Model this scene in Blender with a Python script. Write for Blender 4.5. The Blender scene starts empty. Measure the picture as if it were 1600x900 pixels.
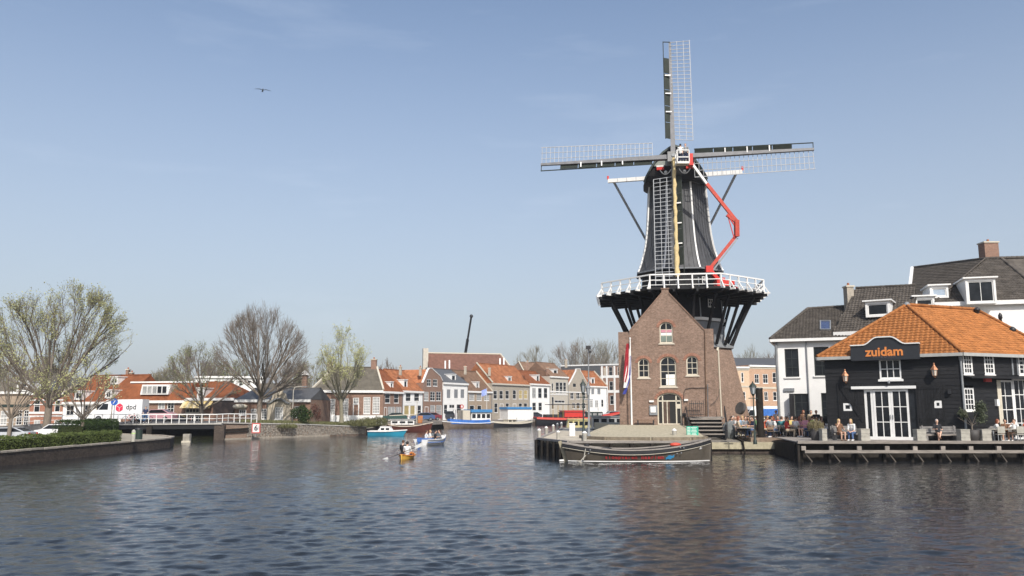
import bpy, bmesh, math, random
import numpy as np
from math import sin, cos, pi, radians as rad, atan2, sqrt
from mathutils import Vector as V, Matrix
from mathutils.geometry import tessellate_polygon
S = bpy.context.scene
COL = S.collection
random.seed(7)
# ------------------------------------------------------------------ camera
EYE = 3.0; PITCH = rad(8.4); FP = 1300.0
cd = bpy.data.cameras.new('camera'); cam = bpy.data.objects.new('camera', cd); COL.objects.link(cam)
cam.location = (0, 0, EYE); cam.rotation_euler = (rad(90) + PITCH, 0, 0)
cd.sensor_width = 36; cd.lens = FP / 1600 * 36; cd.clip_start = 0.2; cd.clip_end = 6000
S.camera = cam
# ------------------------------------------------------------------ sky and sun
HZ = 0.72; HC = (3.25, 3.5, 3.85, 1)
SUN_EL = rad(42); SUN_AZ = rad(15)          # azimuth to the right of straight behind the camera
sdir = V((sin(SUN_AZ) * cos(SUN_EL), -cos(SUN_AZ) * cos(SUN_EL), sin(SUN_EL)))
w = bpy.data.worlds.new('World'); S.world = w; w.use_nodes = True
nt = w.node_tree; N = nt.nodes; L = nt.links
bg = N['Background']; sky = N.new('ShaderNodeTexSky'); sky.sky_type = 'NISHITA'; sky.sun_disc = False
sky.sun_elevation = SUN_EL; sky.sun_rotation = atan2(sdir.x, sdir.y)
sky.altitude = 0; sky.air_density = 1.0; sky.dust_density = 2.0; sky.ozone_density = 2.0
hs = N.new('ShaderNodeHueSaturation'); hs.inputs['Saturation'].default_value = 0.93
L.new(sky.outputs[0], hs.inputs['Color'])
# faint high wisps of cirrus
tc = N.new('ShaderNodeTexCoord'); mp = N.new('ShaderNodeMapping'); mp.inputs['Scale'].default_value = (1.6, 1.6, 9)
mp.inputs['Rotation'].default_value = (0.0, 0.5, 0.3)
nz = N.new('ShaderNodeTexNoise'); nz.inputs['Scale'].default_value = 2.2; nz.inputs['Detail'].default_value = 7; nz.inputs['Roughness'].default_value = 0.6
cr = N.new('ShaderNodeValToRGB'); cr.color_ramp.elements[0].position = 0.56; cr.color_ramp.elements[1].position = 0.95
cr.color_ramp.elements[1].color = (.22, .22, .22, 1)
mx = N.new('ShaderNodeMix'); mx.data_type = 'RGBA'; mx.inputs['B'].default_value = (5.5, 6.0, 6.8, 1)
L.new(tc.outputs['Generated'], mp.inputs['Vector']); L.new(mp.outputs[0], nz.inputs['Vector'])
L.new(nz.outputs['Fac'], cr.inputs['Fac']); L.new(cr.outputs['Color'], mx.inputs['Factor'])
# pale spring haze thickening evenly towards the horizon, the same all round
sz = N.new('ShaderNodeSeparateXYZ'); mr = N.new('ShaderNodeMapRange'); mr.inputs['From Min'].default_value = 0.0; mr.inputs['From Max'].default_value = 0.55
mr.inputs['To Min'].default_value = HZ; mr.inputs['To Max'].default_value = 0.0; mr.interpolation_type = 'SMOOTHSTEP'
hz = N.new('ShaderNodeMix'); hz.data_type = 'RGBA'; hz.inputs['B'].default_value = HC
L.new(tc.outputs['Generated'], sz.inputs[0]); L.new(sz.outputs['Z'], mr.inputs['Value']); L.new(mr.outputs[0], hz.inputs['Factor'])
L.new(hs.outputs[0], hz.inputs['A']); L.new(hz.outputs['Result'], mx.inputs['A']); L.new(mx.outputs['Result'], bg.inputs['Color'])
bg.inputs['Strength'].default_value = 0.15
sl = bpy.data.lights.new('sun', 'SUN'); sl.energy = 4.3; sl.angle = rad(0.55); sl.color = (1, 0.95, 0.88)
so = bpy.data.objects.new('sun', sl); COL.objects.link(so); so.rotation_euler = sdir.to_track_quat('Z', 'Y').to_euler()
so.location = (40, -40, 60)
S.view_settings.view_transform = 'Standard'; S.view_settings.look = 'None'; S.view_settings.exposure = 0.12; S.view_settings.gamma = 1.0
S.render.engine = 'CYCLES'; S.cycles.max_bounces = 6; S.cycles.transparent_max_bounces = 4
# ------------------------------------------------------------------ measuring the place from the viewpoint
CP, SP = cos(PITCH), sin(PITCH)
def ray(px, py):
    u = (px - 800) / FP; v = (450 - py) / FP
    return V((u, CP - v * SP, SP + v * CP))
def W(px, py, Y):
    d = ray(px, py); t = Y / d.y
    return V((d.x * t, Y, EYE + d.z * t))
def G(px, py, z):
    d = ray(px, py); t = (z - EYE) / d.z
    return V((d.x * t, d.y * t, z))
# ------------------------------------------------------------------ materials
MATS = {}
def _base(name):
    m = bpy.data.materials.new(name); m.use_nodes = True
    return m, m.node_tree.nodes, m.node_tree.links, m.node_tree.nodes['Principled BSDF']
def mat(name, col, rough=.7, var=.18, scale=3.0, metal=0.0, spec=.4, bump=0.0, stretch=(1, 1, 1), detail=5):
    if name in MATS: return MATS[name]
    m, N, L, b = _base(name)
    b.inputs['Roughness'].default_value = rough; b.inputs['Metallic'].default_value = metal
    b.inputs['Specular IOR Level'].default_value = spec
    tc = N.new('ShaderNodeTexCoord'); mp = N.new('ShaderNodeMapping'); mp.inputs['Scale'].default_value = stretch
    n1 = N.new('ShaderNodeTexNoise'); n1.inputs['Scale'].default_value = scale; n1.inputs['Detail'].default_value = detail; n1.inputs['Roughness'].default_value = .65
    r = N.new('ShaderNodeValToRGB'); c = col
    r.color_ramp.elements[0].position = .3; r.color_ramp.elements[1].position = .72
    r.color_ramp.elements[0].color = (c[0] * (1 - var), c[1] * (1 - var), c[2] * (1 - var), 1)
    r.color_ramp.elements[1].color = (min(1, c[0] * (1 + var)), min(1, c[1] * (1 + var)), min(1, c[2] * (1 + var)), 1)
    oi = N.new('ShaderNodeObjectInfo'); hv = N.new('ShaderNodeHueSaturation')
    ma = N.new('ShaderNodeMath'); ma.operation = 'MULTIPLY_ADD'; ma.inputs[1].default_value = var * .8; ma.inputs[2].default_value = 1 - var * .4
    L.new(oi.outputs['Random'], ma.inputs[0]); L.new(ma.outputs[0], hv.inputs['Value'])
    L.new(tc.outputs['Object'], mp.inputs['Vector']); L.new(mp.outputs[0], n1.inputs['Vector']); L.new(n1.outputs['Fac'], r.inputs['Fac'])
    L.new(r.outputs['Color'], hv.inputs['Color']); L.new(hv.outputs[0], b.inputs['Base Color'])
    if bump:
        bp = N.new('ShaderNodeBump'); bp.inputs['Strength'].default_value = bump; bp.inputs['Distance'].default_value = .03
        L.new(n1.outputs['Fac'], bp.inputs['Height']); L.new(bp.outputs[0], b.inputs['Normal'])
    MATS[name] = m; return m
def brick(name, c1, c2, mortar, bw=.22, bh=.065, big=.25, rough=.85):
    """brickwork on local (x+y, z)"""
    if name in MATS: return MATS[name]
    m, N, L, b = _base(name); b.inputs['Roughness'].default_value = rough; b.inputs['Specular IOR Level'].default_value = .2
    tc = N.new('ShaderNodeTexCoord'); sx = N.new('ShaderNodeSeparateXYZ'); ad = N.new('ShaderNodeMath'); cx = N.new('ShaderNodeCombineXYZ')
    L.new(tc.outputs['Object'], sx.inputs[0]); L.new(sx.outputs[0], ad.inputs[0]); L.new(sx.outputs[1], ad.inputs[1])
    L.new(ad.outputs[0], cx.inputs[0]); L.new(sx.outputs[2], cx.inputs[1])
    t = N.new('ShaderNodeTexBrick'); t.inputs['Scale'].default_value = 1; t.inputs['Brick Width'].default_value = bw; t.inputs['Row Height'].default_value = bh
    t.inputs['Mortar Size'].default_value = bh * .14; t.inputs['Color1'].default_value = (*c1, 1); t.inputs['Color2'].default_value = (*c2, 1); t.inputs['Mortar'].default_value = (*mortar, 1)
    L.new(cx.outputs[0], t.inputs['Vector'])
    n1 = N.new('ShaderNodeTexNoise'); n1.inputs['Scale'].default_value = .7; n1.inputs['Detail'].default_value = 8; n1.inputs['Roughness'].default_value = .7
    L.new(tc.outputs['Object'], n1.inputs['Vector'])
    n2 = N.new('ShaderNodeTexNoise'); n2.inputs['Scale'].default_value = 6; n2.inputs['Detail'].default_value = 6; L.new(tc.outputs['Object'], n2.inputs['Vector'])
    a = N.new('ShaderNodeMath'); L.new(n1.outputs['Fac'], a.inputs[0]); L.new(n2.outputs['Fac'], a.inputs[1])
    n3 = N.new('ShaderNodeTexNoise'); n3.inputs['Scale'].default_value = 2.6; n3.inputs['Detail'].default_value = 9; n3.inputs['Roughness'].default_value = .85; m3 = N.new('ShaderNodeMapping'); m3.inputs['Scale'].default_value = (1, 1, 2.4); L.new(tc.outputs['Object'], m3.inputs[0]); L.new(m3.outputs[0], n3.inputs['Vector'])
    a2 = N.new('ShaderNodeMath'); L.new(a.outputs[0], a2.inputs[0]); L.new(n3.outputs['Fac'], a2.inputs[1])
    ma = N.new('ShaderNodeMath'); ma.operation = 'MULTIPLY_ADD'; ma.inputs[1].default_value = big * 2.4; ma.inputs[2].default_value = 1 - big * 3.6; L.new(a2.outputs[0], ma.inputs[0])
    h = N.new('ShaderNodeHueSaturation'); L.new(ma.outputs[0], h.inputs['Value']); L.new(t.outputs['Color'], h.inputs['Color']); L.new(h.outputs[0], b.inputs['Base Color'])
    bp = N.new('ShaderNodeBump'); bp.inputs['Strength'].default_value = .35; bp.inputs['Distance'].default_value = .01
    L.new(t.outputs['Fac'], bp.inputs['Height']); bp.invert = True; L.new(bp.outputs[0], b.inputs['Normal'])
    MATS[name] = m; return m
def glass(name, col=(.014, .016, .019), rough=.12, var=.6):
    m = mat(name, col, rough, var, 1.3, spec=.22); return m
WHITE = mat('white_paint', (.74, .73, .70), .5, .08, 2.5)
WHITEW = mat('white_plaster', (.78, .77, .74), .8, .09, .6, bump=.1)
CREAM = mat('cream_paint', (.54, .49, .39), .5, .12)
TRIM = mat('pale_stone_trim', (.48, .44, .37), .8, .15)
BLACKP = mat('black_tarred_boards', (.015, .015, .016), .6, .4, 2.0, spec=.22, stretch=(1, 1, 6))
BLACK = mat('black_paint', (.02, .02, .022), .5, .25)
FELT = mat('black_roofing_felt', (.056, .057, .060), .6, .42, 1.8, bump=.2, stretch=(1.6, 1.6, .3), detail=9)
GREYP = mat('grey_paint', (.20, .21, .22), .6, .15)
LEAD = mat('weathered_lead', (.22, .23, .235), .5, .2, 2)
GLASS = glass('window_glass')
GLASSC = glass('window_glass_with_net_curtain', (.30, .30, .29), .15, .35)
GLASSB = glass('window_glass_with_yellow_blind', (.42, .33, .15), .3, .15)
WOODG = mat('weathered_grey_timber', (.25, .225, .20), .8, .3, 4, bump=.2, stretch=(.4, 2, 2))
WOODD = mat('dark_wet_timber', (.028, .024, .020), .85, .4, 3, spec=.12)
WOODB = mat('brown_timber', (.14, .085, .05), .65, .3, 4)
CONC = mat('pale_concrete', (.42, .40, .36), .85, .18, 4, bump=.15)
STONEW = brick('brick_millbase', (.165, .095, .064), (.245, .150, .106), (.27, .23, .19), big=.42)
BR_BROWN = brick('brick_brown', (.20, .10, .065), (.27, .14, .09), (.28, .23, .19))
BR_RED = brick('brick_red', (.33, .105, .06), (.40, .15, .08), (.36, .28, .22))
BR_TAN = brick('brick_tan', (.30, .22, .15), (.36, .27, .19), (.36, .31, .25))
BR_GREY = brick('brick_greybeige', (.32, .28, .22), (.38, .33, .27), (.38, .34, .28))
SLATE = mat('grey_slate', (.085, .088, .092), .6, .25, 3, bump=.2, stretch=(4, 1, 1))
STEEL = mat('grey_steel', (.25, .26, .27), .4, .1, metal=.6)
RED = mat('red_paint', (.55, .035, .025), .4, .1)
REDO = mat('orange_red_paint', (.48, .06, .035), .5, .25, 4)
BLUE = mat('blue_paint', (.05, .20, .42), .45, .15)
BLUET = mat('blue_tarpaulin', (.035, .14, .45), .6, .3, 3, bump=.4)
GREENP = mat('dark_green_paint', (.018, .032, .026), .5, .25)
RUBBER = mat('black_rubber', (.015, .015, .015), .8, .2)
CANVAS = mat('ochre_sailcloth', (.52, .40, .20), .8, .2, 5)
OCHRE = mat('ochre_rope', (.42, .32, .16), .8, .2)
def tilemat(name, c, scale=3.2, var=.3):
    """roof tile colour for far roofs: pantile ribs and rows as relief"""
    if name in MATS: return MATS[name]
    m = mat(name, c, .85, var, 1.2, detail=8, spec=.12); N, L = m.node_tree.nodes, m.node_tree.links; b = N['Principled BSDF']
    tc = N.new('ShaderNodeTexCoord'); wv = N.new('ShaderNodeTexWave'); wv.inputs['Scale'].default_value = scale / 6.283 * 3.2; wv.bands_direction = 'X'
    w2 = N.new('ShaderNodeTexWave'); w2.wave_profile = 'SAW'; w2.bands_direction = 'Z'; w2.inputs['Scale'].default_value = 1.6
    ad = N.new('ShaderNodeMath'); L.new(tc.outputs['Object'], wv.inputs['Vector']); L.new(tc.outputs['Object'], w2.inputs['Vector'])
    L.new(wv.outputs['Fac'], ad.inputs[0]); L.new(w2.outputs['Fac'], ad.inputs[1])
    bp = N.new('ShaderNodeBump'); bp.inputs['Strength'].default_value = .8; bp.inputs['Distance'].default_value = .05
    L.new(ad.outputs[0], bp.inputs['Height']); L.new(bp.outputs[0], b.inputs['Normal'])
    return m
T_ORANGE = tilemat('orange_pantiles_far', (.37, .145, .065), var=.42)
T_RED = tilemat('red_pantiles_far', (.25, .088, .038))
T_BROWN = tilemat('brown_pantiles_far', (.21, .13, .085))
T_DBROWN = tilemat('dark_brown_tiles_far', (.17, .085, .06))
T_GREY = tilemat('grey_pantiles_far', (.13, .115, .09))
T_OR = mat('orange_clay_pantile', (.335, .135, .045), .85, .38, 2.2, detail=7, spec=.12)
T_GR = mat('grey_clay_pantile', (.088, .077, .066), .85, .42, 1.8, detail=7, spec=.12)
# ------------------------------------------------------------------ mesh helpers
RM = {}
def link(o, parent=None):
    COL.objects.link(o)
    if parent is not None: o.parent = parent
    return o
def thing(name, label, cat, loc=(0, 0, 0), rz=0.0, group=None):
    o = bpy.data.objects.new(name, None); o.empty_display_size = .3; link(o)
    o.location = loc; o.rotation_euler = (0, 0, rz); o['label'] = label; o['category'] = cat
    if group: o['group'] = group
    RM[o] = (Matrix.Translation(V(loc)) @ Matrix.Rotation(rz, 4, 'Z')).inverted()
    return o
def tag(o, label, cat, group=None, kind=None):
    o['label'] = label; o['category'] = cat
    if group: o['group'] = group
    if kind: o['kind'] = kind
    return o
def struct(o): o['kind'] = 'structure'; return o
class MB:
    """collects shapes, links them as ONE mesh object"""
    def __init__(s): s.v = []; s.f = []; s.sm = []
    def add(s, vs, fs, smooth=False):
        b = len(s.v); s.v += [tuple(p) for p in vs]; s.f += [tuple(b + i for i in f) for f in fs]; s.sm += [smooth] * len(fs); return s
    def box(s, c, size, rz=0.0, M=None):
        hx, hy, hz = size[0] / 2, size[1] / 2, size[2] / 2
        R = (M or Matrix.Rotation(rz, 3, 'Z')); c = V(c)
        vs = [c + R @ V((x * hx, y * hy, z * hz)) for x in (-1, 1) for y in (-1, 1) for z in (-1, 1)]
        return s.add(vs, [(0, 1, 3, 2), (4, 6, 7, 5), (0, 4, 5, 1), (2, 3, 7, 6), (0, 2, 6, 4), (1, 5, 7, 3)])
    def bar(s, a, b, w, h=None, up=(0, 0, 1), w2=None, h2=None):
        """rectangular bar from a to b, w across, h in the up direction"""
        a = V(a); b = V(b); h = h or w; d = (b - a)
        if d.length < 1e-6: return s
        d.normalize(); u = V(up)
        if abs(d.dot(u)) > .98: u = V((0, 1, 0)) if abs(d.y) < .9 else V((1, 0, 0))
        x = d.cross(u).normalized(); y = x.cross(d).normalized(); vs = []
        for p, ww, hh in ((a, w, h), (b, w2 or w, h2 or h)):
            vs += [p + x * (i * ww / 2) + y * (j * hh / 2) for i, j in ((-1, -1), (1, -1), (1, 1), (-1, 1))]
        return s.add(vs, [(3, 2, 1, 0), (4, 5, 6, 7), (0, 1, 5, 4), (1, 2, 6, 5), (2, 3, 7, 6), (3, 0, 4, 7)])
    def tube(s, pts, rs, n=8, cap=True, smooth=True):
        pts = [V(p) for p in pts]; rs = rs if isinstance(rs, (list, tuple)) else [rs] * len(pts)
        vs = []; fs = []; ref = None
        for i, p in enumerate(pts):
            d = (pts[min(i + 1, len(pts) - 1)] - pts[max(i - 1, 0)])
            d = d.normalized() if d.length > 1e-9 else V((0, 0, 1))
            if ref is None: ref = V((1, 0, 0)) if abs(d.x) < .8 else V((0, 1, 0))
            x = (ref - d * ref.dot(d)).normalized(); y = d.cross(x); ref = x
            vs += [p + (x * cos(2 * pi * k / n) + y * sin(2 * pi * k / n)) * rs[i] for k in range(n)]
        for i in range(len(pts) - 1):
            for k in range(n):
                a = i * n + k; b = i * n + (k + 1) % n; fs.append((a, b, b + n, a + n))
        s.add(vs, fs, smooth)
        if cap:
            s.add(vs[:n], [tuple(range(n))[::-1]]); s.add(vs[-n:], [tuple(range(n))])
        return s
    def ball(s, c, r, n=10, m=7, sc=(1, 1, 1), R=None):
        c = V(c); vs = []; fs = []
        for j in range(m + 1):
            t = pi * j / m
            for k in range(n):
                a = 2 * pi * k / n; p = V((sin(t) * cos(a) * sc[0], sin(t) * sin(a) * sc[1], cos(t) * sc[2])) * r
                vs.append(c + (R @ p if R else p))
        for j in range(m):
            for k in range(n): fs.append((j * n + k, (j + 1) * n + k, (j + 1) * n + (k + 1) % n, j * n + (k + 1) % n))
        return s.add(vs, fs, True)
    def poly(s, pts): return s.add(pts, [tuple(range(len(pts)))])
    def prism(s, pts, ext):
        """closed prism: polygon pts (3D) pushed along ext"""
        e = V(ext); n = len(pts); pts = [V(p) for p in pts]
        tr = tessellate_polygon([pts]); nn = V((0, 0, 0))
        for i in range(n): nn += pts[i].cross(pts[(i + 1) % n])
        flip = nn.dot(e) > 0
        vs = pts + [p + e for p in pts]; fs = []
        for t in tr:
            tn = (pts[t[1]] - pts[t[0]]).cross(pts[t[2]] - pts[t[0]])
            t = t if (tn.dot(e) < 0) else t[::-1]
            fs.append(t); fs.append(tuple(i + n for i in t[::-1]))
        for i in range(n):
            j = (i + 1) % n; q = (i, j, j + n, i + n); fs.append(q if flip else q[::-1])
        return s.add(vs, fs)
    def build(s, name, m, parent=None, loc=None, rz=0.0, local=False):
        me = bpy.data.meshes.new(name); me.from_pydata(s.v, [], s.f)
        if not local:
            if parent is not None and parent in RM: me.transform(RM[parent])
            elif parent is not None:
                q = parent; T = Matrix.Identity(4)
                while q is not None and q not in RM: q = q.parent
                if q is not None: me.transform(RM[q])
            elif loc is not None: me.transform((Matrix.Translation(V(loc)) @ Matrix.Rotation(rz, 4, 'Z')).inverted())
        me.polygons.foreach_set('use_smooth', s.sm); me.materials.append(m); me.update()
        o = bpy.data.objects.new(name, me)
        if parent is None and loc is not None: o.location = loc; o.rotation_euler = (0, 0, rz)
        return link(o, parent)
def copy_tree(o, parent=None):
    c = o.copy(); COL.objects.link(c); c.parent = parent
    if parent is not None: c.matrix_parent_inverse = o.matrix_parent_inverse.copy()
    for ch in list(o.children): copy_tree(ch, c)
    return c
def place(o, loc, rz=0.0, sc=None):
    o.location = loc; o.rotation_euler = (0, 0, rz)
    if sc: o.scale = (sc, sc, sc) if not isinstance(sc, tuple) else sc
    return o
def relabel(o, label, group=None):
    o['label'] = label
    if group: o['group'] = group
    return o
# ------------------------------------------------------------------ facades
class Fac:
    """a vertical wall plane from a (left end) to b (right end) as seen from the water; u runs along it, d is outward"""
    def __init__(s, a, b):
        s.a = V((a[0], a[1], 0)); s.b = V((b[0], b[1], 0)); s.U = (s.b - s.a); s.len = s.U.length; s.U.normalize()
        s.n = V((s.U.y, -s.U.x, 0)); s.rz = atan2(s.U.y, s.U.x)
    def uv(s, px, py):
        d = ray(px, py); c = V((0, 0, EYE)); t = s.n.dot(s.a - c) / s.n.dot(d); p = c + d * t
        return ((p - s.a).dot(s.U), p.z)
    def P(s, u, z, d=0.0): p = s.a + s.U * u + s.n * d; return V((p.x, p.y, z))
    def rect(s, r):
        x0, y0, x1, y1 = r; ym = (y0 + y1) / 2; xm = (x0 + x1) / 2
        return (s.uv(x0, ym)[0], s.uv(xm, y1)[1], s.uv(x1, ym)[0], s.uv(xm, y0)[1])
def rpoly(r, arch=0, n=8):
    u0, z0, u1, z1 = r
    if not arch: return [(u0, z0), (u1, z0), (u1, z1), (u0, z1)]
    h = (u1 - u0) / 2; rise = h * arch; c = (u0 + u1) / 2
    return [(u0, z0), (u1, z0)] + [(c + h * cos(pi * k / n), z1 - rise + rise * sin(pi * k / n)) for k in range(n + 1)]
def wall(fc, outline, holes, depth, m, parent, name='wall', reveal=.14, d0=0.0):
    """one wall body: the outline pushed back by depth, openings cut through its front with reveals"""
    mb = MB(); P = lambda q, d=0: fc.P(q[0], q[1], d0 + d)
    loops = [[V((q[0], q[1], 0)) for q in outline]] + [[V((q[0], q[1], 0)) for q in h] for h in holes]
    flat = [q for l in loops for q in l]; vs = [P(q) for q in flat]; fs = []
    for t in tessellate_polygon(loops):
        a, b, c = (vs[i] for i in t)
        if (b - a).cross(c - a).dot(fc.n) < 0: t = t[::-1]
        fs.append(tuple(t))
    mb.add(vs, fs)
    n = len(outline)
    A = sum(outline[i][0] * outline[(i + 1) % n][1] - outline[(i + 1) % n][0] * outline[i][1] for i in range(n))
    ol = outline if A > 0 else outline[::-1]
    for i in range(n):
        p, q = ol[i], ol[(i + 1) % n]; mb.add([P(p), P(p, -depth), P(q, -depth), P(q)], [(0, 1, 2, 3)])
    mb.add([P(q, -depth) for q in ol], [tuple(range(n))[::-1]])
    for h in holes:
        k = len(h)
        for i in range(k):
            p, q = h[i], h[(i + 1) % k]; mb.add([P(p), P(q), P(q, -reveal), P(p, -reveal)], [(0, 1, 2, 3), (3, 2, 1, 0)][:1])
    return mb.build(name, m, parent)
def window(fc, r, nx, ny, fm, gm, parent, arch=0, fw=.07, mw=.035, rec=.08, sill=True, panes=False, name='window', d0=0.0, glassd=.03, proud=0):
    """frame with glazing bars (one part) and pane sub-part(s)"""
    u0, z0, u1, z1 = r; mb = MB(); d = d0 - rec + proud
    T = .05
    def bx(a0, b0, a1, b1, dd=0, t=T):
        mb.prism([fc.P(a0, b0, d + dd), fc.P(a1, b0, d + dd), fc.P(a1, b1, d + dd), fc.P(a0, b1, d + dd)], fc.n * -t)
    if arch:
        o = rpoly(r, arch); i_ = rpoly((u0 + fw, z0 + fw, u1 - fw, z1 - fw), arch); k = len(o)
        for j in range(k):
            a, b, c, e = o[j], o[(j + 1) % k], i_[(j + 1) % k], i_[j]
            mb.prism([fc.P(*a, d), fc.P(*b, d), fc.P(*c, d), fc.P(*e, d)], fc.n * -T)
    else:
        bx(u0, z0, u1, z0 + fw); bx(u0, z1 - fw, u1, z1); bx(u0, z0 + fw, u0 + fw, z1 - fw); bx(u1 - fw, z0 + fw, u1, z1 - fw)
    iu0, iu1, iz0, iz1 = u0 + fw, u1 - fw, z0 + fw, z1 - fw
    for i in range(1, nx):
        c = iu0 + (iu1 - iu0) * i / nx; top = iz1
        if arch:
            h = (iu1 - iu0) / 2; cc = (iu0 + iu1) / 2; top = iz1 - h * arch + h * arch * sqrt(max(0, 1 - ((c - cc) / h) ** 2))
        bx(c - mw / 2, iz0, c + mw / 2, top, -.006, T * .8)
    for j in range(1, ny):
        c = iz0 + (iz1 - iz0) * j / ny; bx(iu0, c - mw / 2, iu1, c + mw / 2, -.010, T * .8)
    if sill: mb.prism([fc.P(u0 - .06, z0 - .07, d0 + .05), fc.P(u1 + .06, z0 - .07, d0 + .05), fc.P(u1 + .06, z0 - .002, d0 + .05), fc.P(u0 - .06, z0 - .002, d0 + .05)], fc.n * -(rec + .04 - proud * .5))
    o = mb.build(name, fm, parent)
    if panes:
        for i in range(nx):
            for j in range(ny):
                a0 = iu0 + (iu1 - iu0) * i / nx; a1 = iu0 + (iu1 - iu0) * (i + 1) / nx; b0 = iz0 + (iz1 - iz0) * j / ny; b1 = iz0 + (iz1 - iz0) * (j + 1) / ny
                g = MB(); g.prism([fc.P(a0, b0, d - glassd), fc.P(a1, b0, d - glassd), fc.P(a1, b1, d - glassd), fc.P(a0, b1, d - glassd)], fc.n * -.01); g.build('pane', gm, o)
    else:
        g = MB(); g.prism([fc.P(q[0], q[1], d - glassd) for q in rpoly((iu0 - .01, iz0 - .01, iu1 + .01, iz1 + .01), arch)], fc.n * -.01); g.build('pane', gm, o)
    return o
def dupe_mesh_obj(me, name, parent, mtx):
    o = bpy.data.objects.new(name, me); link(o, parent); o.matrix_local = mtx; return o
# ------------------------------------------------------------------ roofs
def slab(pts, m, parent, name='roof', th=.12):
    mb = MB(); mb.prism(pts, (0, 0, -th)); return mb.build(name, m, parent)
def tile_mesh(m, tw, ch):
    key = ('tile', m.name, tw, ch)
    if key in RM: return RM[key]
    vs = []; fs = []; K = 7
    for y, dz in ((0, .045), (ch * 1.12, .008)):
        for k in range(K):
            x = tw * 1.04 * k / (K - 1); vs.append((x, y, dz + .028 * cos(2 * pi * (k / (K - 1)) * 1.0 + .5) + .01 * sin(4 * pi * k / (K - 1))))
    for k in range(K): x, y, z = vs[k]; vs.append((x, y + .004, z - .035))
    for k in range(K - 1):
        fs.append((k, k + 1, K + k + 1, K + k)); fs.append((2 * K + k, 2 * K + k + 1, k + 1, k))
    me = bpy.data.meshes.new('roof_tile'); me.from_pydata(vs, [], fs); me.materials.append(m)
    me.polygons.foreach_set('use_smooth', [i % 2 == 0 for i in range(len(fs))]); RM[key] = me; return me
def inpoly(p, poly):
    c = False; n = len(poly)
    for i in range(n):
        a, b = poly[i], poly[(i + 1) % n]
        if (a[1] > p[1]) != (b[1] > p[1]) and p[0] < (b[0] - a[0]) * (p[1] - a[1]) / (b[1] - a[1]) + a[0]: c = not c
    return c
def tiles(pts, m, root, roof, tw, ch, budget=0, name='roof_tile'):
    """lays pantiles over the roof face pts (first edge = eave); the first `budget` are single objects, the rest one mesh"""
    pts = [V(p) for p in pts]; a, b = pts[0], pts[1]; e = (b - a).normalized(); nr = e.cross(pts[2] - a).normalized()
    if nr.z < 0: nr = -nr
    s = nr.cross(e)
    if s.z < 0: s = -s; 
    R = Matrix((e, s, nr)).transposed()
    if R.determinant() < 0: e = -e; R = Matrix((e, s, nr)).transposed()
    P2 = [((p - a).dot(e), (p - a).dot(s)) for p in pts]; xs = [p[0] for p in P2]; ys = [p[1] for p in P2]
    me = tile_mesh(m, tw, ch); n = 0; tv = np.array([v.co[:] for v in me.vertices]); tf = [tuple(p.vertices) for p in me.polygons]; VV = []; FF = []
    rnd = random.Random(len(pts) + int(xs[1] * 100)); Rn = np.array(R)
    y = -.04
    while y < max(ys):
        x = min(xs)
        while x < max(xs):
            if inpoly((x + tw / 2, y + ch / 2), P2):
                j = V((rnd.uniform(-.006, .006), rnd.uniform(-.012, .012), rnd.uniform(0, .012)))
                o = a + e * x + s * y + R @ j
                if n < budget:
                    M = Matrix.Translation(o) @ R.to_4x4() @ Matrix.Rotation(rnd.uniform(-.02, .02), 4, 'Z')
                    dupe_mesh_obj(me, name, roof, RM[root] @ M)
                else:
                    base = len(VV) * len(tv); VV.append(tv @ Rn.T + np.array(o)); FF += [tuple(base + i for i in f) for f in tf]
                n += 1
            x += tw
        y += ch
    if VV:
        mb = MB(); mb.v = [tuple(p) for p in np.concatenate(VV)]; mb.f = FF; mb.sm = [i % 2 == 0 for i in range(len(FF))]
        o = mb.build('tile_rows', m, roof if budget else root); o['kind'] = 'stuff'
    return min(n, budget)
def ridge(pts, r, m, parent, name='ridge_tiles', step=.38):
    mb = MB()
    for a, b in zip(pts[:-1], pts[1:]):
        a = V(a); b = V(b); L_ = (b - a).length; k = max(1, int(L_ / step))
        for i in range(k):
            p, q = a.lerp(b, i / k), a.lerp(b, (i + 1.06) / k); mb.tube([p, q], [r * 1.08, r * .93], 8, True)
    return mb.build(name, m, parent)
# ------------------------------------------------------------------ foliage
def leafmat(name, c, var=.4):
    if name in MATS: return MATS[name]
    m = mat(name, c, .6, var, .9, spec=.25, detail=8); N, L = m.node_tree.nodes, m.node_tree.links; b = N['Principled BSDF']
    tr = N.new('ShaderNodeBsdfTranslucent'); mi = N.new('ShaderNodeMixShader'); mi.inputs[0].default_value = .3
    h = b.inputs['Base Color'].links[0].from_socket; L.new(h, tr.inputs['Color'])
    L.new(b.outputs[0], mi.inputs[1]); L.new(tr.outputs[0], mi.inputs[2]); L.new(mi.outputs[0], N['Material Output'].inputs['Surface'])
    return m
BARK = mat('grey_brown_bark', (.175, .145, .115), .9, .3, 5, bump=.4, stretch=(3, 3, .6))
BARKG = mat('pale_green_bark', (.22, .20, .14), .9, .3, 5, stretch=(3, 3, .6))
LEAFY = leafmat('spring_yellowgreen_leaves', (.46, .46, .22))
LEAFG = leafmat('spring_green_leaves', (.27, .29, .14))
LEAFD = leafmat('dark_hedge_leaves', (.045, .075, .02))
LEAFH = leafmat('clipped_hedge_leaves', (.10, .13, .035))
LEAFO = leafmat('olive_leaves', (.13, .15, .09))
LEAFR = leafmat('dry_grass_blades', (.26, .22, .12))
GRASSM = leafmat('bank_grass', (.12, .14, .05))
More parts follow.
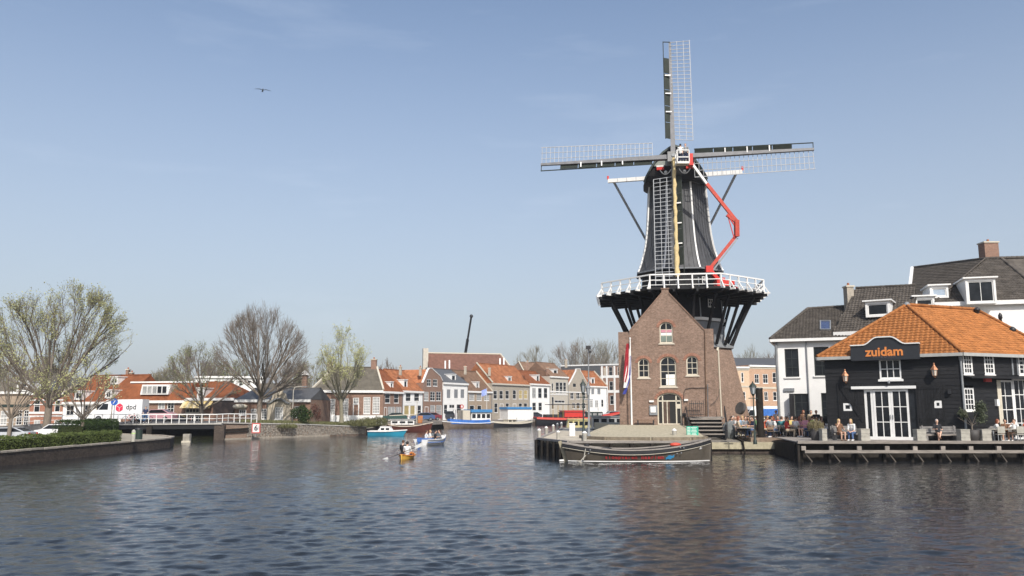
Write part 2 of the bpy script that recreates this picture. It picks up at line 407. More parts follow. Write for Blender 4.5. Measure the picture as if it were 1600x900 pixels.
def leaves(P, size, m, name, parent=None, seed=1, asp=1.6, loc=None, up=0.0):
    """many small leaf faces at the points P (N,3)"""
    r = np.random.default_rng(seed); P = np.asarray(P, float); n = len(P)
    d = r.normal(size=(n, 3)); d[:, 2] += up; d /= np.linalg.norm(d, axis=1)[:, None]
    q = r.normal(size=(n, 3)); q = np.cross(d, q); q /= np.linalg.norm(q, axis=1)[:, None]
    sz = size * r.uniform(.6, 1.3, (n, 1)); A = P - d * sz * asp / 2; B = P + q * sz / 2 ; C_ = P + d * sz * asp / 2; D = P - q * sz / 2
    vs = np.stack([A, B, C_, D], 1).reshape(-1, 3); me = bpy.data.meshes.new(name)
    if parent is not None:
        q_ = parent
        while q_ not in RM: q_ = q_.parent
        T = np.array(RM[q_]); vs = vs @ T[:3, :3].T + T[:3, 3]
    elif loc is not None: vs = vs - np.array(loc)
    me.vertices.add(4 * n); me.vertices.foreach_set('co', vs.ravel()); me.loops.add(4 * n); me.loops.foreach_set('vertex_index', np.arange(4 * n))
    me.polygons.add(n); me.polygons.foreach_set('loop_start', np.arange(0, 4 * n, 4)); me.polygons.foreach_set('loop_total', np.full(n, 4)); me.update(); me.validate()
    me.materials.append(m); o = bpy.data.objects.new(name, me)
    if parent is None and loc is not None: o.location = loc
    return link(o, parent)
def tree(base, height, radius, fork, seed, label, group=None, bark=BARK, leaf=None, nleaf=0, lsize=.12, trunk_r=.3, spread=.75, levels=5, limbs=7, kids=4, name='tree', cat='tree', lean=0, twig=.012, leafr=1.0):
    """tapered trunk, limbs and fine twigs grown by forking inside an uneven crown shape; sparse spring leaves at the twig ends"""
    R = random.Random(seed); base = V(base); segs = []; tips = []; C_ = V((lean * height, 0, fork * .7 + (height - fork * .7) * .50)); hz = height - C_.z; hl = C_.z - fork * .35
    lob = [(R.uniform(0, 6.28), R.uniform(-1, 1), R.uniform(.05, .16)) for _ in range(7)]
    def out(p):
        d = p - C_; m = sqrt((d.x / radius) ** 2 + (d.y / radius) ** 2 + (d.z / (hz if d.z > 0 else hl)) ** 2); a = math.atan2(d.y, d.x)
        return m / (1 - .08 + sum(h * cos(a * 2 + p_) * (1 - abs(e - d.z / hz)) for p_, e, h in lob) * .6)
    def grow(p, d, ln, r, lv):
        k = 5 if lv < 2 else 3; pts = [p]; dd = d.copy(); rs = [r]; r1 = max(twig * .6, r * (.5 if lv else .78)); lim = R.uniform(.82, 1.1); stop = False
        for i in range(k):
            j = V((R.gauss(0, 1), R.gauss(0, 1), R.gauss(.15, .8))) * (.03 if lv == 0 else .075 if lv < 3 else .14)
            dd = (dd + j).normalized(); q = pts[-1] + dd * ln / k
            if lv > 0 and out(q) > lim and q.z > fork * .8: stop = True; break
            pts.append(q); rs.append(r + (r1 - r) * (i + 1) / k)
        if len(pts) < 2: return
        segs.append((pts, rs, lv))
        if lv >= levels: tips.extend(pts[1:]); return
        if stop: tips.append(pts[-1])
        n = limbs if lv == 0 else kids; kk = len(pts) - 1
        for j in range(n):
            f = R.uniform(.70, 1.0) if lv == 0 else (1.0 if j == 0 and not stop else R.uniform(.3, 1.0))
            i = min(int(f * kk), kk - 1); q = pts[i].lerp(pts[i + 1], min(1, f * kk - i))
            th = 2.4 * j + R.uniform(-.3, .3) + lv * 1.3; an = ((.08 + .95 * sqrt((j + .5) / n)) * spread * R.uniform(.9, 1.1) if lv == 0 else R.uniform(.25, .62))
            ax = dd.orthogonal().normalized(); ax.rotate(Matrix.Rotation(th, 3, dd)); nd = dd.copy(); nd.rotate(Matrix.Rotation(an, 3, ax))
            if lv > 0: nd = (nd + (q - V((0, 0, fork * .8))).normalized() * .45 + V((0, 0, .10))).normalized()
            grow(q, nd, ln * R.uniform(.42, .66) if lv else (height - fork) * R.uniform(.6, .85), max(twig, (rs[i] if lv else r1) * (R.uniform(.34, .55) if lv == 0 else .52)), lv + 1)
    grow(V((0, 0, 0)), V((lean * .5, 0, 1)).normalized(), fork, trunk_r, 0)
    root = thing(name, label, cat, base, 0, group); tb = MB(); cb = MB()
    for pts, rs, lv in segs:
        q = [p + base for p in pts]
        if lv == 0: rs = [rs[0] * 1.3] + rs[1:]; q[0] = base - V((0, 0, .15))
        (tb if lv < 2 else cb).tube(q, rs, 9 if lv == 0 else (6 if lv == 1 else (4 if lv == 2 else 3)), False)
    tb.build('trunk', bark, root); cb.build('crown', bark, root)
    if nleaf:
        g = np.random.default_rng(seed); top = sorted(tips, key=lambda p: out(p)); idx = (len(top) * g.uniform(0, 1, nleaf) ** (.75)).astype(int)
        Q = np.array([list(top[min(i, len(top) - 1)] + base) for i in idx]) + g.normal(size=(nleaf, 3)) * lsize * 1.5
        leaves(Q, lsize, leaf, 'foliage', root, seed)
    return root
def hedge(path, wd, z0, h, m, label, n, size, name='hedge', cat='hedge', seed=3, group=None, bumps=.12):
    """a clipped hedge following path: a dark twiggy core with leaf faces over its sides and top"""
    g = np.random.default_rng(seed); P = np.array([[p[0], p[1]] for p in path], float); seg = np.diff(P, axis=0); ln = np.hypot(seg[:, 0], seg[:, 1]); cum = np.concatenate([[0], np.cumsum(ln)])
    root = thing(name, label, cat, (P[:, 0].mean(), P[:, 1].mean(), z0), 0, group); core = MB()
    for i in range(len(P) - 1): core.bar((*P[i], z0 + h * .42), (*P[i + 1], z0 + h * .42), wd * .72, h * .76)
    core.build('branches', mat('hedge_inner_twigs', (.03, .035, .015), .95, .4, 8, spec=.05), root)
    t = g.uniform(0, cum[-1], n); i = np.clip(np.searchsorted(cum, t) - 1, 0, len(seg) - 1); f = (t - cum[i]) / ln[i]; c = P[i] + seg[i] * f[:, None]; nn = np.stack([-seg[i][:, 1], seg[i][:, 0]], 1) / ln[i][:, None]
    side = g.uniform(0, 1, n); bump = bumps * (np.sin(t * 1.7) + np.sin(t * 4.1 + 1) * .6 + np.sin(t * 9.3) * .3) / 2
    off = np.where(side < .38, -wd / 2, np.where(side < .55, wd / 2, g.uniform(-wd / 2, wd / 2, n))) + g.normal(0, .04, n); z = np.where(side < .55, g.uniform(0, h, n), h) + g.normal(0, .03, n) + bump * np.where(side < .55, .4, 1)
    ce = g.uniform(0, 1, n) < .07; e0_ = g.uniform(0, 1, n) < .5; d0 = (P[0] - P[1]) / ln[0]; d1 = (P[-1] - P[-2]) / ln[-1]
    off = np.where(ce, g.uniform(-wd / 2, wd / 2, n), off); z = np.where(ce, g.uniform(0, h, n), z); c = np.where(ce[:, None], np.where(e0_[:, None], P[0] + d0 * .12, P[-1] + d1 * .12), c)
    leaves(np.stack([c[:, 0] + nn[:, 0] * off, c[:, 1] + nn[:, 1] * off, z0 + z], 1), size, m, 'foliage', root, seed); return root
def bush(c, r, h, m, label, n, size, seed=1, name='shrub', cat='shrub', lobes=6, group=None, blade=False):
    g = np.random.default_rng(seed); c = V(c); root = thing(name, label, cat, c, 0, group)
    st = MB()
    for k in range(9):
        a = g.uniform(0, 2 * pi); st.tube([c, c + V((cos(a) * r * .35, sin(a) * r * .35, h * .45)), c + V((cos(a) * r * .7, sin(a) * r * .7, h * .8))], [.03, .02, .01], 4, False)
    st.build('stems', BARK, root)
    if blade:
        a = g.uniform(0, 2 * pi, n); rr = r * np.sqrt(g.uniform(0, 1, n)); P = np.stack([c.x + rr * np.cos(a), c.y + rr * np.sin(a), c.z + g.uniform(.1, 1, n) * h * (1 - .4 * rr / r)], 1)
        leaves(P, size, m, 'foliage', root, seed, asp=7, up=2.5); return root
    cs = [(g.uniform(-.55, .55) * r, g.uniform(-.55, .55) * r, h * g.uniform(.35, .75), r * g.uniform(.35, .6)) for _ in range(lobes)]
    P = []
    for q in cs:
        k = n // lobes; d = g.normal(size=(k, 3)); d /= np.linalg.norm(d, axis=1)[:, None]; d *= (g.uniform(.55, 1.05, (k, 1)) * q[3]); d[:, 2] *= h / (2 * r) * 1.3; P.append(d + np.array([q[0] + c.x, q[1] + c.y, q[2] + c.z]))
    P = np.concatenate(P); P[:, 2] = np.maximum(P[:, 2], c.z + .03); leaves(P, size, m, 'foliage', root, seed); return root
# ------------------------------------------------------------------ people
def blob(caps, vox, name):
    """one continuous surface grown round tapered limbs: caps = (a, b, ra, rb) or (c, r, scale)"""
    mb = MB()
    for c in caps:
        if len(c) == 4:
            a, b, ra, rb = c; mb.tube([a, b], [ra, rb], 10, True); mb.ball(a, ra, 10, 8); mb.ball(b, rb, 10, 8)
        else: mb.ball(c[0], c[1], 12, 9, c[2])
    me = bpy.data.meshes.new(name); me.from_pydata(mb.v, [], mb.f); o = bpy.data.objects.new(name, me); COL.objects.link(o)
    r = o.modifiers.new('r', 'REMESH'); r.mode = 'VOXEL'; r.voxel_size = vox; r.use_smooth_shade = True
    sm = o.modifiers.new('s', 'SMOOTH'); sm.factor = .5; sm.iterations = 2
    out = bpy.data.meshes.new_from_object(o.evaluated_get(bpy.context.evaluated_depsgraph_get())); out.name = name
    bpy.data.objects.remove(o); bpy.data.meshes.remove(me); out.polygons.foreach_set('use_smooth', [True] * len(out.polygons)); return out
def mir(p): return V((-p[0], p[1], p[2]))
def body_set(kind, vox=.014):
    """meshes of one pose: body, shirt, trousers, hair, eyes (figure faces -Y, feet at z 0)"""
    A = {}
    if kind.startswith('sit'):
        lean = {'sit_up': 0, 'sit_lean': -.14, 'sit_side': .03, 'sit_cross': .08, 'sit_bend': -.26}[kind]; hz = .5
        hip = V((0, 0, hz)); ch = V((0, lean * .7 + .04, hz + .36)); nk = V((0, lean + .03, hz + .55)); hd = V((0, lean * 1.15 - .01, hz + .72))
        kn = [V((-.12, -.43, .5)), V((.12, -.43, .5))]; an = [V((-.12, -.40, .09)), V((.12, -.40, .09))]
        if kind == 'sit_cross': kn[1] = V((.02, -.45, .58)); an[1] = V((-.12, -.62, .27))
        if kind == 'sit_bend': an = [V((-.14, -.36, .09)), V((.16, -.5, .09))]
        el = [V((-.26, lean - .06, hz + .22)), V((.26, lean - .06, hz + .22))]; wr = [V((-.17, lean - .32, hz + .25)), V((.15, lean - .33, hz + .22))]
        if kind == 'sit_side': wr[0] = V((-.10, -.12, hz + .58)); el[0] = V((-.24, -.18, hz + .35))
        if kind == 'sit_lean': wr = [V((-.08, lean - .30, hz + .30)), V((.08, lean - .30, hz + .32))]
        if kind == 'sit_bend': wr = [V((-.06, -.46, hz + .08)), V((.08, -.48, hz + .06))]; el = [V((-.2, -.3, hz + .12)), V((.2, -.3, hz + .12))]
    else:
        hz = .9; hip = V((0, 0, hz)); ch = V((0, .02, 1.25)); nk = V((0, .02, 1.46)); hd = V((0, -.01, 1.62)); lean = 0
        kn = [V((-.1, -.03, .48)), V((.11, -.05, .48))]; an = [V((-.11, .02, .09)), V((.14, -.02, .09))]
        el = [V((-.25, .04, 1.13)), V((.25, .02, 1.13))]; wr = [V((-.24, -.1, .92)), V((.22, -.16, .95))]
        if kind == 'stand_reach': wr = [V((-.16, -.42, 1.2)), V((.16, -.42, 1.22))]; el = [V((-.26, -.16, 1.12)), V((.26, -.16, 1.12))]
    sh = [nk + V((-.175, 0, -.07)), nk + V((.175, 0, -.07))]
    caps = [(hip, ch, .14, .135), (hip + V((-.07, 0, 0)), hip + V((.07, 0, 0)), .12, .12), (ch, nk + V((0, 0, -.05)), .135, .08), (sh[0], sh[1], .065, .065), (nk, hd + V((0, 0, -.04)), .052, .05), (hd, .1, (.82, .95, 1.18)),
            (hd + V((0, -.095, -.02)), hd + V((0, -.108, -.035)), .012, .015), (hd + V((-.083, 0, -.01)), .022, (.5, .8, 1.2)), (hd + V((.083, 0, -.01)), .022, (.5, .8, 1.2)), (hd + V((0, -.06, -.085)), .035, (1.1, 1, .7))]
    for i in (0, 1):
        hp = hip + V(((-.1, .1)[i], 0, -.02))
        caps += [(hp, kn[i], .088, .058), (kn[i], an[i], .056, .036), (an[i] + V((0, .02, -.03)), an[i] + V((0, -.16, -.055)), .036, .026),
                 (sh[i], el[i], .05, .038), (el[i], wr[i], .037, .024)]
        d = (wr[i] - el[i]).normalized(); s = V(((1, -1)[i], 0, 0)); pm = wr[i] + d * .055
        caps += [(wr[i], pm, .022, .03)]
        for k in range(4): q = pm + s * (.028 - .019 * k) + V((0, 0, .0)); caps.append((q, q + d * (.055, .068, .063, .05)[k] + V((0, 0, -.025)), .0095, .0085))
        caps.append((wr[i] + d * .02 + s * .02, wr[i] + d * .06 + s * .052, .011, .009))
    A['body'] = blob(caps, vox, 'person_body')
    A['shirt'] = blob([(hip + V((0, 0, .02)), ch, .155, .15), (ch, nk + V((0, 0, -.07)), .148, .088), (sh[0], sh[1], .078, .078)] + [(sh[i], sh[i].lerp(el[i], .8), .066, .055) for i in (0, 1)], .02, 'person_shirt')
    A['trousers'] = blob([(hip + V((-.07, 0, -.03)), hip + V((.07, 0, -.03)), .135, .135)] + [c for i in (0, 1) for c in ((hip + V(((-.1, .1)[i], 0, -.02)), kn[i], .1, .072), (kn[i], kn[i].lerp(an[i], .9), .07, .055))], .02, 'person_trousers')
    A['shorts'] = blob([(hip + V((-.07, 0, -.03)), hip + V((.07, 0, -.03)), .135, .135)] + [(hip + V(((-.1, .1)[i], 0, -.02)), (hip + V(((-.1, .1)[i], 0, 0))).lerp(kn[i], .6), .1, .085) for i in (0, 1)], .02, 'person_shorts')
    A['hair'] = blob([(hd + V((0, .022, .03)), .108, (.9, .92, 1.02))], .02, 'short_hair')
    A['hair_long'] = blob([(hd + V((0, .022, .03)), .112, (.92, .95, 1.02)), (hd + V((0, .06, 0)), hd + V((0, .09, -.22)), .085, .06), (hd + V((-.07, .02, -.03)), hd + V((-.09, .03, -.2)), .035, .025), (hd + V((.07, .02, -.03)), hd + V((.09, .03, -.2)), .035, .025)], .02, 'long_hair')
    e = MB(); e.ball(hd + V((-.033, -.09, .012)), .011, 6, 4); e.ball(hd + V((.033, -.09, .012)), .011, 6, 4); me = bpy.data.meshes.new('eyes'); me.from_pydata(e.v, [], e.f); A['eyes'] = me
    f = MB()
    for i in (0, 1): f.tube([an[i] + V((0, .05, -.045)), an[i] + V((0, -.08, -.05)), an[i] + V((0, -.19, -.065))], [.042, .044, .03], 8)
    me = bpy.data.meshes.new('shoes'); me.from_pydata(f.v, [], f.f); A['shoes'] = me
    for k in A.values():
        if not k.materials: k.materials.append(None)
    return A
BODY = {}
SKIN = [mat('skin_fair', (.62, .38, .27), .55, .08), mat('skin_tanned', (.46, .26, .17), .55, .08)]
HAIRC = {'blond': mat('blond_hair', (.45, .31, .14), .6, .3, 20), 'brown': mat('brown_hair', (.09, .05, .03), .6, .3, 20), 'dark': mat('black_hair', (.02, .017, .015), .6, .3, 20), 'grey': mat('grey_hair', (.35, .34, .33), .6, .2, 20), 'red': mat('auburn_hair', (.25, .08, .04), .6, .3, 20)}
CLOTH = {k: mat('cloth_' + k, c, .85, .15, 12) for k, c in dict(white=(.72, .72, .70), black=(.02, .02, .023), red=(.55, .05, .04), orange=(.70, .16, .08), blue=(.08, .16, .36), navy=(.025, .035, .08), grey=(.22, .23, .24), green=(.10, .18, .08), yellow=(.62, .50, .18), pink=(.55, .25, .30), brown=(.17, .09, .05), teal=(.05, .20, .22), lightblue=(.35, .50, .65), beige=(.45, .36, .25), denim=(.07, .12, .24), lime=(.45, .60, .08)).items()}
def person(kind, loc, rz, shirt, legs, hair, label, group=None, skin=0, longh=False, shorts=False, shoes='white', hat=None):
    if kind not in BODY: BODY[kind] = body_set(kind)
    B = BODY[kind]; root = thing('person', label, 'person', loc, rz, group)
    def part(nm, me, m):
        o = bpy.data.objects.new(nm, me); link(o, root); o.material_slots[0].link = 'OBJECT'; o.material_slots[0].material = m; return o
    part('body', B['body'], SKIN[skin]); part('shirt', B['shirt'], CLOTH[shirt]); part('shorts' if shorts else 'trousers', B['shorts' if shorts else 'trousers'], CLOTH[legs])
    part('hair', B['hair_long' if longh else 'hair'], HAIRC[hair]); part('eyes', B['eyes'], BLACK); part('shoes', B['shoes'], CLOTH[shoes]); return root
# ------------------------------------------------------------------ boats, cars, lettering
def hull(L_, B, H, bow=.35, stern=.15, transom=.75, draft=.35, N_=22, rake=.12):
    """returns (outer mesh data, rails) local: x bow-ward, waterline z 0"""
    st = []
    for i in range(N_ + 1):
        t = i / N_; x = (t - .5) * L_
        b = (1 - max(0, (t - .45) / .55) ** 2.2) * (transom + (1 - transom) * min(1, t / .4) ** .7) if transom else sin(pi * min(max(t, .0), 1)) ** .55
        b = max(b, .015); h = H + bow * max(0, (t - .4) / .6) ** 2 + stern * max(0, (.4 - t) / .4) ** 2
        st.append((x, b * B / 2, h, t))
    return st
def hull_mesh(mb, st, z0=-.35, z1=None, wl=.86, kk=.45, lo=0.0, hi=1.0, rake=.35, rakes=0.0):
    """skin between the height fractions lo..hi of each station"""
    rows = []
    for x, b, h, t in st:
        rk = rake * max(0, (t - .75) / .25) ** 2 if rake else 0; r = []
        for f in np.linspace(lo, hi, 6 if hi - lo > .5 else 3):
            z = z0 + (h - z0) * f; ww = b * (kk + (1 - kk) * f ** .55); r.append((x + rk * (z / max(h, .1)) - rakes * max(0, (.25 - t) / .25) ** 2 * ((z - .0) / max(h, .1)), ww, z))
        rows.append(r)
    n = len(rows[0]); vs = []; fs = []
    for r in rows: vs += [(x, -y, z) for x, y, z in r] + [(x, y, z) for x, y, z in r]
    for i in range(len(rows) - 1):
        for k in range(n - 1):
            a = i * 2 * n + k; b = a + 2 * n; fs.append((a, b, b + 1, a + 1)); a += n; b += n; fs.append((a, a + 1, b + 1, b))
    e = list(range(n)) + list(range(2 * n - 1, n - 1, -1)); fs.append(tuple(e)[::-1]); o = (len(rows) - 1) * 2 * n; fs.append(tuple(o + i for i in e))
    mb.add(vs, fs, False); return rows
def rail_bar(mb, st, dz, w, h, out=0.0, rake=.35, side=(-1, 1)):
    for s in side:
        p = [V((x + rake * max(0, (t - .75) / .25) ** 2, s * (b + out), hh + dz)) for x, b, hh, t in st]
        for a, b in zip(p[:-1], p[1:]): mb.bar(a, b, w, h)
def deck_mesh(mb, st, dz, inset=.03, t0=0, t1=1, rake=.35):
    q = [(x, b - inset, h + dz, t) for x, b, h, t in st if t0 <= t <= t1 and b > inset + .01]; vs = []; fs = []
    for x, b, h, t in q: vs += [(x, -b, h), (x, b, h)]
    for i in range(len(q) - 1): fs.append((2 * i, 2 * i + 2, 2 * i + 3, 2 * i + 1))
    mb.add(vs, fs)
def text_mesh(s, size, m, parent, M, name='lettering', ext=.01, shear=0, bold=0.0, align='CENTER'):
    cu = bpy.data.curves.new(name, 'FONT'); cu.body = s; cu.size = size; cu.extrude = ext; cu.align_x = align; cu.align_y = 'CENTER'; cu.shear = shear; cu.offset = bold; cu.resolution_u = 3
    o = bpy.data.objects.new(name, cu); COL.objects.link(o); me = bpy.data.meshes.new_from_object(o.evaluated_get(bpy.context.evaluated_depsgraph_get())); me.name = name
    bpy.data.objects.remove(o); me.materials.clear(); me.materials.append(m); o = bpy.data.objects.new(name, me); link(o, parent)
    q = parent
    while q not in RM: q = q.parent
    me.transform(RM[q] @ M); return o
def face_matrix(p, right, out):
    """text frame: x = right, z = outward, y = up"""
    x = V(right).normalized(); z = V(out).normalized(); y = z.cross(x); R = Matrix((x, y, z)).transposed().to_4x4(); return Matrix.Translation(V(p)) @ R
CARS = {'car': ([(-2.1, .35), (-2.15, .75), (-1.95, .92), (-1.1, .98), (-.45, 1.42), (.95, 1.44), (1.75, 1.02), (2.05, .95), (2.1, .35)], 1.7, [(-1.0, 1.0), (-.42, 1.37), (.9, 1.39), (1.55, 1.02)], (-1.3, 1.3), .31),
        'suv': ([(-2.2, .4), (-2.25, .9), (-2.05, 1.05), (-1.2, 1.12), (-.6, 1.68), (1.75, 1.7), (2.15, 1.1), (2.2, .4)], 1.85, [(-1.08, 1.15), (-.55, 1.6), (1.7, 1.62), (1.95, 1.14)], (-1.4, 1.4), .37),
        'van': ([(-2.9, .4), (-2.95, .95), (-2.6, 1.2), (-2.1, 1.35), (-1.45, 2.15), (-1.1, 2.5), (2.85, 2.55), (2.9, .4)], 2.0, [(-2.0, 1.38), (-1.5, 2.05), (-.95, 2.05), (-.95, 1.38)], (-1.9, 1.9), .36),
        'minivan': ([(-2.4, .4), (-2.45, .9), (-2.2, 1.08), (-1.6, 1.2), (-.9, 1.85), (2.2, 1.88), (2.4, 1.2), (2.42, .4)], 1.9, [(-1.45, 1.25), (-.85, 1.76), (2.1, 1.78), (2.25, 1.25)], (-1.6, 1.6), .34)}
def vehicle(kind, loc, rz, paint, label, cat, name=None, group=None):
    prof, wd, win, ax, wr = CARS[kind]; root = thing(name or ('parked_van' if 'van' in kind else 'parked_car'), label, cat, loc, rz, group)
    RM[root] = Matrix.Identity(4)
    b = MB(); n = len(prof); sec = lambda y, k: [(x, y * (1 if z < 1.0 else 1 - .1 * (z - 1.0)), z) for x, z in prof]
    vs = sec(-wd / 2, 0) + sec(wd / 2, 0); fs = [tuple(range(n)), tuple(range(n, 2 * n))[::-1]] + [(i, i + n, (i + 1) % n + n, (i + 1) % n) for i in range(n)]
    b.add(vs, fs); b.build('body', paint, root)
    g = MB(); k = len(win)
    for s in (-1, 1):
        q = [V((x, s * (wd / 2 * (1 - .1 * max(0, z - 1.0)) + .006), z)) for x, z in win]; g.prism(q, (0, -s * .02, 0))
    (x0, z0), (x1, z1) = prof[3 if kind != 'suv' else 3], prof[4]; h = wd / 2 * .84
    d = V((x1 - x0, 0, z1 - z0)); nr = V((-d.z, 0, d.x)).normalized() * .012
    g.prism([V((x0, -h, z0)) + d * .08 + nr, V((x0, h, z0)) + d * .08 + nr, V((x1, h, z1)) - d * .08 + nr, V((x1, -h, z1)) - d * .08 + nr], -nr * 1.5)
    if kind != 'van':
        (x0, z0), (x1, z1) = prof[-4 if kind == 'car' else -3], prof[-4 if kind != 'car' else -4]
        if kind == 'car': (x0, z0), (x1, z1) = prof[5], prof[6]
        else: (x0, z0), (x1, z1) = prof[5], prof[6]
        d = V((x1 - x0, 0, z1 - z0)); nr = V((-d.z, 0, d.x)).normalized() * .012
        g.prism([V((x0, -h, z0)) + d * .1 + nr, V((x0, h, z0)) + d * .1 + nr, V((x1, h, z1)) - d * .15 + nr, V((x1, -h, z1)) - d * .15 + nr], -nr * 1.5)
    g.build('windows', GLASS, root)
    for x in ax:
        for s in (-1, 1):
            t = MB(); t.tube([(x, s * (wd / 2 - .2), wr), (x, s * (wd / 2 + .015), wr)], wr, 16); wh = t.build('wheel', RUBBER, root)
            r = MB(); r.tube([(x, s * (wd / 2 + .0), wr), (x, s * (wd / 2 + .025), wr)], wr * .6, 12); r.build('rim', STEEL, wh)
    for s in (-1, 1):
        m_ = MB(); m_.box((prof[1][0] + .06, s * wd * .36, .72), (.14, .3, .13)); m_.build('headlight', CLOTH['white'], root)
        m_ = MB(); m_.box((prof[-1][0] - .06, s * wd * .40, .82), (.14, .16, .2)); m_.build('tail_light', RED, root)
    return root
# ================================================================== WATER AND GROUND
CANAL = [(-28, -60), (-28, 66), (-28.3, 70), (-29.6, 74), (-32, 77.5), (-35.5, 80.8), (-39.8, 84), (-46, 106), (-37.5, 108), (-30.8, 88), (-18.7, 108), (-19.4, 125), (-11.7, 151), (4.2, 180), (26, 203), (44, 208), (40, 185), (26, 125), (16, 98.5), (6.2, 97), (1.9, 59.3), (3.6, 52.9), (11.2, 52.9), (12.9, 56), (14.0, 60.6), (18.9, 60.6), (19.6, 53.6), (60, 53.6), (60, -60)]
def make_water():
    rng = np.random.default_rng(11); nr, nc = 860, 760
    Y = np.exp(np.linspace(math.log(4.5), math.log(240), nr)); s = np.linspace(-1, 1, nc)
    YY = np.repeat(Y[:, None], nc, 1); XX = s[None, :] * (YY * .66 + 9)
    gx = (YY * .66 + 9) * 2 / nc; gy = YY * (math.log(240 / 4.5) / nr); g = np.maximum(gx * .6, gy)
    patch = .80 + .30 * np.sin(XX * .11 + YY * .05 + 1) * np.sin(YY * .07 - XX * .04) + .22 * np.sin(XX * .31 + 2 + np.sin(YY * .2)) * np.sin(YY * .19 + np.sin(XX * .15)) + .16 * np.sin(XX * .9 + np.sin(YY * .5) * 2) * np.sin(YY * .6 + np.sin(XX * .4) * 2)
    H = np.zeros_like(XX); n = 110
    for i in range(n):
        lam = math.exp(rng.uniform(math.log(.17), math.log(3.2))); th = rng.normal(0, .6) + .12; k = 2 * pi / lam
        amp = .0178 * lam / (2 * pi) * 1.414 * 2.1 * math.exp(-(math.log(lam / .38) / .78) ** 2 / 2); att = np.clip((lam / g - 2.2) / 1.8, 0, 1)
        wx = XX + .45 * np.sin(YY * .9 / (lam + .5) + i) + .3 * np.sin(XX * .7 + YY * .4 + 2 * i); ph = k * (sin(th) * wx + cos(th) * YY) + rng.uniform(0, 6.28)
        H += att * amp * (np.sin(ph) + .32 * np.sin(2 * ph + 1.57))
    H *= patch * .60
    me = bpy.data.meshes.new('water'); co = np.stack([XX, YY, H], -1).reshape(-1, 3)
    me.vertices.add(nr * nc); me.vertices.foreach_set('co', co.ravel())
    a = (np.arange(nr - 1)[:, None] * nc + np.arange(nc - 1)[None, :]).ravel(); q = np.stack([a, a + 1, a + nc + 1, a + nc], 1).ravel(); m = len(a)
    me.loops.add(4 * m); me.loops.foreach_set('vertex_index', q); me.polygons.add(m); me.polygons.foreach_set('loop_start', np.arange(0, 4 * m, 4)); me.polygons.foreach_set('loop_total', np.full(m, 4))
    me.polygons.foreach_set('use_smooth', np.ones(m, bool)); me.update(); me.validate()
    mt, N, L, b = _base('canal_water'); b.inputs['Base Color'].default_value = (.015, .018, .021, 1); b.inputs['Roughness'].default_value = .02; b.inputs['IOR'].default_value = 1.33; b.inputs['Specular IOR Level'].default_value = .5
    tc = N.new('ShaderNodeTexCoord'); mp = N.new('ShaderNodeMapping'); mp.inputs['Scale'].default_value = (.6, 1.3, 1); mp.inputs['Rotation'].default_value = (0, 0, .2)
    n1 = N.new('ShaderNodeTexNoise'); n1.inputs['Scale'].default_value = 8.0; n1.inputs['Detail'].default_value = 5; n1.inputs['Roughness'].default_value = .6; n1.inputs['Distortion'].default_value = 1.2
    n2 = N.new('ShaderNodeTexNoise'); n2.inputs['Scale'].default_value = 1.8; n2.inputs['Detail'].default_value = 3
    ad = N.new('ShaderNodeMath'); ad.operation = 'MULTIPLY_ADD'; ad.inputs[1].default_value = 1.6
    L.new(tc.outputs['Object'], mp.inputs[0]); L.new(mp.outputs[0], n1.inputs[0]); L.new(mp.outputs[0], n2.inputs[0]); L.new(n2.outputs[0], ad.inputs[0]); L.new(n1.outputs[0], ad.inputs[2])
    bp = N.new('ShaderNodeBump'); bp.inputs['Strength'].default_value = 1; bp.inputs['Distance'].default_value = .009; L.new(ad.outputs[0], bp.inputs['Height']); L.new(bp.outputs[0], b.inputs['Normal'])
    me.materials.append(mt); struct(link(bpy.data.objects.new('water', me)))
make_water()
wb = MB(); wb.add([(-60, -62, -.22), (110, -62, -.22), (110, 214, -.22), (-60, 214, -.22)], [(0, 1, 2, 3)]); struct(wb.build('water', bpy.data.materials['canal_water']))
PAVE = brick('paving_beige', (.30, .27, .21), (.36, .32, .25), (.20, .18, .14), .22, .11, .25)
COBBLE = mat('cobbles_beige', (.37, .33, .24), .9, .3, 6, bump=.5, spec=.15)
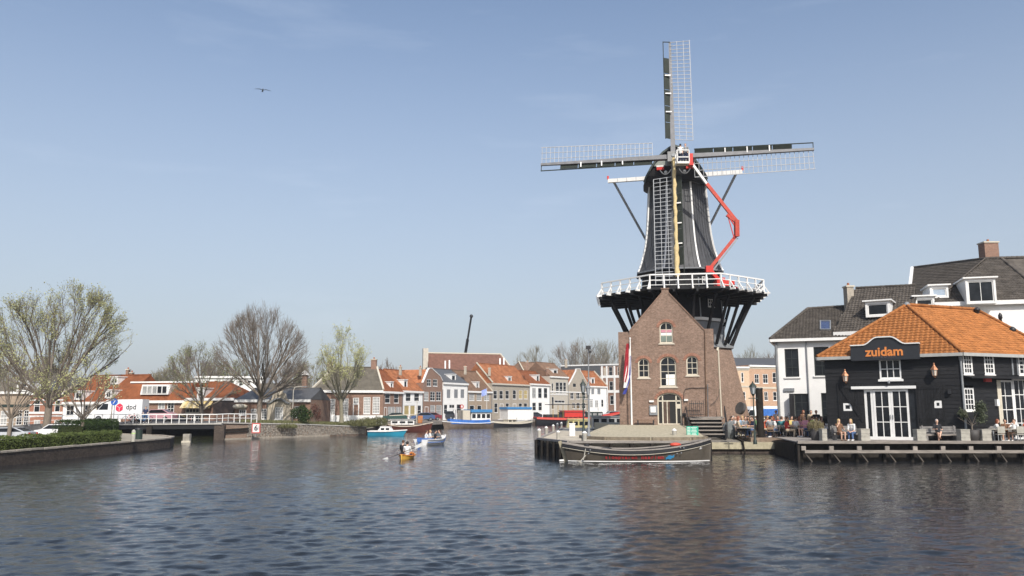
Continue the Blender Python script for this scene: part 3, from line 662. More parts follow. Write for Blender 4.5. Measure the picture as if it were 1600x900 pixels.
def ground():
    loops = [[V((-3000, -3000, 0)), V((3000, -3000, 0)), V((3000, 3000, 0)), V((-3000, 3000, 0))], [V((x, y, 0)) for x, y in CANAL]]
    fl = [p for l in loops for p in l]; mb = MB(); fs = []
    for t in tessellate_polygon(loops):
        a, b, c = (fl[i] for i in t); fs.append(tuple(t if (b - a).cross(c - a).z > 0 else t[::-1]))
    mb.add([V((p.x, p.y, .75)) for p in fl], fs); struct(mb.build('ground', mat('ground_beige_paving', (.30, .27, .21), .9, .25, 1.5, bump=.3)))
    QW = brick('quay_brick_dark', (.055, .042, .034), (.085, .065, .05), (.08, .065, .055), .25, .08, .45)
    mb = MB(); cp = MB(); n = len(CANAL)
    for i in range(n):
        a, b = CANAL[i], CANAL[(i + 1) % n]
        mb.add([(*a, .75), (*b, .75), (*b, -1.5), (*a, -1.5)], [(0, 1, 2, 3)])
    struct(mb.build('quay_wall', QW))
    # coping stones along the near left bank, one by one where they can be told apart
    path = [V((x, y, 0)) for x, y in CANAL[0:7]]; path[0] = V((-28, 38, 0)); k = 0
    cp = bpy.data.objects.new('bank_coping', None); link(cp); cp['kind'] = 'structure'; RM[cp] = Matrix.Identity(4)
    for a, b in zip(path[:-1], path[1:]):
        d = (b - a); ln = d.length; d.normalize(); m = max(1, round(ln / 1.4)); nn = V((-d.y, d.x, 0))
        for i in range(m):
            p = a + d * (ln * (i + .02) / m); q = a + d * (ln * (i + .98) / m); s = MB()
            s.bar(p + nn * .16 + V((0, 0, .76 + .008 * (k % 3))), q + nn * .16 + V((0, 0, .76 + .008 * (k % 3))), .42, .10); o = s.build('coping_stone', mat('dull_coping_stone', (.33, .29, .235), .9, .3, 3, bump=.3), cp); k += 1
ground()
# raised bank and road at the bridge
mb = MB(); tp = [V((-30.8, 88, 1.72)), V((-25, 97.4, 1.45)), V((-18.7, 108, .95)), V((-19.3, 112, 1.15)), V((-19.7, 126, 1.3)), V((-20.5, 150, 1.3)), V((-60, 150, 1.4)), V((-46, 108.4, 1.5)), V((-37.6, 108.4, 1.6)), V((-34.2, 98, 1.72))]
mb.prism([V((p.x, p.y, .5)) for p in tp], (0, 0, .2))
vs = tp; mb.add(vs, [tuple(t) for t in tessellate_polygon([[V((p.x, p.y, 0)) for p in tp]])])
for i in range(len(tp)): a, b = tp[i], tp[(i + 1) % len(tp)]; mb.add([a, b, V((b.x, b.y, .4)), V((a.x, a.y, .4))], [(0, 1, 2, 3)])
struct(mb.build('bank_terrace', GRASSM))
mb = MB(); mb.prism([(-30.75, 87.95, -1), (-18.65, 107.9, -1), (-18.9, 108.1, -1), (-31.0, 88.15, -1)], (0, 0, 1.9)); 
# stone retaining wall: brick body with individual rough stones on its face
def retaining_wall():
    r = thing('retaining_wall', 'rough stone and brick quay wall running right of the bridge', 'wall', (-25, 98, 0)); a = V((-30.75, 87.9, 0)); b = V((-18.65, 107.85, 0)); U = (b - a).normalized(); n = V((U.y, -U.x, 0)); ln = (b - a).length
    top = lambda u: 1.72 - .27 * min(1, u / 11) - max(0, u - 11) / (ln - 11) * .5
    w_ = MB(); k = 12
    for i in range(k):
        u0, u1 = ln * i / k, ln * (i + 1) / k
        w_.prism([a + U * u0 + V((0, 0, -1)), a + U * u1 + V((0, 0, -1)), a + U * u1 + V((0, 0, top(u1))), a + U * u0 + V((0, 0, top(u0)))], -n * .4)
    w_.build('wall_core', brick('wall_brick_brown', (.20, .13, .09), (.27, .18, .13), (.25, .21, .17)), r)
    R = random.Random(4); s = MB()
    M1 = mat('grey_rubble_stone', (.30, .265, .22), .9, .5, 5, bump=.5)
    u = 4.2
    while u < ln - .2:
        z = .12
        while z < top(u) - .12:
            wd, h = R.uniform(.2, .5), R.uniform(.12, .22); c = a + U * (u + R.uniform(-.1, .1)) + n * .03 + V((0, 0, z + h / 2))
            q = [V((R.uniform(.8, 1) * wd / 2 * sx, 0, R.uniform(.75, 1) * h / 2 * sz)) for sx, sz in ((-1, -1), (0, -1.1), (1, -1), (1.05, 0), (1, 1), (0, 1.1), (-1, 1), (-1.05, 0))]
            s.prism([c + U * p.x + n * R.uniform(.02, .06) + V((0, 0, p.z)) for p in q], -n * .08); z += h + .015
        u += .36
    o = s.build('rubble_stones', M1, r); o['kind'] = 'stuff'
    c = MB()
    for i in range(k):
        u0, u1 = ln * i / k, ln * (i + 1) / k; c = MB(); c.bar(a + U * u0 + V((0, 0, top(u0) + .05)) - n * .12, a + U * (u1 - .03) + V((0, 0, top(u1) + .05)) - n * .12, .5, .12); c.build('coping_stone', CONC, r)
    c = MB(); c.bar(a + n * .25 + V((0, 0, .03)), b.lerp(a, .3) + n * .2 + V((0, 0, .03)), .4, .2); c.build('footing', mat('dull_coping_stone', (.2, .2, .2)), r)
    for dz in (.75, 1.02):
        c = MB(); c.bar(a + U * .5 + n * .12 + V((0, 0, dz)), a + U * 4.1 + n * .12 + V((0, 0, dz + .1)), .12, .13); c.build('fender_beam', WOODD, r)
    return a, U, n
RA, RU, RN = retaining_wall()
# ------------------------------------------------------------------ bridge over the side canal
BR0, BR1 = V((-40.6, 85.6, 1.74)), V((-30.7, 87.6, 1.74))
def bridge():
    r = thing('bridge', 'low flat canal bridge with white railing beside the parcel van', 'bridge', (-35.7, 87, 0)); U = (BR1 - BR0).normalized(); n = V((U.y, -U.x, 0)); dk = MB()
    dk.prism([BR0 - U * 1, BR1 + U * .6, BR1 + U * .6 - n * 21, BR0 - U * 3 - n * 21], (0, 0, -.22)); dk.build('deck', mat('bridge_asphalt', (.12, .115, .11), .9, .2, 3), r)  # rear stretch of the deck is added, unseen, to keep sun off the channel
    f = MB(); f.bar(BR0 - U + n * .06 + V((0, 0, -.12)), BR1 + U * .5 + n * .06 + V((0, 0, -.06)), .14, .14); f.build('edge_beam', CONC, r)
    for i in range(6): f = MB(); f.bar(BR0 + n * (-.15 - i * 2.2) + V((0, 0, -.40)), BR1 + n * (-.15 - i * 2.2) + V((0, 0, -.40)), .3, .4); f.build('girder', BLACKP, r)
    for p, k in ((BR0, -1), (BR1, 1)): f = MB(); c = p + U * k * .3 - n * 5.4; f.box((c.x, c.y, .2), (1.0, 11, 2.6), atan2(U.y, U.x)); f.build('abutment', MATS['quay_brick_dark'], r)
    f = MB(); c = BR0.lerp(BR1, .36) - n * 4; f.box((c.x, c.y, .2), (.5, 9, 2.4), atan2(U.y, U.x)); f.build('pier', WOODD, r)
    pts = [V((-74, 84.0, .80)), V((-60, 84.6, .95)), BR0 - U * 3.2, BR1, V((RA.x, RA.y, 1.80)) + RU * 1.4, V((RA.x, RA.y, 1.74)) + RU * 5.3]
    rl = thing('bridge_railing', 'white painted railing along the low canal bridge', 'railing', (-35, 87, 1.75)); tot = 0
    for a, b in zip(pts[:-1], pts[1:]):
        k = max(1, round((b - a).length / (.74 if a.x > -50 else 1.6)))
        for i in range(k + 1):
            p = a.lerp(b, i / k); o = MB(); o.box((p.x, p.y, p.z + .45), (.07, .07, .92), atan2(U.y, U.x)); o.build('post', WHITE, rl)
        for dz, t in ((.9, .09), (.46, .05)):
            o = MB(); o.bar(a + V((0, 0, dz)), b + V((0, 0, dz)), t, t); o.build('rail', WHITE, rl)
bridge()
mb = MB(); mb.prism([(-41.8, 86.6, .5), (-41.8, 86.6, 1.72), (-48.5, 86.6, 1.70), (-62, 86.6, .80), (-90, 86.6, .78), (-90, 86.6, .5)], (0, 11.6, 0)); struct(mb.build('road', mat('road_asphalt', (.16, .155, .15), .9, .2, 3)))
# street in front of the far row of houses
mb = MB(); mb.prism([(-17.5, 128, .7), (-10.4, 151.5, .7), (5, 181, .7), (26.5, 204.5, .7), (44, 211, .7), (40, 240, .7), (-40, 240, .7), (-40, 128, .7)], (0, 0, .55)); struct(mb.build('street', mat('street_paving', (.24, .21, .18), .9, .2, 2)))
# ------------------------------------------------------------------ mill peninsula: quay platform with cobbled mound
mb = MB(); mb.prism([(2.0, 59.2, .76), (3.7, 53.0, .76), (11.1, 53.0, .76), (12.8, 56, .76), (13.9, 60.5, .76), (13.9, 64, .76), (8, 64, .76), (8.0, 96.8, .76), (6.2, 96.8, .76)], (0, 0, .34)); struct(mb.build('wharf_paving', mat('wharf_pale_paving', (.50, .44, .34), .85, .2, 1.2, bump=.2)))
md = MB(); f0 = [V((5.6, 56.2, 1.12)), V((12.6, 55.6, 1.12)), V((13.2, 60, 1.12))]
base = [V((4.9, 60, 1.1)), V((5.2, 56.9, 1.1)), V((6.2, 55.4, 1.1)), V((9, 54.7, 1.1)), V((11.6, 54.8, 1.1)), V((12.9, 56.2, 1.1)), V((13.5, 60, 1.1)), V((13.6, 62.5, 1.1))]
kerb = [p + V((0, 0, .14)) for p in base]; inner = [V((6.3, 61.5, 1.72)), V((6.6, 59.5, 1.5)), V((7.2, 58, 1.4)), V((9, 57.3, 1.4)), V((11.2, 57.4, 1.42)), V((12.4, 58.6, 1.5)), V((13.1, 61, 1.75)), V((13.3, 63, 1.9))]; top_ = [V((7.6, 66.3, 1.92)), V((7.8, 65.5, 1.91)), V((8.2, 65, 1.91)), V((9.4, 64.6, 1.91)), V((11, 64.6, 1.91)), V((12.2, 64.8, 1.91)), V((13.1, 65.3, 1.92)), V((13.4, 66.3, 1.92))]
for A_, B_ in ((base, kerb), (kerb, inner), (inner, top_)):
    for i in range(7): md.add([A_[i], A_[i + 1], B_[i + 1], B_[i]], [(0, 1, 2, 3)])
md.add(top_, [tuple(range(8))]); struct(md.build('cobbled_mound', COBBLE))
for a, b in zip(kerb[:-1], kerb[1:]):
    o = MB(); o.bar(a.lerp(b, .02) + V((0, 0, -.05)), a.lerp(b, .98) + V((0, 0, -.05)), .3, .24); o = o.build('kerb_stone', mat('brown_kerb', (.17, .14, .10), .85, .3, 4)); o.parent = bpy.data.objects['cobbled_mound']
mb = MB(); mb.prism([(8, 66, 1.0), (13.6, 66, 1.0), (19.2, 66.3, 1.0), (19.6, 70, 1.0), (20.2, 82, 1.0), (8, 82, 1.0)], (0, 0, .9)); struct(mb.build('mill_terrace_ground', COBBLE))
# timber jetty front under the wharf edge
def jetty():
    r = thing('timber_jetty', 'dark timber quay front with pale cap beam left of the moored boat', 'jetty', (3, 56, 0)); pts = [V((6.1, 97, 0)), V((1.9, 59.1, 0)), V((3.6, 52.8, 0)), V((11.2, 52.8, 0)), V((12.9, 56, 0))]
    for j, (a, b) in enumerate(zip(pts[:-1], pts[1:])):
        d = (b - a).normalized(); n = V((d.y, -d.x, 0)) * -1
        n = V((-d.y, d.x, 0)) if j == 0 else V((d.y, -d.x, 0))
        if j == 0: n = V((-1, 0, 0))
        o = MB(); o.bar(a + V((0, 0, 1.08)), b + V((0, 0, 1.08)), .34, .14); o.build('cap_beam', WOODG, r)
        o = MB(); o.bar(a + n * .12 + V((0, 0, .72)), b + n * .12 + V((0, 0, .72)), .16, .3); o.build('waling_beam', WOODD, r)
        k = max(1, round((b - a).length / 1.3))
        for i in range(k + 1):
            p = a.lerp(b, (i + .02) / k) if i < k else b; o = MB(); o.tube([(p.x + n.x * .2, p.y + n.y * .2, -1), (p.x + n.x * .2, p.y + n.y * .2, 1.0)], .13, 8); o.build('pile', WOODD, r)
jetty()
# slipway right of the moored boat and pale quay edge
sl_ = MB(); sl_.prism([(13.95, 60.4, .3), (18.85, 60.4, .3), (21, 74, .3), (13.95, 74, .3)], (0, 0, .47)); struct(sl_.build('quay_edge', mat('pale_mossy_stone', (.36, .32, .22), .85, .25, 3, bump=.3)))
mb = MB(); mb.prism([(17.3, 61.2, .7), (19.1, 61.2, .7), (60, 64.5, .7), (60, 90, .7), (21.6, 90, .7), (20.1, 66.2, .7), (17.3, 66, .7)], (0, 0, .37)); struct(mb.build('terrace_paving', mat('brown_terrace_paving', (.20, .15, .11), .85, .25, 4, bump=.3)))
r = thing('slipway', 'cobbled slipway between two dark timber rails right of the moored boat', 'slipway', (15.6, 62, .8))
o = MB(); o.prism([V((14.15, 60.6, .79)), V((16.35, 60.6, .79)), V((16.9, 66, 1.12)), V((14.6, 66, 1.12))], (0, 0, -.2)); o.build('ramp', mat('grey_setts', (.20, .18, .15), .85, .3, 5, bump=.6), r)
for x0, x1 in ((14.0, 14.5), (16.45, 17.0)):
    o = MB(); o.bar((x0, 60.2, .83), (x1, 66, 1.2), .14, .12); o.bar((x0, 60.3, .86), (x0 + .12, 60.05, -.4), .09, .09); o.build('rail', WOODD, r)
# ================================================================== WINDMILL
MC = V((14.85, 73, 0))
def octo(R, z, ph=15): return [V((MC.x + R * sin(rad(ph + 45 * k)), MC.y - R * cos(rad(ph + 45 * k)), z)) for k in range(8)]
def rings(mb, prof, cap=True):
    rs = [octo(R, z) for z, R in prof]
    for a, b in zip(rs[:-1], rs[1:]):
        for k in range(8): mb.add([a[k], a[(k + 1) % 8], b[(k + 1) % 8], b[k]], [(0, 1, 2, 3)])
    if cap: mb.add(rs[0], [tuple(range(8))[::-1]]); mb.add(rs[-1], [tuple(range(8))])
    return mb
mill = thing('windmill', 'tall black tower windmill with white gallery rail on a brick base', 'windmill', (MC.x, MC.y, 1.9))
zt = lambda y: W(1062, y, 73).z
rings(MB(), [(1.5, 5.95), (8.25, 4.4)]).build('brick_base', STONEW, mill)
rings(MB(), [(8.25, 4.62), (8.4, 4.62), (8.75, 4.0), (8.8, 3.95)]).build('lead_skirt', LEAD, mill)
rings(MB(), [(8.8, 3.82), (10.55, 3.75)]).build('grey_board_tier', GREYP, mill)
rings(MB(), [(10.55, 3.98), (10.78, 4.0)]).build('white_cornice', WHITE, mill)
rings(MB(), [(10.78, 3.72), (14.7, 3.5)]).build('lower_tier', BLACKP, mill)
# the felt clad tower with concave flare
prof = [(zt(429), 3.92), (zt(423), 3.74), (zt(411), 3.5), (zt(400), 3.32), (zt(389), 3.16), (zt(372), 3.0), (zt(347), 2.85), (zt(320), 2.74), (zt(291), 2.62)]
tw = rings(MB(), prof).build('tower_body', FELT, mill)
for k in range(8):
    o = MB(); pr = [octo(R + .03, z)[k] for z, R in prof]
    for a, b in zip(pr[:-1], pr[1:]): o.bar(a, b, .13, .13, up=(pr[0] - V((MC.x, MC.y, pr[0].z))))
    o.build('corner_trim', WHITE, mill)
    a, b = octo(2.7, zt(293))[k], octo(2.7, zt(293))[(k + 1) % 8]; o = MB(); o.bar(a, b, .1, .32); o.build('top_band', GREYP, mill)
    a, b = octo(3.95, zt(429.5))[k], octo(3.95, zt(429.5))[(k + 1) % 8]; o = MB(); o.bar(a, b, .12, .12); o.build('skirt_edge', GREYP, mill)
for k in range(8):
    for i in range(1, 7):
        o = MB(); pr_ = [octo(R + .012, z)[k].lerp(octo(R + .012, z)[(k + 1) % 8], i / 7) for z, R in prof]
        for a, b in zip(pr_[:-1], pr_[1:]): o.bar(a, b, .035, .025, up=(pr_[0] - V((MC.x, MC.y, pr_[0].z))))
        o.build('felt_seam', mat('felt_seam_black', (.038, .039, .041), .7, .3), mill)
def octface(k, R, z): P_ = octo(R, z); return Fac(P_[(k) % 8], P_[(k + 1) % 8])
# face between corner -30deg (k=7) and 15deg (k=0) is the front; 15..60 the right front
fF = octface(0, 3.75, 12); fL = octface(7, 3.75, 12)
window(fF, (.95, 11.75, 1.75, 12.4), 3, 2, WHITE, GLASS, mill, fw=.06, mw=.04, d0=.03, rec=.0, proud=.06)
window(octface(0, 3.62, 13.5), (.4, 13.7, 1.1, 14.3), 2, 2, WHITE, GLASS, mill, fw=.06, mw=.04, d0=.02, rec=.0, proud=.05)
window(octface(1, 3.85, 9.5), (.3, 9.0, 1.0, 10.2), 1, 2, WHITE, GLASS, mill, fw=.07, d0=.03, rec=0, proud=.05)
for k in (7, 0, 1): o = MB(); a = octo(3.78, 10.8)[k]; b = octo(3.58, 14.2)[k]; o.bar(a, b, .1, .1); o.build('corner_board', GREYP, mill)
# gallery
GR = 7.35; GZ = 12.86
o = MB(); rings(o, [(GZ - .12, GR), (GZ, GR)]); o.build('gallery_floor', WOODD, mill)
for k in range(24):
    a = rad(15 + 15 * k); rr = GR * cos(rad(22.5)) / cos(rad((15 * k) % 45 - 22.5)); d = V((sin(a), -cos(a), 0))
    o = MB(); o.bar(MC + d * 3.4 + V((0, 0, GZ - .3)), MC + d * (rr + .25) + V((0, 0, GZ - .24)), .16, .24); o.build('joist', BLACKP, mill)
    o = MB(); o.bar(MC + d * (rr - .9) + V((0, 0, GZ - .4)), MC + d * 4.35 + V((0, 0, 8.5)), .19, .19); o.build('gallery_strut', BLACKP, mill)
A8 = octo(GR, GZ)
for k in range(8):
    a, b = A8[k], A8[(k + 1) % 8]; d = (b - a).normalized(); n = V((d.y, -d.x, 0)); n = n if n.dot(a - MC) > 0 else -n
    o = MB(); o.bar(a + V((0, 0, -.06)), b + V((0, 0, -.06)), .1, .2); o.build('fascia', BLACKP, mill)
    for dz, t in ((1.06, .11), (.62, .06), (.22, .05)):
        o = MB(); o.bar(a + V((0, 0, dz)), b + V((0, 0, dz)), t, t); o.build('rail', WHITE, mill)
    for i in range(5):
        p = a.lerp(b, i / 5); o = MB(); o.bar(p + V((0, 0, -.1)), p + V((0, 0, 1.06)), .11, .11, up=n); q = n if i else (p - V((MC.x, MC.y, p.z))).normalized()
        o.bar(p + q * .42 + V((0, 0, -.06)), p + V((0, 0, .6)), .08, .08, up=(0, 0, 1)); o.bar(p - q * .1 + V((0, 0, -.08)), p + q * .5 + V((0, 0, -.08)), .13, .16); o.build('railing_post', WHITE, mill)
# cap
CY = rad(11); fw = V((-sin(CY), -cos(CY), 0)); rt = V((cos(CY), -sin(CY), 0)); HUB = W(1052, 246.5, 68.8)
CC = V((14.75, 73, 0))
sec = [(3.0, 1.0, 25.75, 2.68), (1.8, 1.0, 25.8, 2.8), (0, .98, 25.6, 2.85), (-2, .85, 25.4, 2.7), (-3.6, .55, 24.8, 1.7)]
shape = [(-1, 0), (-.95, .12), (-.77, .40), (-.58, .64), (-.38, .82), (-.16, .95), (0, 1.0), (.16, .95), (.38, .82), (.58, .64), (.77, .40), (.95, .12), (1, 0)]
cm = MB(); rows = []
for f_, s_, zt_, hw in sec:
    zb = 22.75 + (.35 if f_ < -1 else 0); rows.append([CC + fw * (f_ + (.5 * y_ if f_ > 2 else 0)) + rt * (x_ * hw) + V((0, 0, zb + (zt_ - zb) * y_)) for x_, y_ in shape])
vs = [p for r_ in rows for p in r_]; K = len(shape); fs = []
for i in range(len(rows) - 1):
    for j in range(K - 1): fs.append((i * K + j, i * K + j + 1, (i + 1) * K + j + 1, (i + 1) * K + j))
cm.add(vs, fs, False); cm.add(rows[-1], [tuple(range(K))]); cm.add([rows[i][0] for i in range(5)] + [rows[i][-1] for i in range(4, -1, -1)], [tuple(range(10))])
cm.build('cap', FELT, mill)
o = MB(); o.prism([p - fw * .18 for p in rows[0]], -fw * .08); o.build('cap_front_boards', BLACKP, mill)
o = MB()
for a, b in zip(rows[0][:-1], rows[0][1:]): o.bar(a, b, .16, .2, up=fw)
o.build('cap_edge', mat('dark_green_grey_paint', (.07, .085, .08), .55, .2), mill)
fcap = Fac(CC + fw * 3.1 - rt * 3, CC + fw * 3.1 + rt * 3)
o = MB(); o.prism([fcap.P(u, z, .06) for u, z in ((1.2, 24.1), (4.8, 24.1), (4.55, 24.6), (1.45, 24.6))], fcap.n * -.1); o.build('storm_board', mat('sage_grey_paint', (.24, .26, .23), .6, .15), mill)
for s in (-1, 1):
    o = MB(); c = 3 + s * 1.25; o.prism([fcap.P(c - .32, 23.72, .2), fcap.P(c + .32, 23.72, .2), fcap.P(c + .32, 23.98, .2), fcap.P(c - .32, 23.98, .2)], fcap.n * -.3); o.build('red_beam_end', RED, mill)
    o = MB(); o.prism([fcap.P(c - .33, 23.98, .21), fcap.P(c + .33, 23.98, .21), fcap.P(c + .33, 24.12, .21), fcap.P(c - .33, 24.12, .21)], fcap.n * -.3); o.build('white_beam_end', WHITE, mill)
    o = MB(); pts = [fcap.P(3 + s * (.35 + .95 * t), 23.3 + .42 * (2 * t - 1) ** 2, .14) for t in np.linspace(0, 1, 9)]
    for a, b in zip(pts[:-1], pts[1:]): o.bar(a, b, .07, .1, up=fcap.n)
    o.build('scroll_trim', WHITE, mill)
    o = MB(); o.ball(fcap.P(3 + s * .8, 23.5, .14), .14, 8, 6); o.build('rosette', WHITE, mill)
o = MB(); o.tube([CC + fw * 1.5 + V((0, 0, HUB.z - .45)), HUB + fw * .35], .38, 10); o.build('windshaft', GREYP, mill)
# sails
SN = (fw * cos(rad(9)) + V((0, 0, sin(rad(9))))).normalized(); SR = rt; SU = SN.cross(SR).normalized()
LAT = mat('pale_grey_lattice', (.36, .37, .38), .6, .15); STK = mat('grey_steel_stock', (.17, .17, .175), .55, .2, 2); DGB = mat('dark_green_windboard', (.028, .034, .028), .65, .25, spec=.15)
def sail(ang, canvas=False):
    s_ = SU * cos(ang) + SR * sin(ang); t_ = SR * cos(ang) - SU * sin(ang); P = lambda s, t, d=0: HUB + s_ * s + t_ * t + SN * d
    Ln = 11.45; o = MB(); o.bar(P(-.45, 0, .1 if abs(sin(ang)) > .5 else -.12), P(Ln, 0, .1 if abs(sin(ang)) > .5 else -.12), .42, .40, up=SN, w2=.20, h2=.18); o = o.build('sail', STK, mill)
    s0 = 1.75; n = 27; tw_ = lambda s: (.42 * (1 - (s - s0) / (Ln - s0)))       # the lattice twists towards the hub
    for i in range(n):
        s = s0 + (Ln - .08 - s0) * i / (n - 1); b = MB(); b.bar(P(s, -.02, 0), P(s, 1.72, -tw_(s)), .043, .043, up=SN); b.build('lattice_bar', LAT, o)
    for t in (.6, 1.17, 1.72):
        b = MB(); b.bar(P(s0, t, -tw_(s0) * t / 1.72), P(Ln, t, 0), .043 if t < 1.7 else .06, .045, up=SN); b.build('long_batten', LAT, o)
    b = MB(); b.bar(P(s0, -.6, .22), P(Ln, -.6, .10), .07, .07, up=SN); b.bar(P(Ln - .04, -.6, .1), P(Ln - .04, 0, 0), .06, .06, up=SN); b.build('outer_batten', DGB, o)
    for i in range(5):
        a0 = s0 + (9.75 - s0) * i / 5 + .03; a1 = s0 + (9.75 - s0) * (i + 1) / 5 - .03; b = MB()
        b.prism([P(a0, -.57, .24), P(a1, -.57, .22), P(a1, -.12, .02), P(a0, -.12, .02)], SN * -.04); b.build('windboard', DGB, o)
    for s in (4.3, 6.1, 7.9): b = MB(); b.bar(P(s, -.52, .27), P(s, -.02, .2), .10, .08, up=SN); b.build('board_clip', WHITE, o)
    if canvas:
        b = MB(); R = random.Random(5); k = 26; b.tube([P(.2 + 10.6 * i / k, -.03 + .03 * sin(i * 1.9), .33 + .02 * cos(i)) for i in range(k + 1)], [(.15 if i < 20 else .2) * (1 + .18 * sin(i * 2.3)) for i in range(k + 1)], 9); b.build('furled_canvas', CANVAS, o)
for a in (0, 90, 180, 270): sail(rad(a), a == 180)
o = MB(); o.box(HUB + SN * -.0, (.95, .95, .85), -CY); o.build('hub', mat('hub_grey', (.28, .28, .27), .5, .2), mill)
o = MB(); o.tube([HUB + SN * .3, HUB + SN * .55], [.2, .14], 10); o.build('hub_cap', LEAD, mill)
# tail braces
bl, br = W(950, 283, 73.6), W(1160, 268.5, 70.4); tl = V((16.0, 80.6, 14.4)); o = MB(); o.bar(bl, br, .26, .34); o.build('tail_beam', WHITE, mill)
for p in (bl, br):
    o = MB(); o.bar(p.lerp(bl if p is br else br, .04), tl, .16, .16); o.build('tail_brace', mat('pale_brace_paint', (.42, .43, .44), .6, .15), mill)
    o = MB(); o.box(p + V((0, 0, .3)), (.16, .16, .34)); o.build('beam_finial', RED, mill)
o = MB(); o.bar(CC - fw * 3.3 + V((0, 0, 23.6)), tl, .4, .4); o.build('tail_pole', WHITE, mill)
for i in range(1, 14):
    p = bl.lerp(br, i / 14); d = (br - bl).normalized(); o = MB(); o.bar(p + V((0, 0, -.172)), p + V((0, 0, .176)), .04, .275, up=(0, 1, 0)); o.build('beam_strap', GREYP, mill)
# ------------------------------------------------------------------ brick warehouse front of the mill
BA = V((W(968, 640, 66.4).x, 66.4, 0)); BB = V((W(1119, 640, 65.2).x, 65.2, 0)); fb = Fac(BA, BB)
barn = thing('brick_warehouse', 'brown brick gabled mill warehouse with arched windows and open arched door', 'building', tuple(BA + V((0, 0, 1.9))), fb.rz)
q = lambda x, y: fb.uv(x, y)
z0 = 1.7; ul, ur = 0.0, fb.len
g = {'top': q(1039, 452), 'sl': q(983, 519), 'sr': q(1101, 517)}
wins = [(q(1031, 536), q(1051, 503)), (q(997.5, 590), q(1014, 560)), (q(1032, 604), q(1056, 557)), (q(1073, 586), q(1090, 556)), (q(1028, 665), q(1064.5, 613.5))]
rects = [(a[0], a[1], b[0], b[1]) for a, b in wins]; rects[4] = (rects[4][0], 1.93, rects[4][2], rects[4][3])
holes = [rpoly(r_, .8 if i < 4 else .55, 12) for i, r_ in enumerate(rects)]
zsh = (g['sl'][1] + g['sr'][1]) / 2; u1_, u2_ = g['sl'][0], g['sr'][0]; ut, zt2 = g['top']
wall(fb, [(u1_, z0), (u2_, z0), (u2_, zsh), (ut + .28, zt2 - .35), (ut + .28, zt2), (ut - .28, zt2), (ut - .28, zt2 - .35), (u1_, zsh)], holes, 3.4, STONEW, barn, reveal=.22)
wall(fb, [(ul, z0), (u1_, z0), (u1_, zsh + .02), (ul, zsh + .02)], [], 6, STONEW, barn, name='side_wall', d0=-.08)
wall(fb, [(u2_, z0), (ur, z0), (ur, zsh + .18), (u2_, zsh + .18)], [], 6, STONEW, barn, name='side_wall', d0=-.08)
for s in (-1, 1):
    o = MB(); a = fb.P(ut + s * .28, zt2 - .33, -.1); b = fb.P(u2_ if s > 0 else u1_, zsh + .03, -.1); o.bar(a + V((0, 0, .03)), b + V((0, 0, .03)), .34, .08); o.build('gable_coping', mat('brown_coping_brick', (.22, .14, .10), .85, .3, 5), barn)
    p = fb.P(ut + s * .28, zt2 - .36, -.25); e_ = fb.P(u2_ + .0 if s > 0 else u1_, zsh, -.25); o = MB(); o.prism([p, e_, e_ - fb.n * 3.1, p - fb.n * 3.1], (0, 0, .1)); o.build('roof', T_GREY, barn)
o = MB(); o.box(fb.P(ut, zt2 + .05, -.15), (.66, .42, .1), fb.rz); o.build('gable_cap', mat('brown_coping_brick', (.2, .1, .1)), barn)
ARCHT = mat('pale_arch_stone', (.50, .44, .36), .8, .12)
for i, r_ in enumerate(rects[:4]):
    window(fb, r_, 2 if i in (0, 2) else 2, 3 if i != 2 else 4, CREAM, GLASS, barn, arch=.8, fw=.09, mw=.04, rec=.1)
    o = MB(); u0, za, u1, zb_ = r_; o.prism([fb.P(u0 - .12, za - .13, .07), fb.P(u1 + .12, za - .13, .07), fb.P(u1 + .12, za - .06, .07), fb.P(u0 - .12, za - .06, .07)], fb.n * -.16); o.build('stone_sill', ARCHT, barn)
for i, (r_, ar) in enumerate(zip(rects, (.8, .8, .8, .8, .55))):        # soldier-brick arches, one brick at a time
    u0, za, u1, zb_ = r_; h = (u1 - u0) / 2; c = (u0 + u1) / 2; rise = h * ar; k = 13
    for j in range(k):
        t0 = pi * (j + .06) / k; t1 = pi * (j + .94) / k
        pp = [(c + (h + .01) * cos(t0), zb_ - rise + (rise + .01) * sin(t0)), (c + (h + .24) * cos(t0), zb_ - rise + (rise + .24) * sin(t0)), (c + (h + .24) * cos(t1), zb_ - rise + (rise + .24) * sin(t1)), (c + (h + .01) * cos(t1), zb_ - rise + (rise + .01) * sin(t1))]
        o = MB(); o.prism([fb.P(*x_, .035) for x_ in pp], fb.n * -.06); o.build('arch_brick', mat('arch_brick_red', (.30, .15, .10), .85, .3, 9), barn)
# white half curtain in the tall window, green in the upper
u0, za, u1, zb_ = rects[2]; o = MB(); o.prism([fb.P(u0 + .45, za + .12, -.118), fb.P(u1 - .12, za + .12, -.118), fb.P(u1 - .12, za + .95, -.118), fb.P(u0 + .45, za + .95, -.118)], fb.n * -.008); o.build('white_panel', WHITE, barn)
u0, za, u1, zb_ = rects[0]
for dz, m_ in ((.12, mat('grey_green_blind', (.16, .2, .17))), (.62, WHITE), (.85, CLOTH['pink'])):
    o = MB(); o.prism([fb.P(u0 + .1, za + dz, -.118), fb.P(u1 - .1, za + dz, -.118), fb.P(u1 - .1, za + dz + (.5 if dz < .2 else .2), -.118), fb.P(u0 + .1, za + dz + (.5 if dz < .2 else .2), -.118)], fb.n * -.008); o.build('blind', m_, barn)
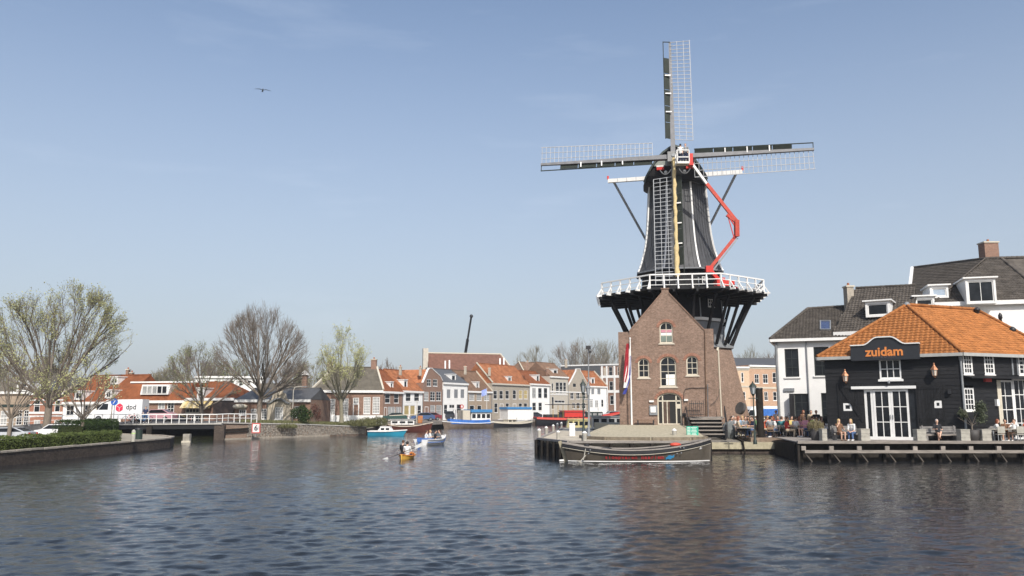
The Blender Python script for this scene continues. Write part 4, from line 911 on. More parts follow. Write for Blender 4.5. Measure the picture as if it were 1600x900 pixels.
# arched door: cream frame, glazed sides, dark open leaf
u0, za, u1, zb_ = rects[4]; dr = window(fb, (u0, za, u1, zb_), 1, 1, CREAM, mat('painted_hall_shade', (.012, .011, .010), .6, .3), barn, arch=.55, fw=.1, rec=.12, name='door', sill=False)  # flat near-black pane: the shade of the hall is put into its colour
o = MB(); zc = za + (zb_ - za) * .72
for a, b, c, d in ((u0 + .08, zc, u1 - .08, zc + .1), (u0 + .36, za, u0 + .46, zb_ - .24), (u1 - .46, za, u1 - .36, zb_ - .24), (u0 + .72, za, u0 + .78, zc), (u1 - .37, za + 1.25, u1 - .1, za + 1.6)): o.prism([fb.P(a, b, -.1), fb.P(c, b, -.1), fb.P(c, d, -.1), fb.P(a, d, -.1)], fb.n * -.05)
o.build('door_frame', CREAM, barn)
o = MB(); o.prism([fb.P(u0 + .48, za, -.13), fb.P(u0 + .95, za, -.13), fb.P(u0 + .95, zc, -.13), fb.P(u0 + .48, zc, -.13)], fb.n * -.01); o.build('door_leaf', mat('brown_curtained_glass', (.09, .06, .045), .2, .3), barn)
# wall fittings
for (x, y, sx, sy, m_, nm) in ((1021, 641, .62, .75, GREYP, 'meter_cabinet'), (1020.5, 640, .4, .45, WHITE, 'cabinet_label'), (1069, 648, .3, .25, BLACK, 'wall_box'), (1018, 627, .35, .14, WHITE, 'wall_lamp'), (1072, 625, .3, .14, WHITE, 'wall_lamp')):
    u, z = q(x, y); o = MB(); dd = .12 if nm == 'meter_cabinet' else (.16 if nm == 'cabinet_label' else .14); o.prism([fb.P(u - sx / 2, z - sy / 2, dd), fb.P(u + sx / 2, z - sy / 2, dd), fb.P(u + sx / 2, z + sy / 2, dd), fb.P(u - sx / 2, z + sy / 2, dd)], fb.n * -(dd - .02)); o.build(nm, m_, barn)
for x, y0, y1, rr, m_ in ((1101, 517, 650, .035, WOODB), (1105.5, 600, 652, .03, STEEL)):
    a, b = q(x, y0), q(x + (2.5 if x == 1101 else 1), y1); o = MB(); o.tube([fb.P(*a, .08), fb.P(*b, .08)], rr, 6); o.build('drainpipe', m_, barn)
# hoist wires and iron tie across the facade
o = MB(); pts = [q(1069, 612), q(1071, 608), q(1078, 606.5), q(1096, 606), q(1110, 606)]
for a, b in zip(pts[:-1], pts[1:]): o.bar(fb.P(*a, .06), fb.P(*b, .06), .035, .035)
pts = [q(1069, 612), q(1068, 622), q(1069, 630)]
for a, b in zip(pts[:-1], pts[1:]): o.bar(fb.P(*a, .06), fb.P(*b, .06), .035, .035)
pts = [q(1124, 608), q(1123, 618), q(1118, 627), q(1110, 633)]
for a, b in zip(pts[:-1], pts[1:]): o.bar(fb.P(*a, .06), fb.P(*b, .06), .03, .03)
o.build('iron_cable', BLACK, barn)
o = MB(); o.tube([W(1122, 545, 67.0), W(1127.5, 652, 66.8)], .07, 8); o.tube([W(1120.5, 548, 66.95), W(1122, 543, 67.0)], .1, 8); o = o.build('downpipe', CREAM, mill)
# ------------------------------------------------------------------ boom lift on the gallery
lift = thing('boom_lift', 'red articulated boom lift standing on the windmill gallery with white basket', 'boom lift', tuple(W(1131, 440, 68.2)))
gz = GZ + .02; b0 = W(1131, 436, 68.4); b0.z = gz
o = MB(); o.box(b0 + V((0, 0, .55)), (1.5, .9, .5), .1); o.box(b0 + V((-.3, 0, .9)), (.6, .7, .3), .1); o.build('chassis', RED, lift)
for s in (-1, 1):
    o = MB(); o.box(b0 + V((0, s * .42, .17)), (1.4, .22, .3), .1); o.build('track', RUBBER, lift)
o = MB(); o.bar(b0 + V((-.5, 0, .5)), b0 + V((-1.3, -.5, .02)), .1, .1); o.bar(b0 + V((.6, 0, .5)), b0 + V((1.2, -.5, .02)), .1, .1); o.build('outrigger', RED, lift)
p1, p2, p3, p4, p5, p6 = W(1108, 421, 68.2), W(1152, 366, 68.0), W(1151, 346, 67.9), W(1128, 314, 67.8), W(1104, 287, 67.7), W(1082, 257, 67.5)
o = MB(); o.bar(b0 + V((-.4, 0, .8)), p1, .34, .3); o.box(p1, (.6, .5, .55)); o.build('turntable', RED, lift)
o = MB(); o.bar(p1, p2, .19, .27); o.build('lower_boom', REDO, lift); o = MB(); o.bar(p1 + V((.28, 0, -.12)), p2 + V((.02, 0, -.35)), .1, .12); o.build('lift_cylinder', STEEL, lift)
o = MB(); o.bar(p2 - V((.05, 0, .2)), p3 + V((0, 0, .1)), .34, .5); o.bar(p3, W(1136, 335, 67.9), .24, .34); o.build('elbow', REDO, lift)
o = MB(); o.bar(p3, p5, .19, .28); o.build('upper_boom', REDO, lift); o = MB(); o.bar(p3 + V((-.1, 0, -.5)), W(1137, 336, 67.8), .08, .08); o.bar(W(1147, 372, 67.9), W(1138, 340, 67.9), .07, .07); o.build('hydraulic_ram', RED, lift)
o = MB(); o.bar(p5, p6, .16, .2); o.build('boom_extension', WHITE, lift)
bk = W(1066, 245.5, 67.35); o = MB(); o.box(W(1079, 250, 67.4), (.35, .5, 1.0), -.1); o.bar(p6, W(1079, 256, 67.4), .25, .3); o.build('basket_mount', RED, lift)
o = MB()
for sx in (-.5, .5):
    for sy in (-.35, .35): o.bar(bk + V((sx, sy, -.6)), bk + V((sx, sy, .5)), .07, .07)
for dz in (-.55, .5, -.1):
    for sy in (-.35, .35): o.bar(bk + V((-.5, sy, dz)), bk + V((.5, sy, dz)), .07, .07 if dz > -.5 else .14)
    for sx in (-.5, .5): o.bar(bk + V((sx, -.35, dz)), bk + V((sx, .35, dz)), .07, .07 if dz > -.5 else .14)
o.build('basket_rail', WHITE, lift); o = MB(); o.box(bk + V((0, 0, -.62)), (1.05, .75, .08)); o.build('basket_floor', CREAM, lift)
person('stand_reach', tuple(bk + V((-.12, .05, -.58))), pi * .9, 'white', 'navy', 'dark', 'person in white working in the lift basket at the windmill hub', None, skin=0)
person('stand', tuple(bk + V((.28, -.05, -.58))), -.4, 'grey', 'navy', 'brown', 'person in grey standing at the basket rail of the boom lift', None)
# ================================================================== RESTAURANT
DZ = 1.15
C0 = W(1290, 600, 56.6); C1 = W(1503, 600, 52.2); C2 = W(1648, 600, 55.4)
for c in (C0, C1, C2): c.z = 0
f1 = Fac(C0, C1); f2 = Fac(C1, C2); ZE = 6.5
rest = thing('restaurant', 'black timber clad restaurant with orange tiled hip roof on the waterfront', 'restaurant', (C0.x, C0.y, DZ), f1.rz)
bk0 = C0 - f1.n * 5.0; bk2 = C2 + (bk0 - C0) * .9
core = MB(); core.prism([(p.x, p.y, DZ - .3) for p in (C0 - f1.n * .30 + f1.U * .05, C1 - f1.n * .28 - f2.n * .2, C2 - f2.n * .28, bk2, bk0)], (0, 0, ZE - DZ + .28)); core.build('inner_wall', BLACKP, rest)
def boards(fc, u0, u1, z0, z1, h, skips, m, parent, name='board', lap=.03):
    z = z0; k = 0
    while z < z1 - .05:
        zz = min(z + h, z1); iv = [(u0, u1)]
        for a, b, c, d in skips:
            if b < zz - .04 and d > z + .04:
                iv = [p for s, e in iv for p in ((s, min(e, a)), (max(s, c), e)) if p[1] - p[0] > .04]
        for s, e in iv:
            o = MB(); j = .004 * ((k * 7) % 3); o.add([fc.P(s, z, lap + j), fc.P(e, z, lap + j), fc.P(e, zz, .004 + j), fc.P(s, zz, .004 + j), fc.P(s, z, -.2), fc.P(e, z, -.2), fc.P(e, zz, -.2), fc.P(s, zz, -.2)], [(0, 1, 2, 3), (1, 5, 6, 2), (4, 0, 3, 7), (3, 2, 6, 7), (0, 4, 5, 1)]); o.build(name, m, parent); k += 1
        z += h
R1 = lambda *r: f1.rect(r); R2 = lambda *r: f2.rect(r)
w_top = R1(1374, 561, 1408, 592); dr_ = R1(1352, 608, 1434, 688); dr_ = (dr_[0], DZ + .02, dr_[2], dr_[3]); wl = R1(1318, 630, 1331.5, 642); wr_ = R1(1460, 626, 1471.5, 637.5)
boards(f1, 0, f1.len, DZ - .1, ZE, .235, [w_top, dr_, wl, wr_], BLACKP, rest)
s_top = [R2(1504.5, 553, 1519, 585), R2(1537.5, 553, 1553, 585), R2(1591, 555, 1612, 586)]; s_low = R2(1506.5, 606, 1522, 642); d1 = R2(1560, 594, 1585, 676); d2 = R2(1584.5, 592, 1618, 680)
d1 = (d1[0], DZ + .05, d1[2] - .0, d1[3]); d2 = (d1[2] + .02, DZ + .05, d2[2], d2[3])
boards(f2, 0, f2.len, DZ - .1, ZE, .235, s_top + [s_low, d1, d2], BLACKP, rest)
window(f1, w_top, 3, 2, WHITE, GLASS, rest, fw=.10, mw=.05, rec=.0, panes=True)
o = MB(); a, b, c, d = w_top; o.prism([f1.P(a - .1, b - .16, .12), f1.P(c + .1, b - .16, .12), f1.P(c + .1, b - .03, .12), f1.P(a - .1, b - .03, .12)], f1.n * -.14); o.build('window_board', WHITE, rest)
for r_ in (wl, wr_): window(f1, r_, 1, 1, WHITE, GLASS, rest, fw=.13, rec=0, proud=.05, sill=False)
# french doors: side lights, two glazed leaves with every pane
a, b, c, d = dr_; wdt = c - a
x1, x2, xm = a + wdt * .17, c - wdt * .15, a + wdt * .17 + (wdt * .68) / 2
window(f1, (a, b, x1, d), 1, 1, WHITE, GLASS, rest, fw=.15, rec=.02, sill=False, name='side_light')
window(f1, (x2, b, c, d), 1, 1, mat('black_paint', (.02,) * 3), GLASS, rest, fw=.05, rec=.02, sill=False, name='side_light')
for x0_, x1_ in ((x1 + .01, xm - .005), (xm + .005, x2 - .01)):
    dd = window(f1, (x0_, b, x1_, d - .02), 2, 3, WHITE, GLASS, rest, fw=.13, mw=.05, rec=.0, panes=True, sill=False, name='door')
    h_ = MB(); hx = x1_ - .07 if x1_ < xm + .01 else x0_ + .07; h_.bar(f1.P(hx, DZ + 1.3, .05), f1.P(hx, DZ + 1.6, .05), .03, .03); h_.build('handle', STEEL, dd)
o = MB(); o.prism([f1.P(a - .75, d + .02, .2), f1.P(c + .02, d + .02, .2), f1.P(c + .02, d + .2, .2), f1.P(a - .75, d + .2, .2)], f1.n * -.22); o.build('door_header', WHITE, rest)
o = MB(); o.prism([f1.P(a + .05, DZ, .16), f1.P(c, DZ, .16), f1.P(c, DZ + .2, .16), f1.P(a + .05, DZ + .2, .16)], f1.n * -.14); o.build('threshold', WHITE, rest)
# old barn doors either side: planks and braces proud of the cladding
for (x0, y0, x1_, y1, fl, hole) in ((1313, 600, 1351, 688, 1, wl), (1436, 600, 1477, 688, -1, wr_)):
    r_ = f1.rect((x0, y0, x1_, y1)); u0, z0_, u1, z1_ = r_; z0_ = DZ + .05; n_ = 8
    for i in range(n_):
        p, q_ = u0 + (u1 - u0) * i / n_, u0 + (u1 - u0) * (i + 1) / n_ - .012
        segs_ = [(z0_, z1_)] if q_ < hole[0] or p > hole[2] else [(z0_, hole[1]), (hole[3], z1_)]
        for za_, zb_ in segs_: o = MB(); o.prism([f1.P(p, za_, .055), f1.P(q_, za_, .055), f1.P(q_, zb_, .055), f1.P(p, zb_, .055)], f1.n * -.05); o.build('barn_door_plank', BLACKP, rest)
    for zz in (z0_ + .25, (z0_ + z1_) / 2 - .55, z1_ - .3):
        o = MB(); o.prism([f1.P(u0 + .03, zz, .09), f1.P(u1 - .03, zz, .09), f1.P(u1 - .03, zz + .16, .09), f1.P(u0 + .03, zz + .16, .09)], f1.n * -.034); o.build('door_ledge', BLACKP, rest)
    um = (u0 + u1) / 2; pa = (u0 + .1, z1_ - .2) if fl > 0 else (u1 - .1, z1_ - .2); pb = (u1 - .1, z0_ + 1.1) if fl > 0 else (u0 + .1, z0_ + 1.1)
    o = MB(); o.bar(f1.P(*pa, .09), f1.P(*pb, .09), .14, .04, up=f1.n); o.build('door_brace', BLACKP, rest)
    o = MB(); o.prism([f1.P(u0 - .1, z0_, .08), f1.P(u0 - .01, z0_, .08), f1.P(u0 - .01, z1_ + .1, .08), f1.P(u0 - .1, z1_ + .1, .08)], f1.n * -.09); o.build('door_post', BLACKP, rest)
# side wall openings
for i, r_ in enumerate(s_top): window(f2, r_, 3 if i < 2 else 3, 4, WHITE, GLASS, rest, fw=.12, mw=.045, rec=-.02)
window(f2, s_low, 3, 4, WHITE, GLASS, rest, fw=.10, mw=.045, rec=-.02)
window(f2, d1, 2, 4, WHITE, GLASS, rest, fw=.12, mw=.05, rec=0, sill=False, name='door', panes=True)
window(f2, (d1[0] - .03, DZ + .05, d1[0] + .32, d1[3]), 1, 1, CREAM, CLOTH['beige'], rest, fw=.17, rec=-.05, sill=False, name='open_door_leaf')
window(f2, d2, 4, 4, WHITE, GLASS, rest, fw=.12, mw=.05, rec=0, sill=False, name='door', panes=True)
r_ = R2(1579.5, 556, 1590, 586); o = MB()
for i in range(4): p = r_[0] + (r_[2] - r_[0]) * i / 4; o = MB(); o.prism([f2.P(p, r_[1], .07), f2.P(p + (r_[2] - r_[0]) / 4 - .02, r_[1], .07), f2.P(p + (r_[2] - r_[0]) / 4 - .02, r_[3], .07), f2.P(p, r_[3], .07)], f2.n * -.05); o.build('shutter_plank', GREYP if i in (0, 3) else BLACKP, rest)
zc = f2.uv(1550, 588.5)[1]; o = MB(); o.prism([f2.P(.05, zc, .0), f2.P(f2.len, zc, .0), f2.P(f2.len, zc - .16, .7), f2.P(.05, zc - .16, .7)], (0, 0, .06)); o.build('canopy', BLACKP, rest)
for (x, y, sx, sy, m_, nm) in ((1540.5, 594, .55, .22, RED, 'heater'), (1555.5, 629, .22, .42, WHITE, 'menu_plate')):
    u, z = f2.uv(x, y); o = MB(); o.prism([f2.P(u - sx / 2, z - sy / 2, .2), f2.P(u + sx / 2, z - sy / 2, .2), f2.P(u + sx / 2, z + sy / 2, .2), f2.P(u - sx / 2, z + sy / 2, .2)], f2.n * -.17); o.build(nm, m_, rest)
u, z = f1.uv(1484, 612); o = MB(); o.box(f1.P(u, z, .12), (.2, .2, .3), f1.rz); o.build('wall_box', BLACK, rest)
u, z = f1.uv(1390, 598); o = MB(); o.tube([f1.P(u, z + .15, .05), f1.P(u, z, .3)], .04, 6); o.ball(f1.P(u, z, .32), .09, 8, 6); o.build('floodlight', STEEL, rest)
o = MB(); p = C1 + (f1.n + f2.n).normalized() * .08; o.tube([(p.x, p.y, DZ + .1), (p.x, p.y, ZE - .05)], .07, 8); o.tube([(p.x, p.y, ZE - .4), (p.x, p.y, ZE - .02)], [.09, .14], 8); o.build('downpipe', LEAD, rest)
# gutters
P1 = W(1417, 478, 58.3); P1.z = 10.35; P2 = W(1525, 486, 61.0); P2.z = 10.35
ov = .38; E0 = C0 + f1.n * ov - f1.U * ov; k_ = (f1.n + f2.n); E1 = C1 + k_ / (1 + f1.n.dot(f2.n)) * ov; E2 = C2 + f2.n * ov + f2.U * .4; Eb = bk0 - f1.U * ov - f1.n * ov; Eb2 = bk2 + f2.U * .6
for e in (E0, E1, E2, Eb, Eb2): e.z = ZE + .05
for a, b in ((E0, E1), (E1, E2), (Eb, E0)): o = MB(); o.bar(a - V((0, 0, .06)), b - V((0, 0, .06)), .18, .2); o.build('gutter', mat('pale_grey_gutter', (.36, .36, .34), .6, .12), rest)
faces = [(E0, E1, P1), (E1, E2, P2, P1), (Eb, E0, P1), (E2, Eb2, P2), (Eb2, Eb, P1, P2)]; left = 300
for i, fcs in enumerate(faces):
    rf = slab(fcs, T_OR, rest)
    if i < 2: left -= tiles(fcs, T_OR, rest, rf, .30, .34, left if i == 0 else left)
    elif i < 4: tiles(fcs, T_OR, rest, rf, .30, .34, 0)
ridge([E0 + V((0, 0, .08)), P1 + V((0, 0, .08)), P2 + V((0, 0, .08)), E2 + V((0, 0, .08))], .12, T_OR, rest); ridge([E1 + V((0, 0, .08)), P1 + V((0, 0, .08))], .12, T_OR, rest)
o = MB(); o.tube([P1 + V((0, 0, .05)), P1 + V((0, 0, .25))], [.24, .12], 10); o.build('ridge_cap', LEAD, rest)
for x, y, Y, h, r0 in ((1527, 492, 60.3, .55, .16), (1564, 508, 59.6, .9, .10), (1583, 527, 58.2, .75, .16)):
    p = W(x, y, Y); o = MB(); o.tube([p + V((0, 0, -.4)), p, p + V((0, 0, h * .5)), p + V((0, 0, h * .55)), p + V((0, 0, h * .8)), p + V((0, 0, h))], [r0, r0, r0, r0 * 1.5, r0 * 1.4, r0 * .4], 8); o.build('flue', BLACK, rest)
# sign board
sg = thing('sign_board', 'black arched sign board reading zuidam in orange letters over the double door', 'sign', tuple(f1.P(3.5, ZE - .4, .6)), f1.rz)
ua, ub = f1.uv(1331, 545)[0], f1.uv(1438, 545)[0]; um = (ua + ub) / 2; zb_, ztb = f1.uv(1385, 563)[1] - .0, f1.uv(1385, 539.5)[1]; zpk = f1.uv(1385, 528)[1]; D_ = .52
prof_ = []
for i in range(31):
    t = i / 30; x = (t - .5) / .27; z = ztb + (zpk - ztb) * (1 if abs(x) < .35 else (0 if abs(x) > 1.15 else .5 + .5 * cos(pi * (abs(x) - .35) / .8))); prof_.append((ua + (ub - ua) * t, z))
o = MB(); o.prism([f1.P(ua, zb_, D_), f1.P(ub, zb_, D_)] + [f1.P(u, z, D_) for u, z in prof_[::-1]], f1.n * -.5); o.build('board', mat('sign_charcoal', (.022, .024, .028), .5, .15), sg)
o = MB()
for a, b in zip(prof_[:-1], prof_[1:]): o.bar(f1.P(a[0], a[1] + .03, D_ - .22), f1.P(b[0] + .01, b[1] + .03, D_ - .22), .62, .07)
o.build('edge_trim', WHITE, sg)
ut_, zt_ = f1.uv(1383.5, 549.5); text_mesh('zuidam', .80, mat('sign_orange', (.62, .21, .05), .6, .12), sg, face_matrix(f1.P(ut_, zt_ - .05, D_ + .02), f1.U, f1.n), 'lettering', .012, bold=.022)
ut_, zt_ = f1.uv(1384, 557.5); text_mesh('Eten & Drinken', .22, mat('sign_dull_grey', (.10, .09, .10), .5, .04), sg, face_matrix(f1.P(ut_, zt_ - .03, D_ + .015), f1.U, f1.n), 'lettering', .006)
# lanterns
def lantern(x, y, nm):
    u, z = f1.uv(x, y); t = thing('wall_lantern', nm, 'lantern', tuple(f1.P(u, z - .3, .3)), f1.rz, 'copper lanterns on the black front wall'); c = f1.P(u, z, .36); cop = mat('copper', (.42, .20, .11), .4, .2, metal=.5)
    o = MB(); o.bar(f1.P(u, z - .35, .02), f1.P(u, z - .35, .36), .05, .05); o.build('bracket', cop, t)
    o = MB(); o.tube([c + V((0, 0, -.25)), c + V((0, 0, .12))], [.12, .17], 6, smooth=False); o.build('lamp_glass', mat('lantern_glass', (.55, .50, .42), .2, .15), t)
    o = MB(); o.tube([c + V((0, 0, .12)), c + V((0, 0, .17)), c + V((0, 0, .36)), c + V((0, 0, .45))], [.24, .22, .08, .03], 6, smooth=False); o.tube([c + V((0, 0, -.33)), c + V((0, 0, -.25))], [.05, .14], 6); o.ball(c + V((0, 0, .5)), .06, 6, 5)
    for k in range(6): a = 2 * pi * k / 6; o.bar(c + V((.13 * cos(a), .13 * sin(a), -.25)), c + V((.18 * cos(a), .18 * sin(a), .12)), .02, .02)
    o.build('lamp_cage', cop, t)
lantern(1322.5, 590, 'copper wall lantern left of the double door'); lantern(1461, 581, 'copper wall lantern right of the double door near the corner')
# ------------------------------------------------------------------ deck on piles
DY = 50.4; DX0 = 17.0
dk = thing('timber_deck', 'weathered timber waterfront deck on piles in front of the black restaurant', 'deck', (25, DY, DZ)); PL = WOODG
x = DX0; i = 0
nb = 12
for i in range(22):       # long boards parallel to the water, single ones
    y0 = DY + .02 + i * .24; o = MB(); xl = DX0 + .15 + (y0 - DY) * .16; o.box(((xl + 44) / 2, y0 + .11, DZ - .03 + .003 * (i % 3)), (44 - xl, .222, .06)); o.build('deck_board', WOODG, dk)
o = MB(); o.prism([(DX0 + .15 + 5.3 * .16, 54.85, DZ - .06), (44, 54.85, DZ - .06), (44, 66, DZ - .06), (18.9, 60.9, DZ - .06)], (0, 0, .05)); o.build('inner_deck', WOODG, dk)
o = MB(); o.box(((DX0 + 44) / 2, DY, DZ - .0), (44 - DX0, .2, .17)); o.build('edge_beam', mat('sun_bleached_timber', (.25, .22, .19), .85, .35, 3, stretch=(.5, 3, 3), bump=.3), dk)
o = MB(); o.box(((DX0 + .3 + 44) / 2, DY - .02, .60), (43.5 - DX0, .18, .17)); o.build('lower_beam', mat('sun_bleached_timber', (.4, .4, .3)), dk)
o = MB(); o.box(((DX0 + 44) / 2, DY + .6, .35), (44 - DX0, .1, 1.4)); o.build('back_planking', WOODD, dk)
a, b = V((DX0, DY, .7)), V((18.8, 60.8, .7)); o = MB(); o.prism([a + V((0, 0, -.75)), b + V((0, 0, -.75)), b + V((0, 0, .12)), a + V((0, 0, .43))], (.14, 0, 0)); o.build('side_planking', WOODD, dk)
k = 0; x = DX0 + .35
while x < 43:
    o = MB(); o.box((x, DY + .02, .80), (.26, .15, .24)); o.build('spacer_block', mat('sun_bleached_timber', (.4, .4, .3)), dk)
    o = MB(); o.tube([(x, DY + .42, -1), (x, DY + .42, 1.0)], .11, 8); o.build('pile', WOODD, dk)
    o = MB(); o.bar((x + .05, DY - .02, .52), (x + .6, DY + .3, -.05), .08, .08); o.build('diagonal_brace', mat('grey_brace_timber', (.10, .085, .07)), dk); x += 1.66; k += 1
# ------------------------------------------------------------------ deck furniture
def on(px, py_dummy, Y, z=DZ): p = W(px, 660, Y); return V((p.x, Y, z))
CUSH = mat('grey_weathered_sofa', (.20, .19, .18), .85, .25, 5)
def box_thing(name, label, cat, c, size, m, rz=0, group=None, extra=None):
    t = thing(name, label, cat, c, rz, group); o = MB(); RM[t] = Matrix.Identity(4); sx, sy, sz = size
    for i in range(3): o = MB(); o.box(((0, 0, sz * (i + .5) / 3)), (sx - .01 * (i % 2), sy - .01 * (i % 2), sz / 3 - .012)); o.build('side_plank', m, t)
    o = MB(); o.box((0, 0, sz + .015), (sx + .03, sy + .03, .04)); o.build('top_edge', m, t); return t
PLT = mat('pale_planter_wood', (.36, .34, .29), .8, .2, 4)
for x, lb in ((1348.5, 'pale wooden planter box left of the white double door'), (1435.5, 'pale wooden planter box right of the white double door'), (1503.5, 'pale wooden box between corner sofa and potted olive tree'), (1536.5, 'pale wooden box right of the potted olive tree'), (1285, 'small pale box beside the pot of dry grass')):
    Y = 52.6 if x < 1400 else 51.0; p = on(x, 0, Y); box_thing('planter_box', lb, 'planter', p, (.55 if x != 1285 else .3, .55, .72), PLT, 0, 'pale wooden boxes on the deck')
def bench(x0, x1, Y, lb, rz=0):
    a, b = on(x0, 0, Y), on(x1, 0, Y); L_ = b.x - a.x; c = (a + b) / 2; t = thing('bench', lb, 'bench', c, rz, 'grey benches along the restaurant wall'); RM[t] = Matrix.Identity(4)
    for i in range(3): o = MB(); o.box((0, -.16 + .17 * i, .44), (L_, .15, .05)); o.build('seat_slat', CUSH, t)
    for i in range(3): o = MB(); o.box((0, .32 + .03 * i, .58 + .13 * i), (L_, .05, .12)); o.build('back_slat', CUSH, t)
    for s in (-1, 1):
        o = MB(); o.box((s * (L_ / 2 - .12), 0, .21), (.1, .55, .42)); o.build('leg', CUSH, t); o = MB(); o.box((s * (L_ / 2 - .12), .33, .6), (.08, .06, .7)); o.build('back_post', CUSH, t)
    o = MB(); o.box((0, -.27, .38), (L_, .04, .08)); o.build('front_rail', mat('sun_bleached_timber', (.4, .4, .3)), t); return t
bench(1300, 1341, 53.6, 'grey bench left of the double door with two women on it'); bench(1441, 1497, 52.0, 'grey bench right of the double door with a grey haired woman'); bench(1541, 1625, 52.6, 'long grey bench behind the table at the right end of the deck')
person('sit_side', on(1311, 0, 53.2), .15, 'brown', 'brown', 'blond', 'long haired blond woman in brown top and shorts sitting left on the bench', None, skin=0, longh=True, shorts=True, shoes='brown')
person('sit_bend', on(1332, 0, 53.1), -.75, 'white', 'denim', 'blond', 'blond woman in white top and jeans bending forward on the bench', None, longh=True, shoes='white')
person('sit_cross', on(1464.5, 0, 51.6), -.15, 'black', 'black', 'grey', 'grey haired woman in black with crossed bare legs on the bench', None, shorts=True, shoes='brown')
person('sit_lean', on(1554, 0, 52.2), .9, 'white', 'black', 'red', 'auburn haired woman in white at the table on the right of the deck', None, longh=True, shorts=True)
person('sit_up', on(1570, 0, 52.6), -.5, 'brown', 'white', 'dark', 'tanned person in brown with dark hair behind the deck table', None, skin=1, shorts=True)
person('sit_side', on(1584, 0, 52.2), -1.1, 'white', 'beige', 'brown', 'bare armed person in white leaning back near the open glass door', None, skin=0, shorts=True)
person('sit_up', on(1601, 0, 52.4), 1.0, 'orange', 'denim', 'brown', 'person in orange top at the picture edge on the deck', None)
t = thing('table', 'long pale slatted table at the right end of the deck', 'table', on(1575, 0, 51.9)); RM[t] = Matrix.Identity(4)
for i in range(5): o = MB(); o.box((0, -.36 + .18 * i, .74), (2.6, .16, .04)); o.build('table_slat', PLT, t)
for sx in (-1.15, 1.15):
    for sy in (-.32, .32): o = MB(); o.box((sx, sy, .36), (.07, .07, .72)); o.build('leg', GREYP, t)
for x, lb in ((1560, 'pale deck chair on the left at the slatted table'), (1590, 'pale deck chair on the right at the slatted table')):
    t = thing('chair', lb, 'chair', on(x, 0, 51.1), pi, 'chairs at the deck table'); RM[t] = Matrix.Identity(4); o = MB(); o.box((0, 0, .45), (.45, .45, .05)); o.build('seat', PLT, t); o = MB(); o.box((0, .22, .72), (.45, .04, .4)); o.build('backrest', PLT, t)
    for sx in (-.2, .2):
        for sy in (-.2, .2): o = MB(); o.box((sx, sy, .22), (.04, .04, .44)); o.build('leg', GREYP, t)
def pot(c, r0, r1, h, m): o = MB(); o.tube([c, c + V((0, 0, h * .3)), c + V((0, 0, h)), c + V((0, 0, h - .03))], [r0, (r0 + r1) / 2, r1, r1 * .9], 14); return o
# olive tree in a dark pot
oc = on(1518, 0, 51.3); ot = tree(oc + V((0, 0, .55)), 1.95, .82, .5, 21, 'small olive tree growing in a big dark pot at the restaurant corner', None, BARK, LEAFO, 1500, .075, .05, 1.0, 4, 5, 3, name='olive_tree', cat='olive tree', twig=.006)
pt = thing('plant_pot', 'big dark round pot holding the olive tree', 'pot', oc); pot(oc, .34, .5, .72, mat('dark_clay_pot', (.05, .045, .042), .6, .2)).build('pot_body', MATS['dark_clay_pot'], pt); o = MB(); o.tube([oc + V((0, 0, .60)), oc + V((0, 0, .64))], .43, 14); o.build('soil', WOODD, pt)
gc = on(1274, 0, 53.4, DZ - .1); bush(gc + V((0, 0, .7)), .5, .75, LEAFR, 'dry brown ornamental grass in a tall dark pot', 900, .03, 5, 'ornamental_grass', 'grass plant', blade=True)
pt = thing('plant_pot', 'tall dark pot with dry grass left of the bench', 'pot', gc); pot(gc, .26, .36, .85, MATS['dark_clay_pot']).build('pot_body', MATS['dark_clay_pot'], pt)
# ================================================================== WHITE HOUSES BEHIND
def on_roof(px, py, a, n):     # the point of a roof plane seen at a pixel
    d = ray(px, py); c = V((0, 0, EYE)); return c + d * (n.dot(a - c) / n.dot(d))

A0 = W(1213, 600, 67.6); A1 = W(1336, 600, 65.4); A0.z = A1.z = 0; fa = Fac(A0, A1)
hA = thing('white_house', 'white plastered house with grey hipped pantile roof and tall dark windows', 'house', (A0.x, A0.y, .8), fa.rz)
wa = [fa.rect(r_) for r_ in ((1226.5, 545, 1248, 589), (1272, 542, 1296, 587), (1242, 615, 1265, 668), (1284, 614, 1300, 662))]
zeA = 8.65; wall(fa, [(0, .6), (fa.len, .6), (fa.len, zeA), (0, zeA)], [rpoly(r_) for r_ in wa], 8, WHITEW, hA)
for i, r_ in enumerate(wa): window(fa, r_, 2, 3 if i < 2 else 4, mat('dark_green_black_frame', (.02, .025, .022), .5, .2), GLASS, hA, fw=.08, mw=.04, rec=.1, sill=False)
for r_ in wa[:2]: o = MB(); o.prism([fa.P(r_[0] - .1, r_[1] - .12, .1), fa.P(r_[2] + .1, r_[1] - .12, .1), fa.P(r_[2] + .1, r_[1], .1), fa.P(r_[0] - .1, r_[1], .1)], fa.n * -.18); o.build('sill', WHITE, hA)
r_ = wa[2]; o = MB(); o.bar(fa.P(r_[0] - .03, .8, .06), fa.P(r_[0] - .45, .8, .7), .06, .05); o.prism([fa.P(r_[0] - .05, .8, .05), fa.P(r_[0] - .35, .8, .6), fa.P(r_[0] - .35, r_[3], .6), fa.P(r_[0] - .05, r_[3], .05)], fa.U * .05); o.build('shutter', BLACK, hA)
u, z = fa.uv(1233, 609); o = MB(); o.box(fa.P(u, z, .06), (.8, .12, .25), fa.rz); o.build('air_vent', GREYP, hA)
for x, m_, rr in ((1215.5, LEAD, .11), (1263, GREYP, .05)): u = fa.uv(x, 600)[0]; o = MB(); o.tube([fa.P(u, .9, .1), fa.P(u, zeA - .1, .1)], rr, 8); o.build('downpipe', m_, hA)
